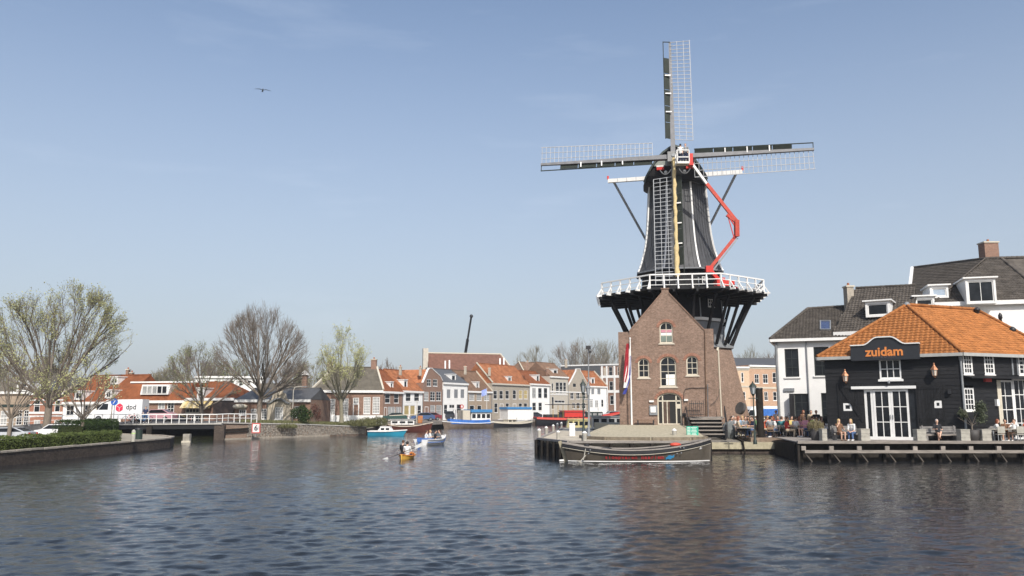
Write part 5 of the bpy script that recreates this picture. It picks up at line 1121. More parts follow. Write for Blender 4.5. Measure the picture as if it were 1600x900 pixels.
ridgeA0 = W(1262, 483.5, 72.2); e0, e1 = A0 + fa.n * .35 - fa.U * .3, A1 + fa.n * .35; b0_ = A0 - fa.n * 8.2 - fa.U * .3; b1_ = A1 - fa.n * 8.2
for p in (e0, e1, b0_, b1_): p.z = zeA + .08
ridgeA1 = on_roof(1345, 478.5, e0, (e1 - e0).cross(ridgeA0 - e0).normalized())
for i, F_ in enumerate([(e0, e1, ridgeA1, ridgeA0), (b0_, e0, ridgeA0), (b1_, b0_, ridgeA0, ridgeA1)]):
    rf = slab(F_, T_GR, hA)
    if i < 2: tiles(F_, T_GR, hA, rf, .25, .32)
ridge([e0 + V((0, 0, .06)), ridgeA0 + V((0, 0, .08)), ridgeA1 + V((0, 0, .08))], .12, T_GR, hA)
o = MB(); o.bar(e0 - V((0, 0, .1)), e1 - V((0, 0, .1)), .16, .22); o.build('gutter', WHITE, hA); o = MB(); o.bar(e0 - V((0, 0, .1)), b0_ - V((0, 0, .1)), .16, .22); o.build('gutter', WHITE, hA)
sk = W(1290, 510, 69); nA = (e1 - e0).normalized().cross((ridgeA0 - e0)).normalized()
def skylight(px0, py0, px1, py1, a, n, root, gm=None):
    P_ = [on_roof(x, y, a, n) for x, y in ((px0, py1), (px1, py1), (px1, py0), (px0, py0))]; nn = n if n.z > 0 else -n; o = MB()
    for i in range(4): o.bar(P_[i] + nn * .09, P_[(i + 1) % 4] + nn * .09, .09, .12, up=nn)
    w_ = o.build('skylight', GREYP, root); o = MB(); o.prism([p + nn * .08 for p in P_], nn * -.02); o.build('pane', gm or mat('skylight_glass', (.05, .07, .14), .08, .2, spec=.8), w_)
skylight(1282, 503, 1297.5, 516.5, e0, nA, hA)
def dormer(px0, py0, px1, py1, Y, deep, fc, root, m=WHITE, nx=1, ny=1, gm=GLASS, rf=WHITE, over=.18, plane=None):
    """a box dormer: front at depth Y facing like fc, running back into the roof"""
    if plane: Y = on_roof((px0 + px1) / 2, py1, *plane).y - .05
    a, b = W(px0, py1, Y), W(px1, py1, Y); t = W((px0 + px1) / 2, py0, Y).z; zb = (a.z + b.z) / 2; f_ = Fac(a, a + fc.U * ((b - a).length)); Lu = f_.len
    wall(f_, [(0, zb), (Lu, zb), (Lu, t), (0, t)], [rpoly((.16, zb + .14, Lu - .16, t - .2))], deep, m, root, name='dormer', reveal=.1)
    window(f_, (.17, zb + .15, Lu - .17, t - .21), nx, ny, m, gm, root, fw=.07, mw=.04, rec=.06, sill=False)
    o = MB(); o.prism([f_.P(-over, t + .01, over), f_.P(Lu + over, t + .01, over), f_.P(Lu + over, t + .12, over), f_.P(-over, t + .12, over)], f_.n * -(deep + over)); o.build('dormer_roof', rf, root)
# house B, taller, joined on the right
B0 = W(1312, 600, 66.2); B1 = W(1436, 600, 63.2); B0.z = B1.z = 0; fbB = Fac(B0, B1); hB = thing('white_house', 'white house with steep grey roof, brick chimney and a single white dormer', 'house', (B0.x, B0.y, .8), fbB.rz); zeB = 9.1
wall(fbB, [(0, .6), (fbB.len, .6), (fbB.len, zeB), (0, zeB)], [], 7, WHITEW, hB)
rB0 = W(1337, 451, 70.5); e0, e1 = B0 + fbB.n * .3 - fbB.U * .2, B1 + fbB.n * .3; e0.z = e1.z = zeB + .06; rB1 = on_roof(1430, 446.5, e0, (e1 - e0).cross(rB0 - e0).normalized()); rf = slab((e0, e1, rB1, rB0), T_GR, hB); tiles((e0, e1, rB1, rB0), T_GR, hB, rf, .25, .32); ridge([rB0 + V((0, 0, .05)), rB1 + V((0, 0, .05))], .12, T_GR, hB)
bb = rB0 - fbB.n * 4; bb.z = zeB; bb1 = rB1 - fbB.n * 4; bb1.z = zeB; slab((bb, bb1, rB1, rB0), T_GR, hB); o = MB(); o.prism([e0 - fbB.n * .2 + fbB.U * .15, rB0 + fbB.U * .15 - V((0, 0, .1)), bb + fbB.U * .15], fbB.U * .1); o.build('gable_wall', WHITEW, hB)
o = MB(); o.bar(e0 - V((0, 0, .12)), e1 - V((0, 0, .12)), .2, .3); o.build('gutter', WHITE, hB)
plB = (e0, (e1 - e0).cross(rB0 - e0).normalized()); dormer(1353, 472, 1388, 496, 66.3, 3.0, fbB, hB, nx=1, ny=1, plane=plB)
def chimney(px0, py0, px1, py1, Y, m, root, dpt=.8, pots=1, cap=CREAM):
    a, b = W(px0, (py0 + py1) / 2, Y), W(px1, (py0 + py1) / 2, Y); zt_ = W((px0 + px1) / 2, py0, Y).z; zb = W((px0 + px1) / 2, py1, Y).z; o = MB(); o.box(((a.x + b.x) / 2, Y + dpt / 2, (zt_ + zb) / 2 - .3), (b.x - a.x, dpt, zt_ - zb + .6)); ch = o.build('chimney', m, root)
    o = MB(); o.box(((a.x + b.x) / 2, Y + dpt / 2, zt_ + .05), (b.x - a.x + .14, dpt + .14, .12)); o.build('chimney_cap', cap, ch)
    for i in range(pots): o = MB(); x_ = a.x + (b.x - a.x) * (i + .5) / pots; o.tube([(x_, Y + dpt / 2, zt_), (x_, Y + dpt / 2, zt_ + .38)], [.13, .10], 8); o.build('chimney_pot', mat('terracotta', (.32, .13, .07), .8, .2), ch)
chimney(1324, 448, 1334.5, 478, 69.6, BR_GREY, hB)
# house C with the big roof
Ca = W(1474, 600, 66.2); Cb = W(1652, 600, 64.0); Ca.z = Cb.z = 0; fC = Fac(Ca, Cb); hC = thing('white_house', 'big white house with dark grey hipped roof, two dormers and brick chimney behind the restaurant', 'house', (Ca.x, Ca.y, .8), fC.rz); zeC = 11.45
wall(fC, [(0, .6), (fC.len, .6), (fC.len, zeC), (0, zeC)], [], 9, WHITEW, hC)
ap0 = W(1540, 405, 70.8); e0, e1 = Ca + fC.n * .3 - fC.U * .3, Cb + fC.n * .3; e0.z = e1.z = zeC + .08; ap1 = on_roof(1564, 404, e0, (e1 - e0).cross(ap0 - e0).normalized()); F_ = (e0, e1, ap1, ap0); rf = slab(F_, T_GR, hC); tiles(F_, T_GR, hC, rf, .25, .32)
lb = W(1421, 473, 70.5); lb.z = 12.2; lt = on_roof(1427, 419, lb, (e0 - lb).cross(ap0 - lb).normalized()); rt_ = ap0 + (lt - ap0) * .05; lb2 = e0 + (e0 - ap0) * .0; F2 = (lb, e0, ap0, lt); rf = slab(F2, T_GR, hC, th=.05); nn2 = (e0 - lb).cross(ap0 - lb).normalized(); 
tiles((lb, e0, ap0, ap0 + (lt - ap0)), T_GR, hC, rf, .25, .32)
rr_ = Cb + fC.U * 6 - fC.n * 4; rr_.z = zeC; bkr = ap1 + fC.U * 4.5 - fC.n * .6; rrb = rr_ - fC.n * 7; rrb.z = zeC; slab((e1, rr_, bkr, ap1), T_GR, hC); slab((rr_, rrb, bkr), T_GR, hC); cbb = Cb - fC.n * 9; cbb.z = zeC; slab((rrb, cbb, ap1, bkr), T_GR, hC)
o = MB(); o.prism([V((p.x, p.y, .6)) for p in (Cb + fC.U * .01, rr_ - fC.U * .35 - fC.n * .2, rrb - fC.U * .35, cbb)], (0, 0, zeC - .75)); o.build('side_wing', WHITEW, hC)
ridge([lt + V((0, 0, .06)), ap0 + V((0, 0, .06)), ap1 + V((0, 0, .06)), bkr + V((0, 0, .06))], .13, T_GR, hC); ridge([ap0 + V((0, 0, .1)), e0 + V((0, 0, .1))], .07, T_GR, hC); ridge([ap1 + V((0, 0, .06)), e1 + V((0, 0, .06))], .13, T_GR, hC)
o = MB(); o.bar(lb + V((-.1, 0, -.1)), lt + V((-.1, 0, 0)), .28, .35); o.build('verge_board', WHITE, hC)
o = MB(); o.bar(e0 - V((0, 0, .12)), e1 - V((0, 0, .12)), .22, .32); o.build('gutter', WHITE, hC)
o = MB(); w0 = W(1417, 600, 71); w0.z = 0; o.prism([(w0.x, 70.8, .6), (Ca.x, Ca.y + .4, .6), (Ca.x + 2, 76, .6), (w0.x + 2, 78, .6)], (0, 0, 11.4)); o.build('side_wall', WHITEW, hC)
plC = (e0, (e1 - e0).cross(ap0 - e0).normalized()); plD = (lb, (e0 - lb).cross(ap0 - lb).normalized()); dormer(1511, 436, 1553, 475, 67.2, 3.4, fC, hC, nx=2, ny=1, plane=plC); dormer(1454, 447, 1480, 466, 69.3, 3, fC, hC, plane=plD, gm=mat('painted_sky_reflection', (.35, .42, .5), .1, .15)); dormer(1429, 464, 1458, 480, 69.0, 3, fC, hC, plane=plD)  # middle dormer's pale pane: reflected sky is put into its colour
chimney(1539, 379, 1561, 406, 71.2, BR_BROWN, hC, 1.0)
# ================================================================== LAMPS, FLAG, SIGN, BOLLARDS, STEPS
def street_lantern(c, h, lb, m=GREENP, s=1.0):
    t = thing('street_lamp', lb, 'street lamp', c); c = V(c); o = MB(); o.tube([c, c + V((0, 0, .25)), c + V((0, 0, .3)), c + V((0, 0, 1.0)), c + V((0, 0, 1.05)), c + V((0, 0, h - .9))], [.14, .13, .09, .07, .05, .038], 10); o.build('post', m, t)
    o = MB(); o.bar(c + V((-.32, 0, h - 1.05)), c + V((.32, 0, h - 1.05)), .05, .05); o.build('ladder_bar', m, t)
    p = c + V((0, 0, h - .75)); o = MB(); o.tube([p, p + V((0, 0, .48))], [.13 * s, .23 * s], 6, smooth=False); o.build('lamp_glass', mat('lamp_glass', (.35, .37, .38), .15, .2), t)
    o = MB(); o.tube([p + V((0, 0, .48)), p + V((0, 0, .53)), p + V((0, 0, .7)), p + V((0, 0, .78))], [.30 * s, .27 * s, .1 * s, .03], 6, smooth=False); o.ball(p + V((0, 0, .8)), .05, 6, 5); o.tube([p + V((0, 0, -.16)), p], [.05, .14 * s], 6)
    for k in range(6): a = 2 * pi * k / 6; o.bar(p + V((.14 * s * cos(a), .14 * s * sin(a), 0)), p + V((.24 * s * cos(a), .24 * s * sin(a), .48)), .025, .025)
    o.build('lamp_cage', m, t)
c = G(912, 689, 1.1); street_lantern(c, W(909, 595, c.y).z - 1.1, 'old green lantern post on the wharf, nearest the water', s=.68)
c = G(920, 686, 1.1); street_lantern(c, W(917, 600, c.y).z - 1.1, 'grey lantern post on the wharf just right of the green one', GREYP, .66)
c = G(1180, 694, .78); street_lantern(c, W(1179, 598, c.y).z - .78, 'dark green lantern post at the crowded terrace', s=.95)
c = G(921, 680, 1.1); c.z = 1.1; t = thing('mast', 'tall thin grey mast with a dark camera head on the wharf', 'mast', c); hh = W(917, 546, c.y).z; o = MB(); o.tube([c, V((c.x, c.y, hh))], [.07, .04], 8); o.build('pole', GREYP, t); o = MB(); o.box((c.x, c.y, hh + .15), (.38, .3, .28)); o.box((c.x + .12, c.y, hh - .2), (.2, .2, .2)); o.build('camera_head', BLACK, t)
c = W(1188, 660, 62); c.z = .78; t = thing('mooring_post', 'thick dark timber post behind the terrace lantern', 'post', c); o = MB(); o.tube([c, V((c.x, c.y, W(1187, 608, 62).z))], .27, 12); o.build('post_shaft', WOODD, t); o = MB(); o.tube([V((c.x, c.y, W(1187, 608, 62).z)), V((c.x, c.y, W(1187, 608, 62).z + .1))], [.30, .26], 12); o.build('post_cap', BLACK, t)
def bollard(px, py, z, h, r0, lb, m=PLT):
    c = G(px, py, z); t = thing('mooring_bollard', lb, 'bollard', c, 0, 'pale mooring posts along the wharf edge'); o = MB(); o.tube([c, c + V((0, 0, h * .8))], r0, 10); o.build('post_shaft', m, t); o = MB(); o.tube([c + V((0, 0, h * .8)), c + V((0, 0, h * .85)), c + V((0, 0, h)), ], [r0 * 1.12, r0 * 1.1, r0 * .35], 10); o.build('post_cap', WHITE, t)
for x, y, h, r0, lb in ((842.5, 684.3, .66, .13, 'pale mooring post at the outer corner of the wharf'), (853.5, 679, .66, .13, 'pale mooring post second along the wharf side'), (864.5, 675, .68, .12, 'pale mooring post third along the wharf side'), (871, 672, .7, .12, 'pale mooring post fourth along the wharf side'), (877.3, 670, .72, .12, 'pale mooring post farthest along the wharf side'), (872.3, 686.3, .58, .12, 'pale mooring post standing in behind the corner post'), (913.5, 690, .65, .14, 'pale mooring post at the bow of the grey boat'), (1054, 686.5, .72, .15, 'pale mooring post with a rope amidships of the grey boat')):
    bollard(x, y, 1.1, h, r0, lb)
c = G(894, 681, 1.1); t = thing('service_cabinet', 'white upright cabinet standing on the wharf paving', 'cabinet', c); o = MB(); o.box(c + V((0, 0, .45)), (.42, .42, .9)); o.build('cabinet_body', WHITE, t); o = MB(); o.box(c + V((0, 0, .93)), (.5, .5, .06)); o.build('cabinet_lid', WHITE, t)
# small wharf debris: ropes and fenders on the edge
c0, c1 = G(1054, 680, 1.1), G(1040, 691, 1.12); o = MB(); pts = [V((c0.x, c0.y, 1.7)).lerp(V((c1.x, 53.0, 1.14)), i / 8) - V((0, 0, .15 * sin(pi * i / 8))) for i in range(9)]; o.tube(pts, .02, 5); tag(o.build('mooring_rope', WOODB, None, tuple(pts[0])), 'thin mooring rope running from the post down to the grey boat', 'rope')
# flagpole
c = G(987.5, 675.5, 1.35); c = V((c.x, c.y, 1.3)); topz = W(983.5, 530, c.y).z; t = thing('flagpole', 'white flagpole in front of the brick warehouse', 'flagpole', c); o = MB(); o.tube([c, V((c.x, c.y, topz))], [.075, .045], 10); o.build('pole', WHITE, t); o = MB(); o.ball((c.x, c.y, topz + .06), .08, 8, 6); o.build('finial', WHITE, t); o = MB(); o.tube([c - V((0, 0, .1)), c + V((0, 0, .12))], .2, 12); o.build('foot', CONC, t)
fl = thing('flag', 'limp red white and blue flag hanging from the white pole', 'flag', (c.x, c.y, 5)); fz0, fz1 = W(975, 612, c.y).z, W(978, 537, c.y).z
for j, (m_, q_) in enumerate(((mat('flag_red', (.33, .02, .03), .8), [(977, 981.5, 537), (974, 981.5, 560), (971.5, 980, 585), (971.5, 976, 597)]), (WHITE, [(981.5, 984, 545), (978, 983.5, 570), (973, 983, 592), (971, 979, 606)]), (mat('flag_blue', (.05, .06, .28), .8), [(984, 986.5, 556), (982, 986, 585), (977, 982, 600), (969.5, 976, 616)]))):
    n_ = 18; k_ = 8; vs = []; fs = []
    for i in range(n_ + 1):
        t_ = 3 * i / n_; a_ = min(2, int(t_)); f_ = t_ - a_; lx = q_[a_][0] + (q_[a_ + 1][0] - q_[a_][0]) * f_; rx = q_[a_][1] + (q_[a_ + 1][1] - q_[a_][1]) * f_; yy = q_[a_][2] + (q_[a_ + 1][2] - q_[a_][2]) * f_
        for k in range(k_ + 1):
            p_ = W(984.5 + (lx + (rx - lx) * k / k_ - 984.5) * .8, yy, c.y); vs.append((p_.x, c.y - .12 + .07 * sin(k * 1.3 + t_ * 1.5 + j) + .04 * j, p_.z))
    for i in range(n_):
        for k in range(k_): a = i * (k_ + 1) + k; fs.append((a, a + 1, a + k_ + 2, a + k_ + 1))
    mb = MB(); mb.add(vs, fs, True); mb.build(('red_band', 'white_band', 'blue_band')[j], m_, fl)
# green information board
c = G(1082, 684.5, 1.12); c.y = 57.2; c.x = W(1082, 676, 57.2).x; t = thing('information_board', 'small turquoise green information board with white lines beside the steps', 'sign', c, .1); RM[t] = Matrix.Identity(4); TUR = mat('turquoise_board', (.03, .36, .24), .5, .1)
zb_ = W(1082, 683, 57.2).z - c.z; zt_ = W(1082, 666, 57.2).z - c.z; o = MB(); o.box((0, 0, (zb_ + zt_) / 2), (.82, .05, zt_ - zb_)); o.build('panel', TUR, t)
o = MB()
for i in range(7):
    z = zb_ + (zt_ - zb_) * (i + .7) / 7.6; o.box((-.26 + .0, -.028, z), (.22, .008, .035)); o.box((.1, -.028, z), (.42 - .06 * (i % 3), .008, .03))
o.build('text_lines', WHITE, t)
for s in (-.36, .36): o = MB(); o.box((s, .03, zb_ / 2 + .1), (.05, .05, zb_ + .3)); o.build('leg', GREYP, t)
# low bench against the warehouse
p = fb.P(fb.uv(1009, 660)[0], 1.92, .5); t = thing('bench', 'low dark bench against the brick warehouse wall left of the arched door', 'bench', p, fb.rz); RM[t] = Matrix.Identity(4)
for i in range(3): o = MB(); o.box((0, -.16 + i * .16, .38), (1.5, .14, .04)); o.build('seat_slat', WOODB, t)
for s in (-.6, .6): o = MB(); o.box((s, 0, .18), (.1, .4, .36)); o.build('leg', BLACK, t)
# broad timber steps and dark side wall
st = thing('timber_steps', 'broad dark timber steps with pale treads right of the arched door', 'steps', (15.6, 63, 1)); SA, SB = W(1078, 660, 63.5), W(1132, 660, 63.5); TR = mat('sun_bleached_timber', (.4, .4, .3))
for i in range(5):
    yy = 62.2 + .62 * i; zz = 1.30 + .27 * i; xa = W(1086 - 2.2 * i, 660, yy).x; xb = W(1131 - .5 * i, 660, yy).x
    o = MB(); o.box(((xa + xb) / 2, yy, zz), (xb - xa, .42, .09)); o.build('tread', TR, st); o = MB(); o.box(((xa + xb) / 2, yy + .17, zz - .13), (xb - xa - .05, .04, .2)); o.build('riser', BLACK, st)
o = MB(); xa = W(1076, 660, 65.4).x; xb = W(1130, 660, 65.4).x; o.box(((xa + xb) / 2, 65.6, 2.5), (xb - xa, .9, .12)); o.build('landing', WOODG, st)
for xp, nm in ((1074, 'left'), (1133, 'right')):
    a = W(xp + (9 if xp < 1100 else 0), 670, 61.9); b = W(xp - (5 if xp < 1100 else 0), 655, 65.2); o = MB(); o.prism([(a.x, a.y, .95), (b.x, b.y, 1.2), (b.x, b.y, 2.75), (a.x, a.y, 1.5)], (.1, 0, 0)); o.build('side_panel', BLACKP, st)
for xx in (1072, 1132):
    a, b = W(xx + 4, 665, 62.0), W(xx, 640, 65.6); a.z = 2.1; b.z = 3.35; o = MB(); o.bar(a, b, .06, .06); o.bar(V((a.x, a.y, 1.1)), a, .06, .06); o.bar(V((b.x, b.y, 2.5)), b, .06, .06); o.build('handrail', BLACK, st)
gt = thing('iron_gate', 'low black iron gate leaning on the warehouse wall above the timber steps', 'gate', fb.P(6, 2.5, .6), fb.rz); ga, gb = fb.uv(1077, 640)[0], fb.uv(1099, 640)[0]
for i in range(8): u = ga + (gb - ga) * i / 7; o = MB(); o.bar(fb.P(u, 2.55, .55), fb.P(u, 3.65 + .15 * (i % 2), .55), .03, .03); o.build('gate_bar', BLACK, gt)
for z in (2.7, 3.55): o = MB(); o.bar(fb.P(ga, z, .55), fb.P(gb, z, .55), .05, .05); o.build('gate_rail', BLACK, gt)
t = thing('rolled_tarpaulin', 'grey covered heap beside the top of the timber steps', 'tarpaulin', (17.6, 64, 1)); c = W(1138, 668, 63.5); o = MB(); o.ball((c.x, c.y, 1.45), .75, 14, 9, (.75, .8, 1.0)); o.build('cover', mat('grey_canvas_cover', (.15, .16, .155), .8, .25, 4, bump=.5), t)
# millstone leaning on the brick base
c = W(1155, 628, 67.0); t = thing('leaning_wheel', 'dark round millstone leaning at the foot of the brick mill base', 'millstone', c); o = MB(); o.tube([W(1155, 640, 66.8), W(1156, 640, 67.0)], [.0, .0], 3)
o = MB(); nn_ = V((-.75, -.35, .25)).normalized(); cc_ = W(1157, 638, 66.9); o.tube([cc_ - nn_ * .12, cc_ + nn_ * .12], .5, 20); o.build('stone', mat('dark_millstone', (.09, .085, .08), .85, .3, 3), t)
# ================================================================== TERRACE CROWD
CH = {}
def bistro_chair(c, rz, lb, seatm):
    key = seatm.name
    if key not in CH:
        t = thing('chair', lb, 'chair', c, rz, 'chairs on the crowded terrace'); RM[t] = Matrix.Identity(4); o = MB(); o.box((0, 0, .45), (.42, .42, .04)); o.build('seat', seatm, t)
        o = MB(); pts = [V((-.2, .2, .45)), V((-.21, .25, .8)), V((0, .28, .88)), V((.21, .25, .8)), V((.2, .2, .45))]
        for a, b in zip(pts[:-1], pts[1:]): o.bar(a, b, .04, .04)
        o.box((0, .24, .68), (.38, .03, .2)); o.build('backrest', seatm, t)
        for sx in (-.18, .18):
            for sy in (-.18, .18): o = MB(); o.box((sx, sy, .215), (.035, .035, .43)); o.build('leg', BLACK, t)
        CH[key] = t; return t
    r = copy_tree(CH[key]); place(r, c, rz); r['label'] = lb; return r
crowd = [  # px, Y, facing, pose, shirt, legs, hair, long, shorts, skin, label
 (1141, 64.5, .6, 'sit_lean', 'grey', 'navy', 'dark', 0, 0, 0, 'person in grey nearest the covered heap by the steps'),
 (1150, 66.0, -.8, 'sit_up', 'white', 'denim', 'brown', 0, 0, 0, 'person in white with brown hair, leftmost row of the terrace'),
 (1154, 62.4, 1.3, 'sit_up', 'beige', 'black', 'red', 1, 0, 0, 'auburn haired person in beige at the pale front table'),
 (1163, 63.4, .2, 'sit_lean', 'grey', 'black', 'brown', 0, 0, 0, 'person in dark grey behind the pale front table'),
 (1169, 64.6, -.3, 'sit_up', 'brown', 'navy', 'dark', 1, 0, 1, 'long dark haired person in brown behind the pale front table'),
 (1176, 62.3, -1.5, 'sit_up', 'navy', 'denim', 'brown', 0, 0, 0, 'person in navy sitting just left of the terrace lantern post'),
 (1176, 67.5, .1, 'sit_side', 'black', 'grey', 'dark', 0, 0, 0, 'person in black far behind the terrace lantern post'),
 (1194, 63.2, 1.4, 'sit_lean', 'orange', 'beige', 'brown', 0, 0, 1, 'person in bright orange red shirt right of the dark timber post'),
 (1200, 66.5, -.4, 'sit_up', 'white', 'navy', 'blond', 1, 0, 0, 'blond person in white behind the orange shirt'),
 (1206, 69.0, .5, 'sit_up', 'lightblue', 'grey', 'dark', 0, 0, 0, 'person in light blue in front of the white house corner'),
 (1209, 64.2, 2.8, 'sit_up', 'black', 'black', 'dark', 0, 0, 0, 'person in black seen from behind on the terrace'),
 (1215, 67.2, -.2, 'sit_lean', 'red', 'denim', 'brown', 0, 0, 0, 'person in red among the back terrace tables'),
 (1221, 62.6, 2.6, 'sit_up', 'teal', 'black', 'brown', 0, 0, 0, 'person in dark teal with back to the water on a pale chair'),
 (1222, 65.8, .9, 'sit_up', 'white', 'beige', 'grey', 0, 0, 0, 'grey haired person in white in the middle of the terrace'),
 (1229, 68.6, 0, 'sit_up', 'green', 'navy', 'dark', 0, 0, 0, 'person in green by the white wall'),
 (1231, 63.5, -1.2, 'sit_lean', 'brown', 'black', 'dark', 1, 0, 1, 'long dark haired person in brown mid terrace'),
 (1237, 66.0, .4, 'sit_up', 'yellow', 'lightblue', 'dark', 0, 0, 0, 'person in pale yellow below the climbing plant'),
 (1243, 61.5, 2.2, 'sit_up', 'white', 'black', 'brown', 0, 0, 0, 'person in white on a white chair near the deck corner'),
 (1245, 64.4, -.6, 'sit_lean', 'red', 'navy', 'dark', 0, 0, 0, 'person in dark red before the dark shutter'),
 (1250, 62.5, .9, 'sit_up', 'pink', 'grey', 'red', 1, 0, 0, 'auburn haired person in pink before the dark door'),
 (1256, 67.0, 0, 'stand', 'brown', 'black', 'red', 1, 0, 1, 'standing waitress in brown in front of the dark door of the white house'),
 (1258, 60.6, -1.1, 'sit_up', 'pink', 'denim', 'brown', 0, 1, 0, 'person in pink and jeans shorts close to the dry grass pot'),
 (1263, 63.8, .3, 'sit_lean', 'white', 'beige', 'blond', 1, 0, 0, 'blond person in white right of the dark door'),
 (1268, 66.2, -.2, 'stand', 'beige', 'navy', 'brown', 0, 0, 0, 'standing person in beige against the white wall'),
 (1270, 60.0, 1.5, 'sit_up', 'lime', 'lime', 'brown', 0, 1, 0, 'person in lime yellow clothes beside the dry grass pot'),
 (1277, 62.2, -.9, 'sit_up', 'beige', 'brown', 'dark', 0, 0, 1, 'person in beige behind the dry grass'),
 (1284, 63.5, .5, 'sit_side', 'brown', 'denim', 'brown', 1, 0, 0, 'person with long brown hair at the black restaurant corner'),
 (1146, 68.5, 1.8, 'sit_up', 'beige', 'grey', 'grey', 0, 0, 0, 'grey haired person in beige near the foot of the brick mill'),
 (1187, 70.0, .4, 'stand', 'red', 'denim', 'dark', 0, 0, 0, 'standing person in red walking behind the timber post'),
 (1213, 71.5, -.8, 'stand', 'white', 'navy', 'brown', 0, 0, 0, 'standing person in white at the corner of the white house'),
 (1160, 66.6, -.5, 'sit_up', 'lightblue', 'navy', 'blond', 1, 0, 0, 'blond person in light blue at the back left of the terrace'),
 (1183, 66.2, .9, 'sit_up', 'green', 'black', 'brown', 0, 0, 0, 'person in green just behind the timber post'),
 (1203, 61.6, 2.9, 'sit_up', 'grey', 'black', 'dark', 0, 0, 0, 'person in grey with back to the water, front middle of the terrace'),
 (1211, 61.9, -1.4, 'sit_lean', 'white', 'denim', 'red', 1, 0, 0, 'auburn haired person in white, front middle of the terrace'),
 (1230, 61.2, 1.2, 'sit_up', 'red', 'beige', 'brown', 0, 0, 0, 'person in red between the teal and the white guests'),
 (1226, 70.5, -.2, 'stand', 'navy', 'navy', 'dark', 0, 0, 0, 'standing person in navy under the tall white house window'),
 (1241, 69.2, .3, 'stand', 'yellow', 'beige', 'brown', 0, 0, 0, 'standing person in yellow by the climbing plant'),
 (1276, 65.2, -.4, 'stand', 'black', 'black', 'dark', 0, 0, 1, 'standing waiter in black at the restaurant corner'),
 (1264, 61.4, -.3, 'sit_lean', 'orange', 'denim', 'blond', 1, 0, 0, 'blond person in orange behind the dry grass pot'),
]
CHM = [mat('bistro_black', (.03, .03, .03), .5, .2), mat('bistro_pale', (.50, .47, .42), .6, .15), mat('bistro_wood', (.25, .16, .10), .6, .2)]
for i, (px, Y, rz, kind, sh, lg, hr, lh, shr, sk_, lb) in enumerate(crowd):
    p = W(px, 660, Y);     z = 1.08 if not (p.x > 18.6 and Y < 60.7) else DZ
    pp_ = person(kind, (p.x, Y, z), rz, sh, lg, hr, lb, 'people at the waterside terrace', skin=sk_, longh=bool(lh), shorts=bool(shr), shoes=('white', 'black', 'brown')[i % 3]); pp_.scale = (1.13, 1.13, 1.13)
    if kind.startswith('sit'):
        cm_ = CHM[(i * 5 + 1) % 3] if lb.find('white chair') < 0 and lb.find('pale chair') < 0 else CHM[1]
        bistro_chair((p.x, Y, z), rz, {'bistro_black': 'black', 'bistro_pale': 'pale', 'bistro_wood': 'brown wooden'}[cm_.name] + ' terrace chair of the ' + ' '.join(lb.replace('person', 'guest').split(',')[0].split()[:9]), cm_)
for i, (px, Y, lb, m_) in enumerate([(1164, 61.8, 'pale wooden table at the front left of the terrace', PLT), (1199, 63.6, 'dark table right of the timber post', CHM[0]), (1215, 62.2, 'dark table beside the guest in teal', CHM[0]), (1226, 65.0, 'brown table in the middle of the terrace', CHM[2]), (1237, 61.6, 'small dark table near the deck corner', CHM[0]), (1253, 61.2, 'pale table close to the pot of dry grass', PLT), (1170, 66.0, 'brown table behind the front left table', CHM[2]), (1262, 65.0, 'brown table by the white house wall', CHM[2])]):
    p = W(px, 660, Y); t = thing('table', lb, 'table', (p.x, Y, 1.03), 0, 'tables on the crowded terrace'); RM[t] = Matrix.Identity(4); o = MB(); o.box((0, 0, .74), (1.0, .8, .04)); o.build('table_top', m_, t); o = MB(); o.tube([(0, 0, .05), (0, 0, .72)], .035, 8); o.build('pedestal', BLACK, t); o = MB(); o.box((0, 0, .03), (.55, .08, .05)); o.box((0, 0, .03), (.08, .55, .05)); o.build('foot', BLACK, t)
    for k in range(2):
        g_ = MB(); q_ = V((p.x - .25 + .4 * k, Y + .1 - .2 * k, t.location.z + .762)); g_.tube([q_, q_ + V((0, 0, .15))], [.03, .042], 8); tag(g_.build('drinking_glass', mat('drink_glass', (.42, .28, .10) , .1, .3), None, tuple(q_)), ('amber drink glass on left of the ' if k == 0 else 'amber drink glass on right of the ') + ' '.join(lb.split()[:8]), 'glass', 'glasses on the terrace tables')
# climbing plant on the white wall, gap fence, parked boat trailer behind
p = fa.P(fa.uv(1233, 640)[0], .8, .35); bush(p, .45, 2.2, LEAFO, 'thin climbing shrub against the white house wall', 500, .06, 8, 'climbing_shrub', 'shrub', 4)
tv = vehicle('van', (0, 0, 0), pi / 2 * 0, WHITEW, 'white van with a blue cover parked behind the terrace', 'van'); p = W(1198, 640, 104); place(tv, (p.x - 1, 104, 1.05), .15)
o = MB(); o.box((.9, -1.02, 1.75), (2.6, .04, .9)); o.build('blue_cover', BLUET, tv)
fn = thing('timber_fence', 'horizontal brown timber fence between the brick mill and the terrace', 'fence', W(1165, 650, 80)); fa0, fa1 = W(1158, 650, 84), W(1212, 650, 84)
for i in range(6): o = MB(); z = 1.0 + .28 * i; o.bar(V((fa0.x, 84, z)), V((fa1.x, 84, z)), .04, .22); o.build('fence_board', mat('brown_fence_timber', (.22, .17, .12), .8, .25, 4), fn)
for i in range(5): o = MB(); x_ = fa0.x + (fa1.x - fa0.x) * i / 4; o.box((x_, 84.05, 1.6), (.1, .1, 1.9)); o.build('post', WOODD, fn)
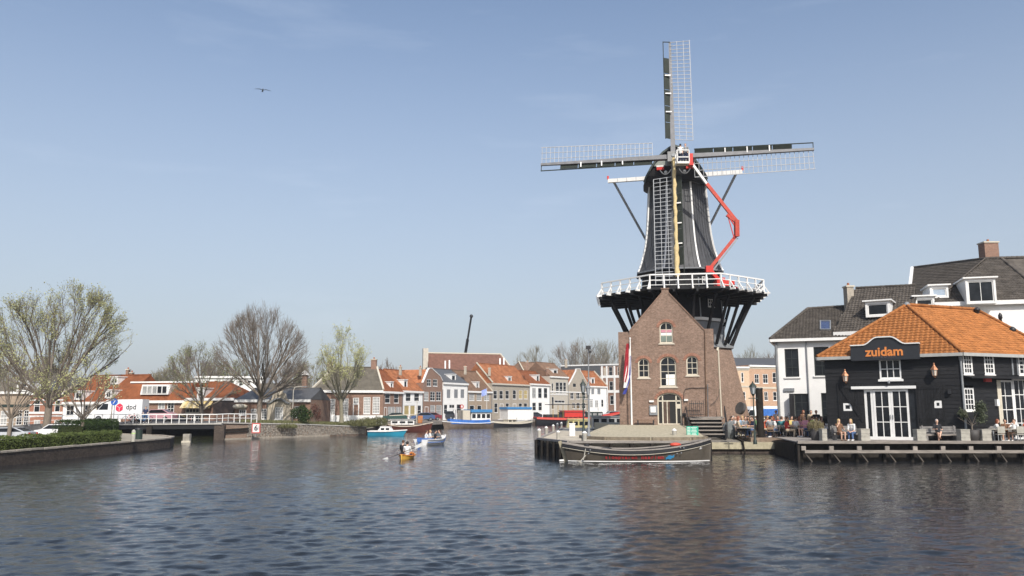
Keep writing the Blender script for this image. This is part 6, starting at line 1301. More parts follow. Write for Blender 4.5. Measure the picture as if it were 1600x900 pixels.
# ================================================================== MOORED GREY BOAT
def boat_root(name, lb, cat, c, rz): t = thing(name, lb, cat, c, rz); RM[t] = Matrix.Identity(4); return t
GB = mat('boat_grey_brown', (.085, .072, .056), .38, .2, 1.5, spec=.5)
LB = 8.5; bx = W(997.5, 712, 50.9); bt = boat_root('moored_boat', 'grey brown wooden sloop moored along the wharf with red lettering', 'boat', (bx.x, 50.9, 0), .0)
st_ = []
for i in range(33):
    t = i / 32; b = 1.28 * max(.0, 1 - abs(2 * t - .96) ** 2.6 * (1.0 if t > .48 else .93)) ** .62 + .03; h = .70 + (.62 * ((t - .42) / .58) ** 2 if t > .42 else .40 * ((.42 - t) / .42) ** 2); st_.append(((t - .5) * LB, b, h, t))
o = MB(); rows_ = hull_mesh(o, st_, z0=-.3, kk=.58, rake=.16, rakes=.35); o.build('hull', GB, bt)
sx_ = [(x - .33 * max(0, (.25 - t) / .25) ** 2, b, h, t) for x, b, h, t in st_]
def strake(dz, w_, h_, out, m, nm): o = MB(); rail_bar(o, [(x, b + out, h, t) for x, b, h, t in sx_], dz, w_, h_, 0, .10); o.build(nm, m, bt)
strake(-.13, .07, .20, .0, BLACK, 'black_strake'); strake(.01, .13, .07, .0, WOODG, 'gunwale'); strake(-.25, .04, .028, .012, CREAM, 'white_strake')
o = MB(); rail_bar(o, [(x, b * (.58 + .42 * (.36 / (h + .3)) ** .55) + .012, .06, t) for x, b, h, t in st_], 0, .04, .05, .0, .02); o.build('waterline_stripe', WHITE, bt)
o = MB(); deck_mesh(o, [(x, b, min(h, .95), t) for x, b, h, t in st_], -.30, .1, rake=.1); o.build('deck', WOODG, bt)
for x_ in (-2.6, -1.2, .2, 1.6): o = MB(); o.box((x_, 0, .62), (.3, 2.1, .05)); o.build('thwart', WOODB, bt)
o = MB(); o.bar((-4.72, 0, 1.2), (-4.3, 0, -.15), .12, .2); o.build('rudder', mat('pale_varnish', (.33, .29, .2), .5, .2), bt)
o = MB(); o.prism([(-4.2, -.05, .02), (-4.75, -.05, .02), (-4.75, -.05, .10), (-4.2, -.05, .16)], (0, .1, 0)); o.build('rudder_foot', WHITE, bt)
o = MB(); o.bar((4.32, 0, 1.38), (4.24, 0, -.2), .12, .14); o.build('stem_post', GB, bt)
o = MB(); o.tube([(-3.25, -1.0, .80), (-3.4, -1.05, .15)], .03, 6); o.bar((-3.62, -1.05, .02), (-3.25, -1.05, .42), .05, .05); o.bar((-3.8, -1.05, .12), (-3.45, -1.0, -.02), .05, .05); o.bar((-3.62, -1.05, .0), (-3.2, -1.05, -.05), .06, .05); o.build('anchor', PLT, bt)
for x_, z_ in ((-3.0, .72), (-3.1, .52), (2.3, .86), (2.5, .84), (2.35, .55), (2.1, .52)): o = MB(); o.ball((x_, -1.17, z_), .045, 6, 5); o.build('rivet', CLOTH['grey'], bt)
o = MB(); o.ball((2.3, .3, .98), .2, 10, 7, (1.8, .8, .6)); o.build('orange_fender', REDO, bt)
o = MB(); o.ball((-2.0, -.5, .78), .16, 8, 6, (2.2, 1, .5)); o.ball((-3.1, -.1, .95), .12, 8, 6, (1.6, 1, .6)); o.build('coiled_rope', BLACK, bt)
tr = mat('red_lettering', (.32, .03, .03), .5, .2)
def side_y(x, z):
    q = min(st_, key=lambda s: abs(s[0] - x)); return -(q[1] * (.58 + .42 * max(0, (z + .3) / (q[2] + .3)) ** .55)) - .02
def hull_text(s_, size, m, x, z, nm, **k):
    M_ = face_matrix((x, side_y(x, z), z), (1, (side_y(x + .4, z) - side_y(x - .4, z)) / .8, .02), (0, -1, -.25)); return text_mesh(s_, size, m, bt, M_, nm, .012, **k)
for i_, ch_ in enumerate('sloepvaren haarlem'):
    if ch_ != ' ': hull_text(ch_, .30, tr, -2.05 + i_ * .192, .30, 'red_letter', bold=.012)
hull_text('~', .6, mat('blue_lettering', (.03, .20, .38), .5), 1.75, .36, 'blue_wave', bold=.04); hull_text('~', .5, MATS['blue_lettering'], 1.62, .27, 'blue_wave', bold=.04)
hull_text('Annie', .23, WHITE, 3.72, .80, 'name_lettering', shear=.3, bold=.01)
# ------------------------------------------------------------------ kayak with paddlers
ky = boat_root('kayak', 'small yellow orange kayak in the open water', 'kayak', (W(636, 712, 54).x, 54, 0), pi / 2 - .12); s2 = hull(2.8, .9, .22, bow=.1, stern=.08, transom=0, N_=16)
s2 = [(x, max(.04, .48 * sin(pi * min(.97, max(.03, t)))), .20 + .12 * abs(2 * t - 1) ** 2, t) for x, b, h, t in s2]
o = MB(); hull_mesh(o, s2, z0=-.12, rake=0); o.build('hull', mat('yellow_plastic', (.60, .34, .06), .4, .15), ky); o = MB(); rail_bar(o, s2, .0, .06, .06, 0, 0); o.build('rim', mat('orange_plastic', (.60, .22, .05), .4, .15), ky); o = MB(); deck_mesh(o, s2, -.08, .03, rake=0); o.build('deck', MATS['orange_plastic'], ky)
kc = V((W(636, 712, 54).x, 54, 0))
person('sit_up', tuple(kc + V((.08, -.55, -.25))), 2.9, 'white', 'navy', 'dark', 'paddler in white shirt seen from behind in the kayak'); person('sit_up', tuple(kc + V((-.3, .35, -.2))), 2.7, 'black', 'navy', 'brown', 'paddler in black sitting at the front of the kayak')
pd = thing('paddle', 'kayak paddle with white blades held across the kayak', 'paddle', tuple(kc + V((-.3, -.5, .5)))); a = kc + V((-1.05, -.75, .06)); b = kc + V((.65, -.9, .75)); o = MB(); o.tube([a, b], .02, 6); o.build('shaft', BLACK, pd)
for p_, s in ((a, -1), (b, 1)): o = MB(); d = (b - a).normalized(); o.bar(p_ - d * .05, p_ + d * s * .42, .2, .03, up=(0, 1, .3)); o.build('blade', WHITE, pd)
# ------------------------------------------------------------------ motor boat
mc = V((W(676, 690, 76).x, 76, 0)); mt_ = boat_root('motor_boat', 'small open white motor boat with blue trim carrying people', 'boat', tuple(mc), 1.12); s3 = hull(4.0, 1.8, .5, bow=.30, stern=0, transom=.8, N_=18)
o = MB(); hull_mesh(o, s3, z0=-.2, kk=.5, rake=.3); o.build('hull', WHITE, mt_); o = MB(); rail_bar(o, s3, -.24, .02, .08, .012, .3); o.build('blue_stripe', mat('boat_blue', (.07, .16, .42), .4), mt_); o = MB(); rail_bar(o, s3, 0, .09, .06, 0, .3); o.build('gunwale', WHITE, mt_); o = MB(); deck_mesh(o, s3, -.3, .06); o.build('deck', CREAM, mt_); o = MB(); deck_mesh(o, s3, -.02, .04, .7, 1, .3); o.build('foredeck', WHITE, mt_)
o = MB(); o.prism([(.5, -.7, .5), (.5, .7, .5), (.25, .6, 1.0), (.25, -.6, 1.0)], (.04, 0, 0)); o.build('windscreen', mat('clear_screen', (.25, .28, .3), .1, .1), mt_); o = MB(); o.box((-2.25, 0, .5), (.3, .3, .36)); o.box((-2.3, 0, .0), (.12, .12, .7)); o.build('outboard_motor', mat('boat_blue', (.1, .1, .4)), mt_); o = MB(); o.box((-1.2, 0, .45), (.4, 1.4, .3)); o.build('seat', mat('boat_blue', (.1, .1, .4)), mt_)
for dx, dy, rz, sh, hr, lb in ((-.45, -.95, 1.9, 'white', 'brown', 'person in white at the left side of the motor boat'), (.25, .2, 1.7, 'black', 'dark', 'person in black steering the motor boat'), (-.25, .35, 1.6, 'white', 'blond', 'blond person in white in the middle of the motor boat'), (.5, .95, -1.2, 'beige', 'brown', 'person in beige sitting at the front of the motor boat')):
    person('sit_up', tuple(mc + V((dx, dy, -.05))), rz, sh, 'denim', hr, lb)
# wake ripples are part of the water itself
# ------------------------------------------------------------------ boats along the far quay
def far_boat(nm, lb, px0, px1, Y, hullm, H, B, bow_left=True, dY=0, bow=.5, stern=.2, railm=WHITE, transom=.6, rot=None):
    a, b = W(px0, 668, Y), W(px1, 668, Y + dY); c = (a + b) / 2; L_ = sqrt((b.x - a.x) ** 2 + (b.y - a.y) ** 2); an = atan2(b.y - a.y, b.x - a.x) + (pi if bow_left else 0)
    t = boat_root(nm, lb, 'boat', (c.x, (a.y + b.y) / 2, 0), an); s = hull(L_, B, H, bow=bow, stern=stern, transom=transom, N_=22); o = MB(); hull_mesh(o, s, z0=-.3, rake=.4); o.build('hull', hullm, t); o = MB(); rail_bar(o, s, 0, .12, .12, 0, .4); o.build('gunwale', railm, t); o = MB(); deck_mesh(o, s, -.12, .08, rake=.3); o.build('deck', CREAM, t); return t, s, L_
def cabin(t, x0, x1, wd, z0, z1, m, roofm, nwin=3, wz=(.35, .8), wm=GLASS, over=.1, name='cabin', taper=0.0):
    o = MB(); o.prism([(x0, -wd / 2, z0), (x1, -wd / 2, z0), (x1 - taper, -wd / 2, z1), (x0 + taper, -wd / 2, z1)], (0, wd, 0)); cb = o.build(name, m, t); o = MB(); o.box(((x0 + x1) / 2, 0, z1 + .05), (x1 - x0 - 2 * taper + 2 * over, wd + 2 * over, .12)); o.build('cabin_roof', roofm, t)
    for i in range(nwin):
        u0 = x0 + taper + (x1 - x0 - 2 * taper) * (i + .15) / nwin; u1 = x0 + taper + (x1 - x0 - 2 * taper) * (i + .85) / nwin
        for s in (-1, 1): o = MB(); o.box(((u0 + u1) / 2, s * (wd / 2 + .005), z0 + (z1 - z0) * sum(wz) / 2), (u1 - u0, .03, (z1 - z0) * (wz[1] - wz[0]))); o.build('window', wm, cb)
    return cb
# blue speed boat at the left
t, s, L_ = far_boat('motor_boat', 'turquoise and white cabin motor boat moored at the left end of the quay', 576, 631, 103, mat('turquoise_hull', (.03, .28, .42), .4, .1), .55, 1.9, False, bow=.15, stern=0, transom=.75)
o = MB(); deck_mesh(o, s, .02, .04, .0, 1, .3); o.build('white_deck', WHITE, t); cabin(t, -1.0, .9, 1.3, .55, 1.0, WHITE, WHITE, 2, (.3, .85), over=.02, taper=.35)
# dark red sloop with white cabin
t, s, L_ = far_boat('sailing_barge', 'dark red sloop barge with white cabin moored beside the turquoise boat', 604, 672, 124, mat('dark_red_hull', (.11, .035, .025), .5, .25), .75, 2.6, False, 1.0, bow=.55, stern=.3, railm=mat('cream_line', (.6, .5, .4)))
cabin(t, -2.6, .8, 2.0, 1.0, 1.7, WHITE, WHITE, 3, (.3, .7)); o = MB(); o.box((1.7, 0, 1.75), (.7, 1.4, 1.1)); o.build('hatch', mat('orange_brown_timber', (.42, .16, .05), .5, .2), t); o = MB(); o.tube([(1.2, 0, 1.2), (1.2, 0, 4.6)], [.07, .04], 6); o.tube([(-2.8, 0, 2.3), (1.2, 0, 2.5)], .06, 6); o.build('mast', CREAM, t)
for i in range(7): o = MB(); x_ = -3 + i; o.tube([(x_, -1.2, .95), (x_, -1.2, 1.8)], .025, 5); o.build('railing_post', STEEL, t)
o = MB(); o.bar((-3, -1.2, 1.8), (3, -1.2, 1.8), .04, .04); o.build('rail', STEEL, t)
# blue tarpaulin barge
t, s, L_ = far_boat('houseboat_barge', 'old grey brown barge with blue tarpaulin and blue roofed white wheelhouse', 694, 768, 146, mat('worn_brown_hull', (.14, .105, .08), .7, .35, 2), .85, 3.0, True, 5, bow=.35, stern=.2)
o = MB(); hull_mesh(o, [(x, b * 1.01, h + .55, t_) for x, b, h, t_ in s if .08 < t_ < .95], z0=.75, kk=1, rake=0); o.build('tarpaulin', BLUET, t)
cb = cabin(t, -3.9, -.0, 2.3, 1.3, 2.75, WHITE, BLUE, 4, (.3, .8)); o = MB(); o.box((-1.95, 0, 3.0), (4.3, 2.8, .5)); o.build('blue_canopy', BLUE, t); o = MB(); o.box((.9, 0, 2.2), (1.4, 2.0, 1.8)); o.build('rear_cabin', CREAM, t)
for x_ in (2.2, 2.7, 1.9): o = MB(); o.tube([(x_, -.6, 1.4), (x_, -.6, 3.2)], .05, 5); o.build('deck_pole', BLACK, t)
o = MB(); R_ = .3
for k in range(12): a0, a1 = 2 * pi * k / 12, 2 * pi * (k + 1) / 12; o.bar((1.9 + R_ * cos(a0), .1 + 1.0, 3.75 + R_ * sin(a0)), (1.9 + R_ * cos(a1), 1.1, 3.75 + R_ * sin(a1)), .12, .12, up=(0, 1, 0))
o.build('life_ring', RED, t); o = MB(); o.tube([(1.9, 1.1, 1.3), (1.9, 1.1, 3.5)], .04, 5); o.build('ring_post', BLACK, t)
# white boat with black hull and large white cabin boat behind
t, s, L_ = far_boat('cabin_boat', 'white cabin boat with a blue roof moored behind the black hulled sloop', 781, 828, 172, WHITE, 1.1, 3.4, True, 4, bow=.2, stern=.1); cabin(t, -3.0, 2.7, 3.0, 1.2, 3.3, WHITE, BLUE, 0); o = MB(); o.box((-.15, 0, 3.55), (6.0, 3.2, .45)); o.build('blue_roof', BLUE, t); o = MB(); o.box((-1.5, -1.72, 1.0), (3, .06, .5)); o.build('blue_band', BLUE, t)
t, s, L_ = far_boat('sloop', 'low cream topped sloop with black hull before the white cabin boat', 767, 828, 158, BLACK, .8, 2.4, True, 6, bow=.3, stern=.3, railm=CREAM); o = MB(); rail_bar(o, s, -.12, .06, .3, .02, .4); o.build('cream_strake', CREAM, t); cabin(t, -.8, 1.2, 1.4, .9, 1.3, CREAM, CREAM, 2, (.2, .8)); o = MB(); o.tube([(-1.5, 0, .9), (-1.5, 0, 1.7)], .05, 6); o.build('tiller_post', BLACK, t)
# long black and red barge
t, s, L_ = far_boat('barge', 'long black barge with red stripe and red wheelhouse moored before the row of houses', 836, 972, 181, mat('black_hull', (.02, .02, .025), .5, .2), 1.45, 4.2, False, 6, bow=1.5, stern=.2, railm=RED); 
o = MB(); rail_bar(o, s, -.22, .08, .34, .02, .4); o.build('red_stripe', mat('coral_red_stripe', (.60, .10, .07), .5, .1), t); cabin(t, -4.2, 1.2, 3.0, 1.5, 2.6, BLACK, BLACK, 2, (.35, .8), GLASSC); cabin(t, -4.0, .6, 3.2, 1.7, 3.0, RED, RED, 0)
cb = cabin(t, 1.3, 5.0, 2.8, 1.6, 2.8, GREENP, WHITE, 3, (.35, .75), GLASSC)
for i in range(8): o = MB(); x_ = -6.6 + i * 1.15; o.tube([(x_, -1.5, 1.5), (x_, -1.5, 4.3)], .06, 5); o.build('canopy_post', mat('varnished_yellow_post', (.45, .28, .06), .5), t)
o = MB(); o.box((-3.0, 0, 4.35), (8.6, 3.4, .14)); o.build('canopy', BLACK, t); o = MB(); o.box((-6.2, 0, 1.9), (3.4, 2.8, .7)); o.build('aft_cabin', BLACK, t); o = MB(); o.tube([(4.5, 0, 2.0), (4.5, 0, 3.6)], .05, 5); o.build('mast', GREYP, t)
# tour boats behind the wharf
t, s, L_ = far_boat('tour_boat', 'cream yellow covered tour boat behind the wharf lamp posts', 880, 924, 103, CREAM, .8, 2.3, True, bow=.1, stern=.1, transom=.8); cabin(t, -1.6, 1.4, 2.0, .9, 1.95, mat('cream_yellow', (.60, .52, .25), .5), mat('cream_yellow', (.6, .5, .2)), 4, (.35, .8), taper=.25)
t, s, L_ = far_boat('tour_boat', 'grey glass roofed canal tour boat tied up left of the warehouse', 922, 985, 99, STEEL, .9, 2.6, True, bow=.1, stern=.1, transom=.8); cabin(t, -2.3, 2.2, 2.4, .95, 2.3, mat('pale_grey_panel', (.34, .35, .35), .4), STEEL, 5, (.15, .85))
# ================================================================== HOUSES
def house(lb, px0, px1, Y0, Y1, zb, wm, eave, ridge_y, rm, wins=(), gable=None, dormers=(), cornice=WHITE, depth=8.0, verge='', plinth=None, name='row_house', group='old canal houses in a row', chim=(), ref=None, doors=(), cat='house', rin=(0, 0), bands=()):
    a, b = W(px0, 640, Y0), W(px1, 640, Y1); a.z = b.z = 0; fc = Fac(a, b); ze = fc.uv((px0 + px1) / 2, eave)[1] if eave else 0
    r = thing(name, lb, cat, (a.x, a.y, zb), fc.rz, group); ln = fc.len
    rc = []; allw = [(w_[0], w_[1], w_[2], w_[3]) + tuple(w_[4:]) for w_ in wins]
    for w_ in allw:
        q = fc.rect(w_[:4]); q = (max(.05, q[0]), max(zb + .1, q[1]), min(ln - .05, q[2]), q[3]); rc.append((q, w_[4:]))
    holes = [rpoly(q) for q, _ in rc]
    if gable: ol = [(0, zb - .3), (ln, zb - .3)] + [(min(ln, max(0, fc.uv(x, y)[0])), fc.uv(x, y)[1]) for x, y in gable]
    else: ol = [(0, zb - .3), (ln, zb - .3), (ln, ze), (0, ze)]
    wall(fc, ol, holes, depth if not gable else .35, wm, r, reveal=.12)
    if gable: zs = min(q[1] for q in ol[2:]); wall(fc, [(0, zb - .3), (ln, zb - .3), (ln, zs - .02), (0, zs - .02)], [], depth - .3, wm, r, name='side_walls', d0=-.34); ze = zs
    for q, sty in rc:
        nx, ny = (sty[0], sty[1]) if len(sty) > 1 else (1, 2); fm = sty[2] if len(sty) > 2 else WHITE; gm = sty[3] if len(sty) > 3 else GLASS
        window(fc, q, nx, ny, fm, gm, r, fw=.09, mw=.05, rec=.03)
    for d_ in doors:
        q = fc.rect(d_[:4]); q = (q[0], zb, q[2], q[3]); window(fc, q, 1, 1, WHITE, d_[4] if len(d_) > 4 else GREENP, r, fw=.12, rec=-.02, name='door', sill=False)
    zr = W((px0 + px1) / 2, ridge_y, (Y0 + Y1) / 2 + depth / 2).z if ridge_y else None
    if zr:
        i0, i1 = rin; n = fc.n
        if gable:       # ridge runs back from the gable
            gt_ = max(ol, key=lambda q: q[1]); zr = gt_[1] - .15; um = ln / 2
            o = MB(); o.prism([fc.P(0, ze, -.3), fc.P(ln, ze, -.3), fc.P(um, zr, -.3)], n * -(depth - .3)); o.build('roof', rm, r)
        else:
            P_ = fc.P; vs = [P_(-.02, ze + .02, .25), P_(ln + .02, ze + .02, .25), P_(ln + .02, ze + .02, -depth), P_(-.02, ze + .02, -depth), P_(i0, zr, -depth / 2), P_(ln - i1, zr, -depth / 2)]
            o = MB(); o.add(vs, [(0, 1, 5, 4), (1, 2, 5), (2, 3, 4, 5), (3, 0, 4), (3, 2, 1, 0)]); o.build('roof', rm, r)
            o = MB(); o.bar(vs[4] + V((0, 0, .03)), vs[5] + V((0, 0, .03)), .22, .16); o.build('ridge', rm, r)
            for s, (e_, t_) in (('l', (vs[0], vs[4])), ('r', (vs[1], vs[5]))):
                if s in verge: o = MB(); o.bar(e_ + V((0, 0, .12)), t_ + V((0, 0, .12)), .26, .22); o.build('verge', CREAM, r)
    if cornice and not gable:
        o = MB(); o.prism([fc.P(-.03, ze - .32, .3), fc.P(ln + .03, ze - .32, .3), fc.P(ln + .03, ze + .02, .3), fc.P(-.03, ze + .02, .3)], fc.n * -.32); o.build('cornice', cornice, r)
    if gable:
        for p_, q_ in zip(ol[2:-1], ol[3:]):
            o = MB(); o.bar(fc.P(*p_, -.12) + V((0, 0, .04)), fc.P(*q_, -.12) + V((0, 0, .04)), .42, .12); o.build('gable_coping', cornice or TRIM, r)
    for y_, h_, m_ in bands:
        z_ = fc.uv((px0 + px1) / 2, y_)[1]; o = MB(); o.prism([fc.P(0, z_ - h_ / 2, .07), fc.P(ln, z_ - h_ / 2, .07), fc.P(ln, z_ + h_ / 2, .07), fc.P(0, z_ + h_ / 2, .07)], fc.n * -.06); o.build('band', m_, r)
    if plinth: o = MB(); z_ = fc.uv((px0 + px1) / 2, plinth[0])[1]; o.prism([fc.P(-.03, zb - .3, .06), fc.P(ln + .03, zb - .3, .06), fc.P(ln + .03, z_, .06), fc.P(-.03, z_, .06)], fc.n * -.055); o.build('plinth', plinth[1], r)
    plane = (fc.P(0, ze + .02, .25), (fc.U).cross(fc.P(0, zr, -depth / 2) - fc.P(0, ze + .02, .25)).normalized()) if zr and not gable else None
    for d_ in dormers: dormer(d_[0], d_[1], d_[2], d_[3], (Y0 + Y1) / 2 + (d_[4] if len(d_) > 4 else 1.2), 2.4, fc, r, nx=d_[5] if len(d_) > 5 else 2, ny=d_[6] if len(d_) > 6 else 2, plane=plane, over=.1)
    for c_ in chim: chimney(*c_[:4], (Y0 + Y1) / 2 + depth / 2, c_[4] if len(c_) > 4 else BR_BROWN, r, .7)
    return r, fc
YR = lambda px: float(np.interp(px, [596, 640, 690, 768, 828, 890, 950, 1000], [141, 150, 161, 177, 190, 204, 216, 226]))
def rh(lb, x0, x1, *a, **k):
    if not k.get('gable'): k['chim'] = ((x1 - 5.5, a[2] - 4.5, x1 - 1.5, a[2] + 3, BR_BROWN if int(x1) % 2 else BR_GREY),)
    r, fc = house(lb, x0, x1, YR(x0), YR(x1), 1.25, *a, **k); z = fc.uv((x0 + x1) / 2, a[1] or 606)[1]
    o = MB(); o.tube([fc.P(fc.len - .12, 1.3, .1), fc.P(fc.len - .12, z - .2, .1)], .06, 6); o.build('downpipe', GREYP, r)
    for x in (.28, .72): o = MB(); o.prism([fc.P(fc.len * x - .35, 1.25, .5), fc.P(fc.len * x + .35, 1.25, .5), fc.P(fc.len * x + .35, 1.55, .5), fc.P(fc.len * x - .35, 1.55, .5)], fc.n * -.5); o.build('doorstep', TRIM, r)
    return r, fc
X4 = lambda *v: [(580 + q[0] / 5, 540 + q[1] / 5, 580 + q[2] / 5, 540 + q[3] / 5) + tuple(q[4:]) for q in v]      # from enlarged crops
X5 = lambda *v: [(760 + q[0] / 5.627, 540 + q[1] / 5.627, 760 + q[2] / 5.627, 540 + q[3] / 5.627) + tuple(q[4:]) for q in v]
YB = mat('yellow_blind_frame', (.5, .42, .22), .6)
rh('brown brick canal house with reddish roof and round dormer, left end of the row', 598, 628.8, BR_BROWN, 612, 578, T_RED, X4((108, 375, 148, 450, 1, 2), (178, 375, 215, 450, 1, 2), (130, 478, 188, 545, 2, 2, WHITE, GLASSC), (193, 478, 235, 545, 2, 2, WHITE, GLASSC)), dormers=X4((150, 285, 195, 345, 1.0, 1, 2)), doors=X4((100, 480, 122, 560)))
rh('narrow white canal house with bright orange roof and slanted dormer', 629, 660, WHITEW, 611, 579, T_ORANGE, X4((270, 370, 310, 436, 1, 2), (336, 370, 376, 436, 1, 2), (258, 466, 297, 550, 1, 1, WHITE, GLASSB), (305, 466, 343, 550, 1, 1, WHITE, GLASSB), (362, 466, 392, 545, 1, 2)), dormers=X4((255, 268, 310, 345, .8, 1, 1)))
rh('brown brick canal house with pointed gable and white sash windows', 660.2, 691.4, BR_BROWN, 0, 579, T_ORANGE, X4((435, 262, 468, 318, 2, 2), (483, 262, 517, 318, 2, 2), (412, 360, 448, 432, 2, 3, WHITE, GLASSC), (461, 360, 500, 432, 2, 3), (508, 360, 546, 432, 2, 3), (460, 465, 500, 552, 1, 2, WHITE, GLASSC), (508, 465, 550, 552, 1, 2, WHITE, GLASSC)), gable=[(691.4, 595), (688, 588), (677, 578), (675, 575.5), (671, 575.5), (669, 578), (657, 598)], doors=X4((418, 476, 446, 560)))
rh('white plastered canal house with three grey shutters and slate roof with round dormer', 691.8, 730.4, WHITEW, 598.5, 577.5, SLATE, X4((590, 340, 622, 413, 1, 1, WHITE, GREYP), (647, 340, 680, 413, 1, 1, WHITE, GREYP), (698, 340, 730, 413, 1, 1, WHITE, GREYP), (568, 460, 596, 535, 1, 2), (610, 460, 652, 490, 2, 1), (668, 458, 705, 530, 1, 2)), dormers=X4((628, 225, 690, 285, 1.0, 1, 1)), doors=X4((610, 492, 652, 560, WHITE)))
rh('tan brick canal house with brown roof, white stepped edge and one dormer', 730.6, 768.2, BR_TAN, 611.5, 580, T_BROWN, X4((765, 375, 806, 430, 1, 3, WHITE, GLASSC), (824, 375, 863, 430, 1, 3, WHITE, GLASSC), (882, 375, 922, 430, 1, 3, WHITE, GLASSC), (770, 466, 806, 540, 1, 2), (830, 466, 862, 540, 1, 2)), dormers=X4((820, 285, 864, 348, 1.0, 2, 2)), verge='r')
rh('long beige brick canal house with orange roof and many dark sash windows', 768.4, 827.4, BR_GREY, 600, 570.5, T_ORANGE, X5((62, 395, 95, 470, 1, 2), (115, 395, 147, 470, 1, 2), (168, 395, 200, 470, 1, 2), (232, 390, 262, 470, 1, 2), (285, 390, 316, 470, 1, 2, WHITE, GLASSB), (330, 390, 362, 470, 1, 2, WHITE, GLASSB), (70, 505, 100, 590, 1, 2), (170, 505, 200, 570, 1, 2), (285, 505, 315, 570, 1, 2), (330, 505, 360, 570, 1, 2)), cornice=TRIM, dormers=X5((190, 272, 248, 335, 1.2, 2, 1)), doors=X5((118, 510, 150, 610), (232, 510, 262, 600)), verge='l')
rh('white canal house with orange roof, small dormer and three tall dark windows', 827.6, 859.2, WHITEW, 600, 580, T_RED, X5((402, 372, 437, 463, 1, 2, WHITE, GLASSC), (455, 372, 488, 463, 1, 2), (505, 372, 537, 463, 1, 2), (404, 500, 437, 572, 1, 2), (458, 500, 490, 572, 1, 2)), dormers=X5((440, 258, 490, 325, 1.2, 1, 2)), doors=X5((510, 500, 535, 600, WHITE)))
rh('ornate pale stone canal house with large bay window and brown roof', 859.4, 888, TRIM, 588.5, 567.5, T_BROWN, X5((610, 322, 640, 422, 1, 3), (643, 322, 672, 422, 1, 3), (676, 322, 702, 422, 1, 3), (575, 330, 590, 418, 1, 2), (600, 480, 690, 505, 3, 1), (575, 450, 595, 560, 1, 2)), cornice=WHITE, dormers=X5((590, 208, 655, 263, .8, 1, 1)), bands=[(612, .35, WHITE), (616.5, .2, WHITE)])
rh('grey beige canal house with tall pointed stepped gable and white ground floors', 888.2, 919.8, BR_GREY, 0, 580, T_ORANGE, X5((760, 330, 790, 367, 1, 1, TRIM), (824, 330, 850, 367, 1, 1, TRIM), (738, 413, 768, 470, 2, 2), (790, 413, 820, 470, 2, 2), (843, 413, 872, 470, 2, 2), (754, 503, 781, 556, 2, 2), (793, 503, 823, 556, 1, 2), (840, 503, 872, 556, 1, 2)), gable=[(919.8, 603), (917, 598), (912, 589), (907, 580), (906.5, 576.5), (900.5, 576.5), (900, 580), (894, 592), (888.2, 602)], bands=[(633, 6.3, WHITEW)] if False else [(613, .25, WHITE)])
rh('white canal house with orange roof and one dormer, right end of the row', 920, 948.6, WHITEW, 603.5, 580, T_ORANGE, X5((922, 376, 950, 430, 1, 1, WHITE, GREYP), (975, 376, 1005, 430, 1, 1, WHITE, GREYP), (912, 480, 937, 545, 2, 3, WHITE, GLASSC), (955, 480, 985, 545, 2, 3, WHITE, GLASSC), (1010, 474, 1030, 540, 1, 2)), dormers=X5((925, 285, 970, 348, .8, 1, 1)), verge='r', doors=X5((990, 500, 1006, 590)))
# buildings standing behind the row
r_, fc_ = house('large dark brown tiled roof building behind the canal houses with white skylights', 672, 812, 222, 228, 1.2, BR_BROWN, 592, 553, T_DBROWN, depth=16, rin=(0, 3.5), cornice=None, name='large_building', group=None, verge='', cat='building')
o = MB(); a_, b_ = fc_.P(0, W(672, 555, 228).z + .1, -8), fc_.P(fc_.len - 3.5, W(790, 551, 236).z + .1, -8)
zr_ = W(742, 553, 233).z + .12; o.bar(fc_.P(0, zr_, -8), fc_.P(fc_.len - 3.5, zr_, -8), .35, .3); o.bar(fc_.P(fc_.len - 3.5, zr_, -8), fc_.P(fc_.len, W(742, 592, 225).z + .1, .3), .35, .3); o.build('white_ridge', CREAM, r_)
o = MB(); z_ = W(670, 549, 225).z; o.box(fc_.P(-.6, (z_ + 3) / 2, -6), (1.4, 1.6, z_ - 1), fc_.rz); o.build('stepped_gable_chimney', TRIM, r_)
for x0, y0, x1, y1 in ((694.5, 565, 696.5, 577), (701, 564, 703, 577), (780, 561, 782, 571), (786, 560.5, 788, 571)):
    aR, bR = fc_.P(0, W(742, 592, 225).z, .2), fc_.P(0, zr_, -8); nR = (fc_.U).cross(bR - aR).normalized(); P_ = [on_roof(x, y, aR, nR) for x, y in ((x0, y1), (x1, y1), (x1, y0), (x0, y0))]; nR = nR if nR.z > 0 else -nR; o = MB(); o.prism([p + nR * .3 for p in P_], nR * -.25); o.build('skylight', WHITE, r_)
chimney(743, 577.5, 750, 584, 200, CREAM, r_, .8, 0) if False else None
house('plain brown roofed house behind the white house with a wide white dormer', 822, 885, 206, 216, 1.2, BR_TAN, 590, 567, T_BROWN, depth=9, cornice=None, name='large_building', group=None, dormers=[(832, 577, 846, 586, 1.5, 1, 1)], rin=(1.8, 1.2), cat='building', verge='lr')
r_, fc_ = house('grey roofed apartment building with brick and white pilasters left of the mill', 877, 972, 234, 226, 1.2, BR_BROWN, 569.5, None, SLATE, [(951, 573, 957, 587, 1, 2), (952, 596, 958, 610, 1, 2), (953, 618, 959, 632, 1, 2), (965, 573, 971, 587, 1, 2)], depth=12, cornice=WHITE, name='large_building', group=None, bands=[(589, .7, WHITE), (612, .7, WHITE), (571, .5, WHITE)], cat='building')
o = MB(); u_, z_ = fc_.uv(939.5, 600); zt_ = fc_.uv(939, 570)[1]
for x_ in (941, 948.5, 960.5): u = fc_.uv(x_, 600)[0]; o.prism([fc_.P(u - .25, 1.3, .12), fc_.P(u + .25, 1.3, .12), fc_.P(u + .25, zt_, .12), fc_.P(u - .25, zt_, .12)], fc_.n * -.1)
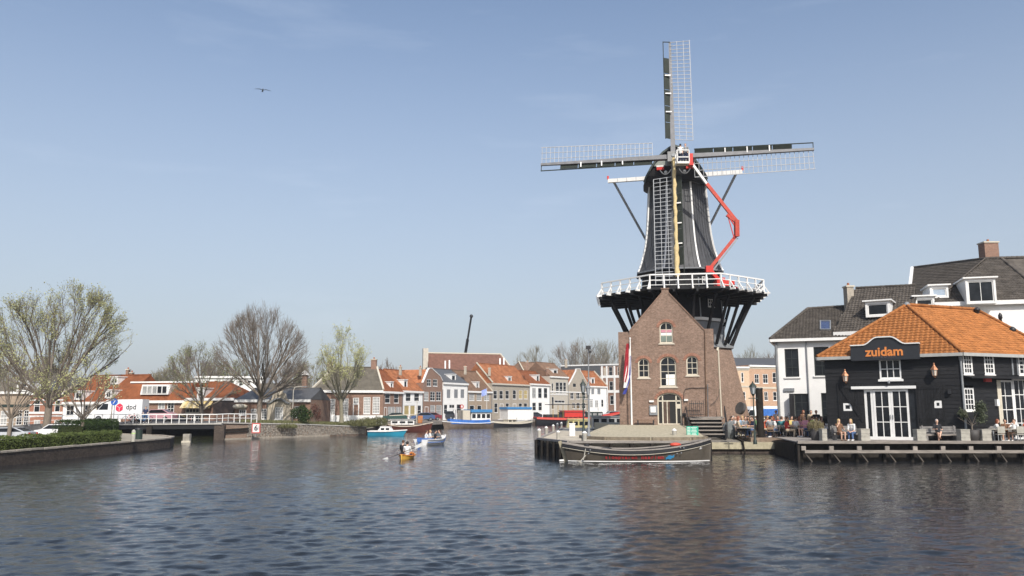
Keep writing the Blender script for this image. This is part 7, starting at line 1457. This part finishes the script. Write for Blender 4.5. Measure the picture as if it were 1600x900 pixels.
o.build('pilaster', WHITE, r_); o = MB(); u1 = fc_.uv(938.5, 600)[0]; o.prism([fc_.P(.3, 1.3, .14), fc_.P(u1, 1.3, .14), fc_.P(u1, zt_ - .3, .14), fc_.P(.3, zt_ - .3, .14)], fc_.n * -.1); o.build('grey_cladding', SLATE, r_)
# buildings seen between the mill and the white house
PEACH = mat('peach_plaster', (.55, .40, .27), .8, .12); BR_PINK = brick('brick_pinkish', (.42, .24, .15), (.48, .29, .19), (.44, .34, .25))
house('peach plastered building with tall white windows seen behind the mill base', 1138, 1173, 160, 160, 1.0, PEACH, 573, None, SLATE, [(1144, 590, 1151, 606, 1, 2), (1158, 582, 1162, 597, 1, 2), (1155, 612, 1165, 624, 1, 2), (1158, 630, 1166, 642, 1, 2), (1148, 612, 1152, 624, 1, 2)], name='large_building', group=None, depth=10, bands=[(604, .3, TRIM), (577, .4, TRIM)], cat='building')
house('orange brick building with paired white windows between mill and white house', 1173, 1222, 160, 163, 1.0, BR_PINK, 571, None, SLATE, [(1179, 584.5, 1186, 599, 2, 2), (1192, 584.5, 1200, 599, 2, 2), (1207, 582, 1213, 598, 1, 2), (1180, 612, 1186, 626, 2, 2), (1194, 612, 1200, 626, 2, 2), (1208, 612, 1214, 626, 1, 2), (1180, 634, 1190, 646, 2, 2), (1196, 634, 1204, 646, 2, 2)], name='large_building', group=None, depth=10, bands=[(606, .35, CREAM), (574, .6, CREAM)], cat='building')
house('long grey slate roof beyond the orange brick building', 1130, 1235, 176, 178, 1.0, BR_TAN, 573, 560, SLATE, name='large_building', group=None, depth=10, cornice=None, cat='building')
# ------------------------------------------------------------------ left bank houses
XA = lambda *v: [(q[0] / 5.627, 560 + q[1] / 5.627, q[2] / 5.627, 560 + q[3] / 5.627) + tuple(q[4:]) for q in v]
XB = lambda *v: [(180 + q[0] / 5.627, 560 + q[1] / 5.627, 180 + q[2] / 5.627, 560 + q[3] / 5.627) + tuple(q[4:]) for q in v]
XC = lambda *v: [(360 + q[0] / 5.625, 560 + q[1] / 5.625, 360 + q[2] / 5.625, 560 + q[3] / 5.625) + tuple(q[4:]) for q in v]
GL_ = 'houses on the left bank'
house('beige brick house with white paned bay windows and dark awning at the left edge', -30, 46, 118, 116, .95, BR_TAN, 612, 560, T_GREY, XA((0, 460, 60, 615, 2, 4, WHITE, GLASSC), (140, 455, 192, 612, 2, 5, WHITE), (205, 455, 250, 612, 2, 5, WHITE), (-120, 460, -40, 612, 3, 4, WHITE)), dormers=XA((145, 205, 255, 287, 2.2, 3, 2)), group=GL_, depth=12, rin=(6, 4), bands=[(634, .35, GREENP)])
house('red brick house with white stone trims and dark grey roof behind the big tree', 46.3, 98, 116, 114, .95, BR_RED, 613.5, 592, SLATE, XA((298, 362, 350, 478, 1, 2), (480, 360, 528, 472, 1, 2), (296, 540, 352, 605, 2, 1, WHITE, GLASSC), (474, 545, 528, 605, 2, 1, WHITE, GLASSC)), group=GL_, bands=[(625, .16, WHITE), (645, .3, WHITE), (650, .12, WHITE), (632, .12, WHITE)], verge='r', depth=9)
house('white plastered house with red roof, two dormers and a skylight', 98.3, 189.5, 114, 111, .95, WHITEW, 628, 586.5, T_RED, XA((580, 412, 650, 507, 2, 2), (740, 408, 797, 500, 2, 2), (843, 405, 893, 495, 1, 1, CREAM), (905, 400, 1050, 440, 3, 1, CREAM), (580, 540, 625, 572, 2, 1), (655, 540, 705, 560, 2, 1)), dormers=XA((650, 290, 742, 365, 1.6, 2, 1), (920, 282, 992, 352, 1.6, 2, 1), (968, 165, 1048, 228, 3.2, 2, 1)), group=GL_, depth=10, chim=[(196, 578, 200, 594, BR_BROWN), (202, 583, 206, 596, BR_BROWN)])
r_, fc_ = house('brown brick terrace house with red mansard roof and wide white dormer strip', 189.8, 289, 111, 109, .95, BR_BROWN, 626, None, T_RED, XB((12, 390, 55, 480, 2, 2, WHITE, GLASSC), (112, 395, 172, 480, 2, 2, WHITE, GLASSC), (215, 392, 278, 488, 2, 3, WHITE, GLASSC), (375, 380, 436, 476, 2, 3, WHITE, GLASSC), (456, 378, 518, 474, 2, 3, WHITE), (392, 505, 518, 568, 3, 2, WHITE), (215, 520, 300, 570, 3, 1, WHITE, GLASSC)), group=GL_, depth=9)
zt_, zb_ = fc_.uv(240, 600)[1], fc_.uv(240, 626)[1]; o = MB(); o.prism([fc_.P(-.02, zb_, .2), fc_.P(-.02, zt_ + .25, -1.6), fc_.P(-.02, zt_ + .25, -9), fc_.P(-.02, zb_, -9)], fc_.U * (fc_.len + .04)); o.build('mansard_roof', T_RED, r_)
o = MB(); o.bar(fc_.P(0, zt_ + .3, -1.55), fc_.P(fc_.len, zt_ + .3, -1.55), .3, .2); o.build('roof_edge', WHITE, r_); ua, ub = fc_.uv(219, 612)[0], fc_.uv(266, 612)[0]; za, zb2 = fc_.uv(240, 616.5)[1], fc_.uv(240, 602)[1]
o = MB(); o.prism([fc_.P(ua, za, .0), fc_.P(ub - .3, za, .0), fc_.P(ub + .1, zb2 + .1, .0), fc_.P(ua + .25, zb2 + .1, .0)], fc_.n * -1.6); o.build('dormer_strip', WHITE, r_)
for i in range(5): u = ua + .35 + (ub - ua - .8) * i / 5; window(fc_, (u, za + .14, u + (ub - ua - .8) / 5 - .05, zb2 - .1), 1, 1, WHITE, GLASSC if i < 3 else GLASS, r_, fw=.04, rec=0, proud=.06, sill=False)
r_, fc_ = house('brick corner shop with hipped brown red roof, dormer and yellow striped awning', 289.3, 366, 109, 108, .95, BR_BROWN, 622, 597, T_RED, XB((615, 440, 740, 480, 4, 1, CREAM), (645, 505, 692, 560, 2, 1), (700, 505, 760, 560, 2, 1), (900, 375, 1000, 460, 2, 1, BLACK)), dormers=XB((718, 264, 782, 345, 1.0, 2, 2)), group=GL_, depth=9, rin=(.5, 3.0))
AW = mat('yellow_striped_awning', (.55, .42, .18), .8, .25)
for k in range(10):
    u0 = fc_.uv(288 + 4.6 * k, 630)[0]; u1 = fc_.uv(288 + 4.6 * (k + 1), 630)[0]; z0_, z1_ = fc_.uv(310, 637)[1], fc_.uv(310, 626)[1]; o = MB(); o.prism([fc_.P(u0, z0_, 1.1), fc_.P(u1, z0_, 1.1), fc_.P(u1, z1_, .1), fc_.P(u0, z1_, .1)], (0, 0, -.06)); o.build('awning_panel', AW if k % 2 else mat('cream_awning', (.62, .52, .32), .8), r_)
u0 = fc_.uv(334, 630)[0]; o = MB(); z0_, z1_ = fc_.uv(345, 646)[1], fc_.uv(345, 624)[1]; o.prism([fc_.P(u0, z0_, .12), fc_.P(fc_.len, z0_, .12), fc_.P(fc_.len, z1_, .12), fc_.P(u0, z1_, .12)], fc_.n * -.1); o.build('dark_shop_front', mat('dark_brown_front', (.05, .035, .03), .5, .3), r_)
house('tall white building with a row of small windows behind the corner shop', 302, 412, 150, 152, 1, WHITEW, 588, None, SLATE, [(308 + 13 * i, 594, 314 + 13 * i, 603, 1, 2) for i in range(7)] + [(312 + 13 * i, 610, 318 + 13 * i, 620, 1, 2) for i in range(6)], group=None, name='large_building', depth=10, cat='building')
house('white gabled building rising behind the baroque house', 404, 484, 140, 142, 1.2, WHITEW, 614, 600, T_GREY, group=None, name='large_building', depth=9, cornice=WHITE, cat='building', chim=[(471.5, 590, 478, 606, BR_BROWN)])
# baroque low stone building
r_, fc_ = house('low stone and brick house with curved baroque gable over its middle bay', 367, 485, 107.5, 106.5, 1.42, BR_BROWN, 624.5, 607, SLATE, XC((178, 442, 226, 540, 3, 4), (272, 442, 318, 535, 3, 4), (400, 430, 467, 538, 4, 4, WHITE, GLASSC), (562, 420, 620, 520, 3, 4), (75, 450, 138, 500, 3, 2, WHITE)), group=GL_, depth=8, rin=(.8, 0))
STN = mat('pale_carved_stone', (.46, .40, .31), .8, .18, 3); hole = fc_.rect(XC((400, 430, 467, 538))[0]); u0, u1 = fc_.uv(418.5, 630)[0], fc_.uv(456, 630)[0]; um = (u0 + u1) / 2; hw = (u1 - u0) / 2; zE = fc_.uv(437, 626)[1]; zP = fc_.uv(437, 604)[1]
ol = [(u0, 1.3), (u1, 1.3), (u1, zE - .2), (u1 - .3, zE + .1), (um + hw * .62, zE + .25), (um + hw * .5, zE + .9), (um + hw * .28, zE + 1.0), (um + hw * .24, zP - .35), (um + hw * .12, zP), (um - hw * .12, zP), (um - hw * .24, zP - .35), (um - hw * .28, zE + 1.0), (um - hw * .5, zE + .9), (um - hw * .62, zE + .25), (u0 + .3, zE + .1), (u0, zE - .2)]
wall(fc_, ol, [rpoly((hole[0] - .05, hole[1] - .05, hole[2] + .05, hole[3] + .05))], .28, STN, r_, name='stone_centre_bay', d0=.30, reveal=.27)
window(fc_, (hole[0] - .04, hole[1], hole[2] + .04, hole[3] + .04), 4, 4, WHITE, GLASSC, r_, fw=.12, mw=.06, d0=.30, rec=.05)
o = MB()
for t in range(8): a = (um + hw * (t / 4 - 1) * .95, zE - .35 + .62 * max(0, cos((t / 4 - 1) * pi / 1.6))); t2 = t + 1; b = (um + hw * (t2 / 4 - 1) * .95, zE - .35 + .62 * max(0, cos((t2 / 4 - 1) * pi / 1.6))); o.bar(fc_.P(*a, .42), fc_.P(*b, .42), .3, .16)
o.build('curved_cornice', LEAD, r_); o = MB(); o.ball(fc_.P(um, zE + .9, .36), .32, 10, 7, (1, .5, 1.1)); o.build('carved_shield', STN, r_)
for s in (-1, 1): o = MB(); uu = um + s * (hw - .3); o.prism([fc_.P(uu - .22, 1.4, .38), fc_.P(uu + .22, 1.4, .38), fc_.P(uu + .22, zE - .25, .38), fc_.P(uu - .22, zE - .25, .38)], fc_.n * -.06); o.build('pilaster', STN, r_)
o = MB(); u_, z_ = fc_.uv(374, 634); o.ball(fc_.P(u_ + .2, z_ - .1, .2), 1.0, 12, 6, (1, .6, .35)); o.build('porch_hood', CREAM, r_)
c0_, c1_ = W(473, 600, 111), W(479, 600, 111); o = MB(); o.box(((c0_.x + c1_.x) / 2, 111, 6.4), (.62, .6, 2.6)); ch_ = o.build('chimney', BR_BROWN, r_); o = MB(); o.prism([((c0_.x + c1_.x) / 2 - .5, 110.5, 7.7), ((c0_.x + c1_.x) / 2 + .5, 110.5, 7.7), ((c0_.x + c1_.x) / 2, 110.5, 8.3)], (0, 1, 0)); o.build('chimney_cowl', WHITE, ch_)
# brown brick hall with tall windows
r_, fc_ = house('brown brick hall with big mossy grey roof and tall white paned windows', 486, 598, 116, 117.5, 1.42, BR_BROWN, 610, 574, T_GREY, XC((755, 358, 820, 500, 4, 6, WHITE, GLASSC), (850, 355, 920, 500, 4, 6, WHITE, GLASSC), (985, 352, 1036, 497, 3, 6, WHITE, GLASSC), (1170, 340, 1230, 488, 4, 6, WHITE, GLASSC), (1250, 338, 1312, 486, 4, 6, WHITE, GLASSC), (1078, 345, 1130, 400, 3, 2, WHITE, GLASSC)), group=GL_, depth=11, rin=(2.8, 1.0), verge='lr', doors=XC((1076, 400, 1130, 530)), plinth=(649, WHITEW), chim=[(511, 566, 519.5, 580, BR_TAN), (579.5, 562, 588, 576, BR_BROWN)])
# ================================================================== TREES
tree(W(73, 660, 76).xy.to_3d() + V((0, 0, .75)), 14.3, 6.5, 3.4, 5, 'largest tree on the left bank with budding yellow green crown', 'trees on the left bank', BARK, LEAFY, 14000, .085, .36, 1.0, 5, 17, 5, lean=.03, twig=.0085)
tree(W(15, 660, 61).xy.to_3d() + V((0, 0, .75)), 7.2, 2.9, 2.0, 8, 'small slim tree at the left picture edge behind the hedge', 'trees on the left bank', BARK, LEAFY, 1500, .08, .15, .9, 4, 12, 5, twig=.007)
tree(W(130, 660, 64).xy.to_3d() + V((0, 0, .75)), 6.4, 2.5, 2.0, 9, 'small slim tree right of the white van roof', 'trees on the left bank', BARK, LEAFY, 1300, .08, .14, .9, 4, 12, 5, twig=.007)
tree(W(404, 650, 101).xy.to_3d() + V((0, 0, 1.5)), 15.1, 6.6, 3.6, 12, 'tall bare vase shaped tree in front of the baroque house', 'trees on the left bank', BARK, None, 0, .1, .34, 1.0, 5, 19, 5, twig=.010)
tree(W(316, 650, 99.5).xy.to_3d() + V((0, 0, 1.5)), 10.6, 5.2, 2.2, 17, 'medium spreading tree by the bridge with sparse olive buds', 'trees on the left bank', BARK, LEAFG, 2600, .09, .26, 1.15, 5, 14, 4, twig=.0085)
tree(W(534, 650, 108).xy.to_3d() + V((0, 0, 1.4)), 12.6, 3.7, 3.4, 23, 'slender pale green tree in front of the brick hall', 'trees on the left bank', BARKG, LEAFY, 5200, .10, .28, .85, 5, 14, 4, twig=.0085)
bgt = [(232, 150, 9, 4.5, LEAFG, 'low green tree beyond the brown terrace house'), (265, 150, 10.5, 5, None, 'bare tree far behind, left of the corner shop'), (292, 160, 13.5, 7, None, 'bare tree far behind the corner shop roof'), (350, 170, 13, 8, LEAFG, 'olive budding tree behind the white building'), (445, 165, 13, 7, None, 'brownish bare tree behind the baroque house'), (490, 160, 12, 6, LEAFG, 'hazy tree behind the brick hall chimney'), (602, 190, 14, 4.5, None, 'thin bare tree right behind the brick hall'), (836, 250, 22.5, 8.5, None, 'rounded bare tree behind the brown roofed house'), (902, 262, 25, 10.5, None, 'left one of the dense bare trees behind the grey roof'), (930, 270, 27, 11.5, None, 'right one of the dense bare trees behind the grey roof'), (955, 280, 26, 11, None, 'dense bare tree partly hidden by the brick warehouse'), (1172, 230, 20, 7, None, 'left one of the far bare trees between mill and white house'), (1205, 235, 19, 7, None, 'right one of the far bare trees between mill and white house'), (10, 150, 13, 7, None, 'dark bare tree rising behind the leftmost house')]
for i, (px, Y, h, r0, lf, lb) in enumerate(bgt):
    tree(W(px, 650, Y).xy.to_3d() + V((0, 0, .8)), h, r0, h * .3, 40 + i, lb, 'distant trees behind the houses', BARKG if i % 2 else BARK, lf or LEAFG, 1300 if lf else 0, .2, .3, 1.05, 4, 16, 6, twig=.024)
# hedges and shrubs
hedge([(-29.35, 36), (-29.35, 50), (-29.5, 60), (-29.9, 63.5)], 1.0, .76, .72, LEAFH, 'long clipped green hedge along the left bank wall', 21000, .055, seed=3)
hedge([(-33.0, 63), (-33.6, 69), (-35.5, 73)], 2.4, .76, 1.35, LEAFD, 'darker taller clipped hedge behind the long hedge', 15000, .06, seed=4, bumps=.3)
bush((W(470, 650, 99).x, 99, 1.42), 1.35, 2.3, LEAFD, 'dense dark green shrub before the baroque house', 3200, .11, 3)
bush((W(490, 650, 101).x, 101.5, 1.42), .8, 2.5, leafmat('reddish_shoots', (.15, .07, .05)), 'reddish upright shrub beside the dark green one', 1100, .09, 4)
for i, (px, Y, r0, h, lb) in enumerate([(572, 106.5, 1.3, 1.2, 'clump of tall reeds at the end of the stone wall'), (590, 109, 1.3, 1.3, 'clump of reeds beside the turquoise motor boat'), (552, 106, 1.2, .8, 'low reed clump before the brick hall door'), (445, 96, 1.4, .5, 'low grassy tuft on the wall before the baroque house')]):
    bush((W(px, 660, Y).x, Y, 1.1), r0, h, leafmat('green_reeds', (.17, .17, .075)), lb, 1500, .05, 20 + i, 'reed_clump', 'reeds', blade=True, group='reed clumps on the bank')
g_ = np.random.default_rng(5); n_ = 16000; t_ = g_.uniform(0, 1, n_); s_ = g_.uniform(0, 1, n_) ** 1.4; xs = -27.8 + 9.8 * t_ - 1.2 * s_ * 4; ys = 93.5 + 15.0 * t_ + s_ * 6; zz = 1.72 - .5 * t_ + .05 * s_ + .0
zz = np.interp(t_, [0, .3, 1], [1.62, 1.48, 1.12]) + .2 * s_; tag(leaves(np.stack([xs, ys, zz + g_.uniform(0, .18, n_)], 1), .05, leafmat('green_reeds', (.1, .1, .1)), 'grass', None, 2, 5, (-24, 100, 1.4), up=2), 'rough green grass growing along the top of the stone wall', 'grass', kind='stuff')
# ================================================================== VEHICLES AND SMALL THINGS
def park(kind, px, py, Y, z, rz, m, lb, cat='car', **k):
    p = W(px, py, Y); t = vehicle(kind, (0, 0, 0), 0, m, lb, cat, **k); place(t, (p.x, Y, z), rz); return t
PW = mat('car_white', (.72, .72, .72), .25, .03, spec=.6); PD = mat('car_dark', (.03, .035, .045), .25, .1, spec=.6); PS = mat('car_silver', (.50, .52, .55), .25, .05, metal=.2); PB = mat('car_blue', (.06, .10, .20), .25, .1, spec=.6); PG = mat('car_green', (.03, .07, .06), .25, .1, spec=.6)
van = park('van', 187, 650, 95, 1.74, 0, PW, 'white high roofed parcel van with red cube logo on the road by the bridge', 'van', name='parcel_van')
lm = MB()
LR = mat('logo_red', (.62, .03, .07), .5, .05); RM[van] = Matrix.Identity(4); yv = -1.0 - .0
def on_side(x, z): return V((x, -(1.0 * (1 - .1 * max(0, z - 1.0))) - .012, z))
cx_, cz_, R_ = .35, 1.62, .52
hexp = [(cx_ + R_ * .92 * cos(rad(30 + 60 * k)), cz_ + R_ * sin(rad(30 + 60 * k))) for k in range(6)]
for k, idx in enumerate(((0, 1, 2), (2, 3, 4), (4, 5, 0))):       # three faces of a cube with white gaps
    c_ = (cx_, cz_); q_ = [hexp[i] for i in idx]; ctr = (sum(p[0] for p in q_ + [c_]) / 4, sum(p[1] for p in q_ + [c_]) / 4); pp = [((p[0] - ctr[0]) * .86 + ctr[0], (p[1] - ctr[1]) * .86 + ctr[1]) for p in (c_, *q_)]
    o = MB(); o.prism([on_side(*p) for p in pp], (0, -.012, 0)); o.build('logo_panel', LR, van)
text_mesh('dpd', .78, CLOTH['black'], van, face_matrix(on_side(1.65, 1.68), (1, 0, 0), (0, -1, .1)), 'lettering', .008)
c_ = park('minivan', 95, 676, 70, .76, .05, PW, 'white people carrier with dark side windows behind the hedge', 'car'); c_.scale = (.8, .8, .62); c_ = park('car', 10, 680, 62, .76, .1, PS, 'silver white car at the left picture edge behind the hedge'); c_.scale = (.9, .9, .72)
park('suv', 693, 652, 163, 1.26, .1, PD, 'dark estate car parked at the quay left of the blue barge', group='cars parked on the quay'); park('car', 660, 655, 146, 1.26, .3, PB, 'blue grey car parked on the quay above the dark red sloop', group='cars parked on the quay'); park('car', 616, 655, 136, 1.26, .2, PG, 'dark green car parked at the left end of the quay', group='cars parked on the quay'); park('car', 832, 650, 192, 1.26, .3, PD, 'dark car between white cabin boat and red barge', group='cars parked on the quay'); park('car', 672, 654, 156, 1.26, .2, mat('car_maroon', (.16, .03, .04), .3, .1), 'maroon car beside the dark estate car', group='cars parked on the quay'); park('suv', 955, 645, 209, 1.26, .3, PS, 'silver car at the right end of the far row', group='cars parked on the quay')
park('car', 245, 658, 99, 1.74, 0, mat('car_pink', (.45, .25, .28), .3, .1), 'dusty pink car passing on the bridge behind the parcel van'); park('car', 268, 658, 104, 1.2, .05, PD, 'dark car below the brown terrace house')
# lamp post, signs, bins, cabinet on the left bank
def pole(c, h, r0, m, t, name='pole'): o = MB(); o.tube([V(c), V(c) + V((0, 0, h))], [r0, r0 * .7], 8); return o.build(name, m, t)
c = W(177, 660, 79); c.z = .76; t = thing('traffic_sign', 'round blue traffic sign on a grey pole before the parcel van', 'sign', c); pole(c, W(177, 622, 79).z - .76, .045, GREYP, t); zc = W(177, 632.5, 79).z; o = MB(); o.tube([V((c.x, c.y - .05, zc + .28)), V((c.x, c.y - .08, zc + .28))], .33, 18); o.build('blue_disc', mat('sign_blue', (.02, .10, .42), .4, .05), t)
o = MB(); o.bar((c.x - .1, c.y - .09, zc + .1), (c.x + .1, c.y - .09, zc + .42), .06, .02, up=(0, 1, 0)); o.build('white_arrow', WHITE, t)
c = W(177.5, 600, 83); t = thing('lamp_mast', 'thin tall pale lamp mast rising behind the hedge', 'street lamp', (c.x, 83, .76)); pole((c.x, 83, .76), W(177.5, 587, 83).z - .76, .06, CREAM, t); zt_ = W(177.5, 587, 83).z; o = MB(); o.bar((c.x, 83, zt_), (c.x + .7, 83, zt_ + .1), .09, .07); o.build('lamp_head', GREYP, t)
c = W(457, 650, 100); t = thing('street_lamp', 'pale street lamp with curved arm before the baroque house', 'street lamp', (c.x, 100, 1.45)); zt_ = W(457, 604, 100).z; o = MB(); o.tube([(c.x, 100, 1.45), (c.x, 100, zt_ - .5), (c.x + .15, 100, zt_ - .1), (c.x + .5, 100, zt_), (c.x + 1.2, 100, zt_ + .02)], [.08, .06, .055, .05, .05], 8); o.build('post', PLT, t); o = MB(); o.box((c.x + 1.3, 100, zt_), (.6, .2, .1)); o.build('lamp_head', GREYP, t)
c = G(216, 686, .78); t = thing('litter_bin', 'dark green round litter bin near the tip of the left bank', 'bin', c); o = MB(); o.tube([c, c + V((0, 0, .75))], .30, 14); o.build('bin_body', GREENP, t); o = MB(); o.tube([c + V((0, 0, .75)), c + V((0, 0, .85))], [.33, .28], 14); o.build('bin_lid', BLACK, t)
c = G(208, 690, .78); t = thing('marker_post', 'short pale post with rounded top beside the litter bin', 'post', c); o = MB(); o.tube([c, c + V((0, 0, .75)), c + V((0, 0, .86))], [.14, .14, .06], 12); o.build('post_shaft', PLT, t); o = MB(); o.tube([c + V((0, 0, .55)), c + V((0, 0, .64))], .147, 12); o.build('green_band', mat('lime_band', (.45, .6, .25)), t)
c = V((W(400, 669, 90).x, 90.0, 0)); p = RA + RU * 3.3 + RN * .2; t = thing('water_sign', 'square white water sign with red border and black number 6 on the wall', 'sign', (p.x, p.y, 1.2)); fs_ = Fac(p - V((.55, .0, 0)), p + V((.55, .0, 0))); zc = W(400, 669, p.y).z; u_ = fs_.uv(400.5, 669)[0]
o = MB(); o.prism([fs_.P(u_ - .45, zc - .52, .1), fs_.P(u_ + .45, zc - .52, .1), fs_.P(u_ + .45, zc + .52, .1), fs_.P(u_ - .45, zc + .52, .1)], fs_.n * -.04); o.build('red_border', RED, t); o = MB(); o.prism([fs_.P(u_ - .36, zc - .43, .12), fs_.P(u_ + .36, zc - .43, .12), fs_.P(u_ + .36, zc + .43, .12), fs_.P(u_ - .36, zc + .43, .12)], fs_.n * -.03); o.build('white_panel', WHITE, t); text_mesh('6', .8, BLACK, t, face_matrix(fs_.P(u_, zc, .125), fs_.U, fs_.n), 'number', .008, bold=.015)
o = MB(); o.bar(fs_.P(u_, .3, .0), fs_.P(u_, zc, .0), .1, .1); o.build('post', GREYP, t)
c = W(292, 690, 81.5); t = thing('mooring_block', 'pale concrete block standing in the water before the bridge', 'block', (c.x, 81.5, 0)); o = MB(); o.box((c.x, 81.5, 0), (.62, .5, 1.6)); o.build('block_body', mat('weathered_block', (.26, .24, .20), .9, .4, 3), t); o = MB(); o.box((c.x + .02, 81.2, .05), (.85, .12, .2)); o.build('fender', CREAM, t)
# people and bicycles on the bridge
for i, (px, lb, fr) in enumerate([(204, 'leftmost bicycle leaning on the white bridge railing', RED), (216, 'second bicycle leaning on the white bridge railing', BLACK), (226, 'third bicycle on the bridge railing, below the van tail', BLUE)]):
    y_ = 87.2; c = W(px, 655, y_); t = thing('bicycle', lb, 'bicycle', (c.x, y_, 1.74), .08, 'bicycles on the bridge railing'); RM[t] = Matrix.Identity(4)
    for s in (-.52, .52):
        o = MB(); R_ = .34
        for k in range(14): a0, a1 = 2 * pi * k / 14, 2 * pi * (k + 1) / 14; o.bar((s + R_ * cos(a0), 0, .35 + R_ * sin(a0)), (s + R_ * cos(a1), 0, .35 + R_ * sin(a1)), .035, .035, up=(0, 1, 0))
        o.build('wheel', RUBBER, t)
    o = MB(); [o.bar(a, b, .035, .035) for a, b in (((-.52, 0, .35), (-.15, 0, .85)), ((-.15, 0, .85), (0, 0, .32)), ((0, 0, .32), (.4, 0, .85)), ((-.15, 0, .8), (.38, 0, .82)), ((.36, 0, .98), (.52, 0, .35)), ((-.52, 0, .35), (0, 0, .32)))]; o.build('frame', fr, t)
    o = MB(); o.box((-.17, 0, .93), (.25, .12, .06)); o.build('saddle', BLACK, t); o = MB(); o.bar((.33, -.25, 1.0), (.33, .25, 1.0), .03, .03); o.build('handlebar', STEEL, t)
c = W(189.5, 655, 84.5); person('stand', (c.x, 90, 1.72), .3, 'navy', 'navy', 'dark', 'person in navy walking in front of the parcel van')
# blue number flag on the quay
c = W(757, 640, 166); t = thing('banner_flag', 'small blue and white flag on a pole before the tan brick house', 'flag', (c.x, 166, 1.3)); pole((c.x + .45, 166, 1.3), W(757, 606, 166).z - 1.3, .05, WHITE, t); z0_, z1_ = W(757, 617, 166).z, W(757, 607, 166).z; o = MB(); n_ = 8
for k in range(n_): o.add([(c.x + .4 - 1.0 * k / n_, 166 + .1 * sin(k), z1_ - .05 * k), (c.x + .4 - 1.0 * (k + 1) / n_, 166 + .1 * sin(k + 1), z1_ - .05 * (k + 1)), (c.x + .4 - 1.0 * (k + 1) / n_, 166 + .1 * sin(k + 1), z0_ - .05 * k), (c.x + .4 - 1.0 * k / n_, 166 + .1 * sin(k), z0_ - .05 * k)], [(0, 1, 2, 3)])
o.build('cloth', mat('flag_blue_white', (.25, .32, .62), .8, .6, 2), t)
# crane jib far behind, gull in the sky
a, b = W(726.5, 556, 260), W(736.5, 494, 250); t = thing('crane_jib', 'dark slanting crane jib rising behind the brown roof', 'crane', (a.x, a.y, 1)); m_ = a.lerp(b, .42); o = MB(); o.bar(a - (b - a) * .25, m_, .75, .75); o.build('lower_jib', BLACK, t); o = MB(); o.bar(m_, b, .5, .5); o.build('upper_jib', BLACK, t); o = MB(); o.ball(b, .55, 8, 6); o.build('jib_head', BLACK, t); a2 = a - (b - a) * .25; o = MB(); o.box((a2.x, a2.y, (a2.z + 1) / 2 + .3), (3, 3, a2.z)); o.build('crane_base', BLACK, t)
c = W(410.5, 141, 62); t = thing('gull', 'gull gliding with spread wings high in the blue sky', 'bird', tuple(c), .35); RM[t] = Matrix.Identity(4); GW = mat('gull_feathers', (.16, .20, .25), .8, .2); o = MB(); o.tube([(0, -.28, 0), (0, -.2, .01), (0, -.05, .0), (0, .12, 0), (0, .28, .0)], [.02, .045, .065, .055, .015], 8); o.ball((0, -.26, .02), .045, 8, 6); o.build('body', GW, t)
for s in (-1, 1):
    o = MB(); w_ = [(0.04, .05, .02, .12), (.22, .09, .07, .13), (.42, .06, .055, .10), (.62, .0, .02, .02)]
    vs = []
    for x_, y_, z_, ch_ in w_: vs += [(s * x_, -y_, z_), (s * x_, -y_ + ch_, z_ - .005), (s * x_, -y_ + ch_ / 2, z_ + .014)]
    fs = []
    for i in range(3): b_ = i * 3; fs += [(b_, b_ + 3, b_ + 5, b_ + 2), (b_ + 2, b_ + 5, b_ + 4, b_ + 1), (b_ + 1, b_ + 4, b_ + 3, b_)]
    o.add(vs, fs, True); o.build('wing', GW, t)
o = MB(); o.prism([(-.05, .25, 0), (.05, .25, 0), (.08, .38, 0), (-.08, .38, 0)], (0, 0, .01)); o.build('tail', GW, t)
# ------------------------------------------------------------------ light spring haze over the whole place
hb = MB(); hb.box((0, 0, 17.5), (6200, 6200, 40)); hz_o = hb.build('haze', WHITE, None, (0, 0, 17.5)); hz_o['kind'] = 'stuff'
hm = bpy.data.materials.new('thin_haze'); hm.use_nodes = True; HN = hm.node_tree.nodes; HN.remove(HN['Principled BSDF']); pv = HN.new('ShaderNodeVolumePrincipled'); pv.inputs['Color'].default_value = (.92, .95, 1, 1); pv.inputs['Density'].default_value = .0003; pv.inputs['Anisotropy'].default_value = .2
hm.node_tree.links.new(pv.outputs[0], HN['Material Output'].inputs['Volume']); hz_o.data.materials.clear(); hz_o.data.materials.append(hm)
tag(hz_o, 'thin pale spring haze hanging over the water and the town', 'haze', kind='stuff')
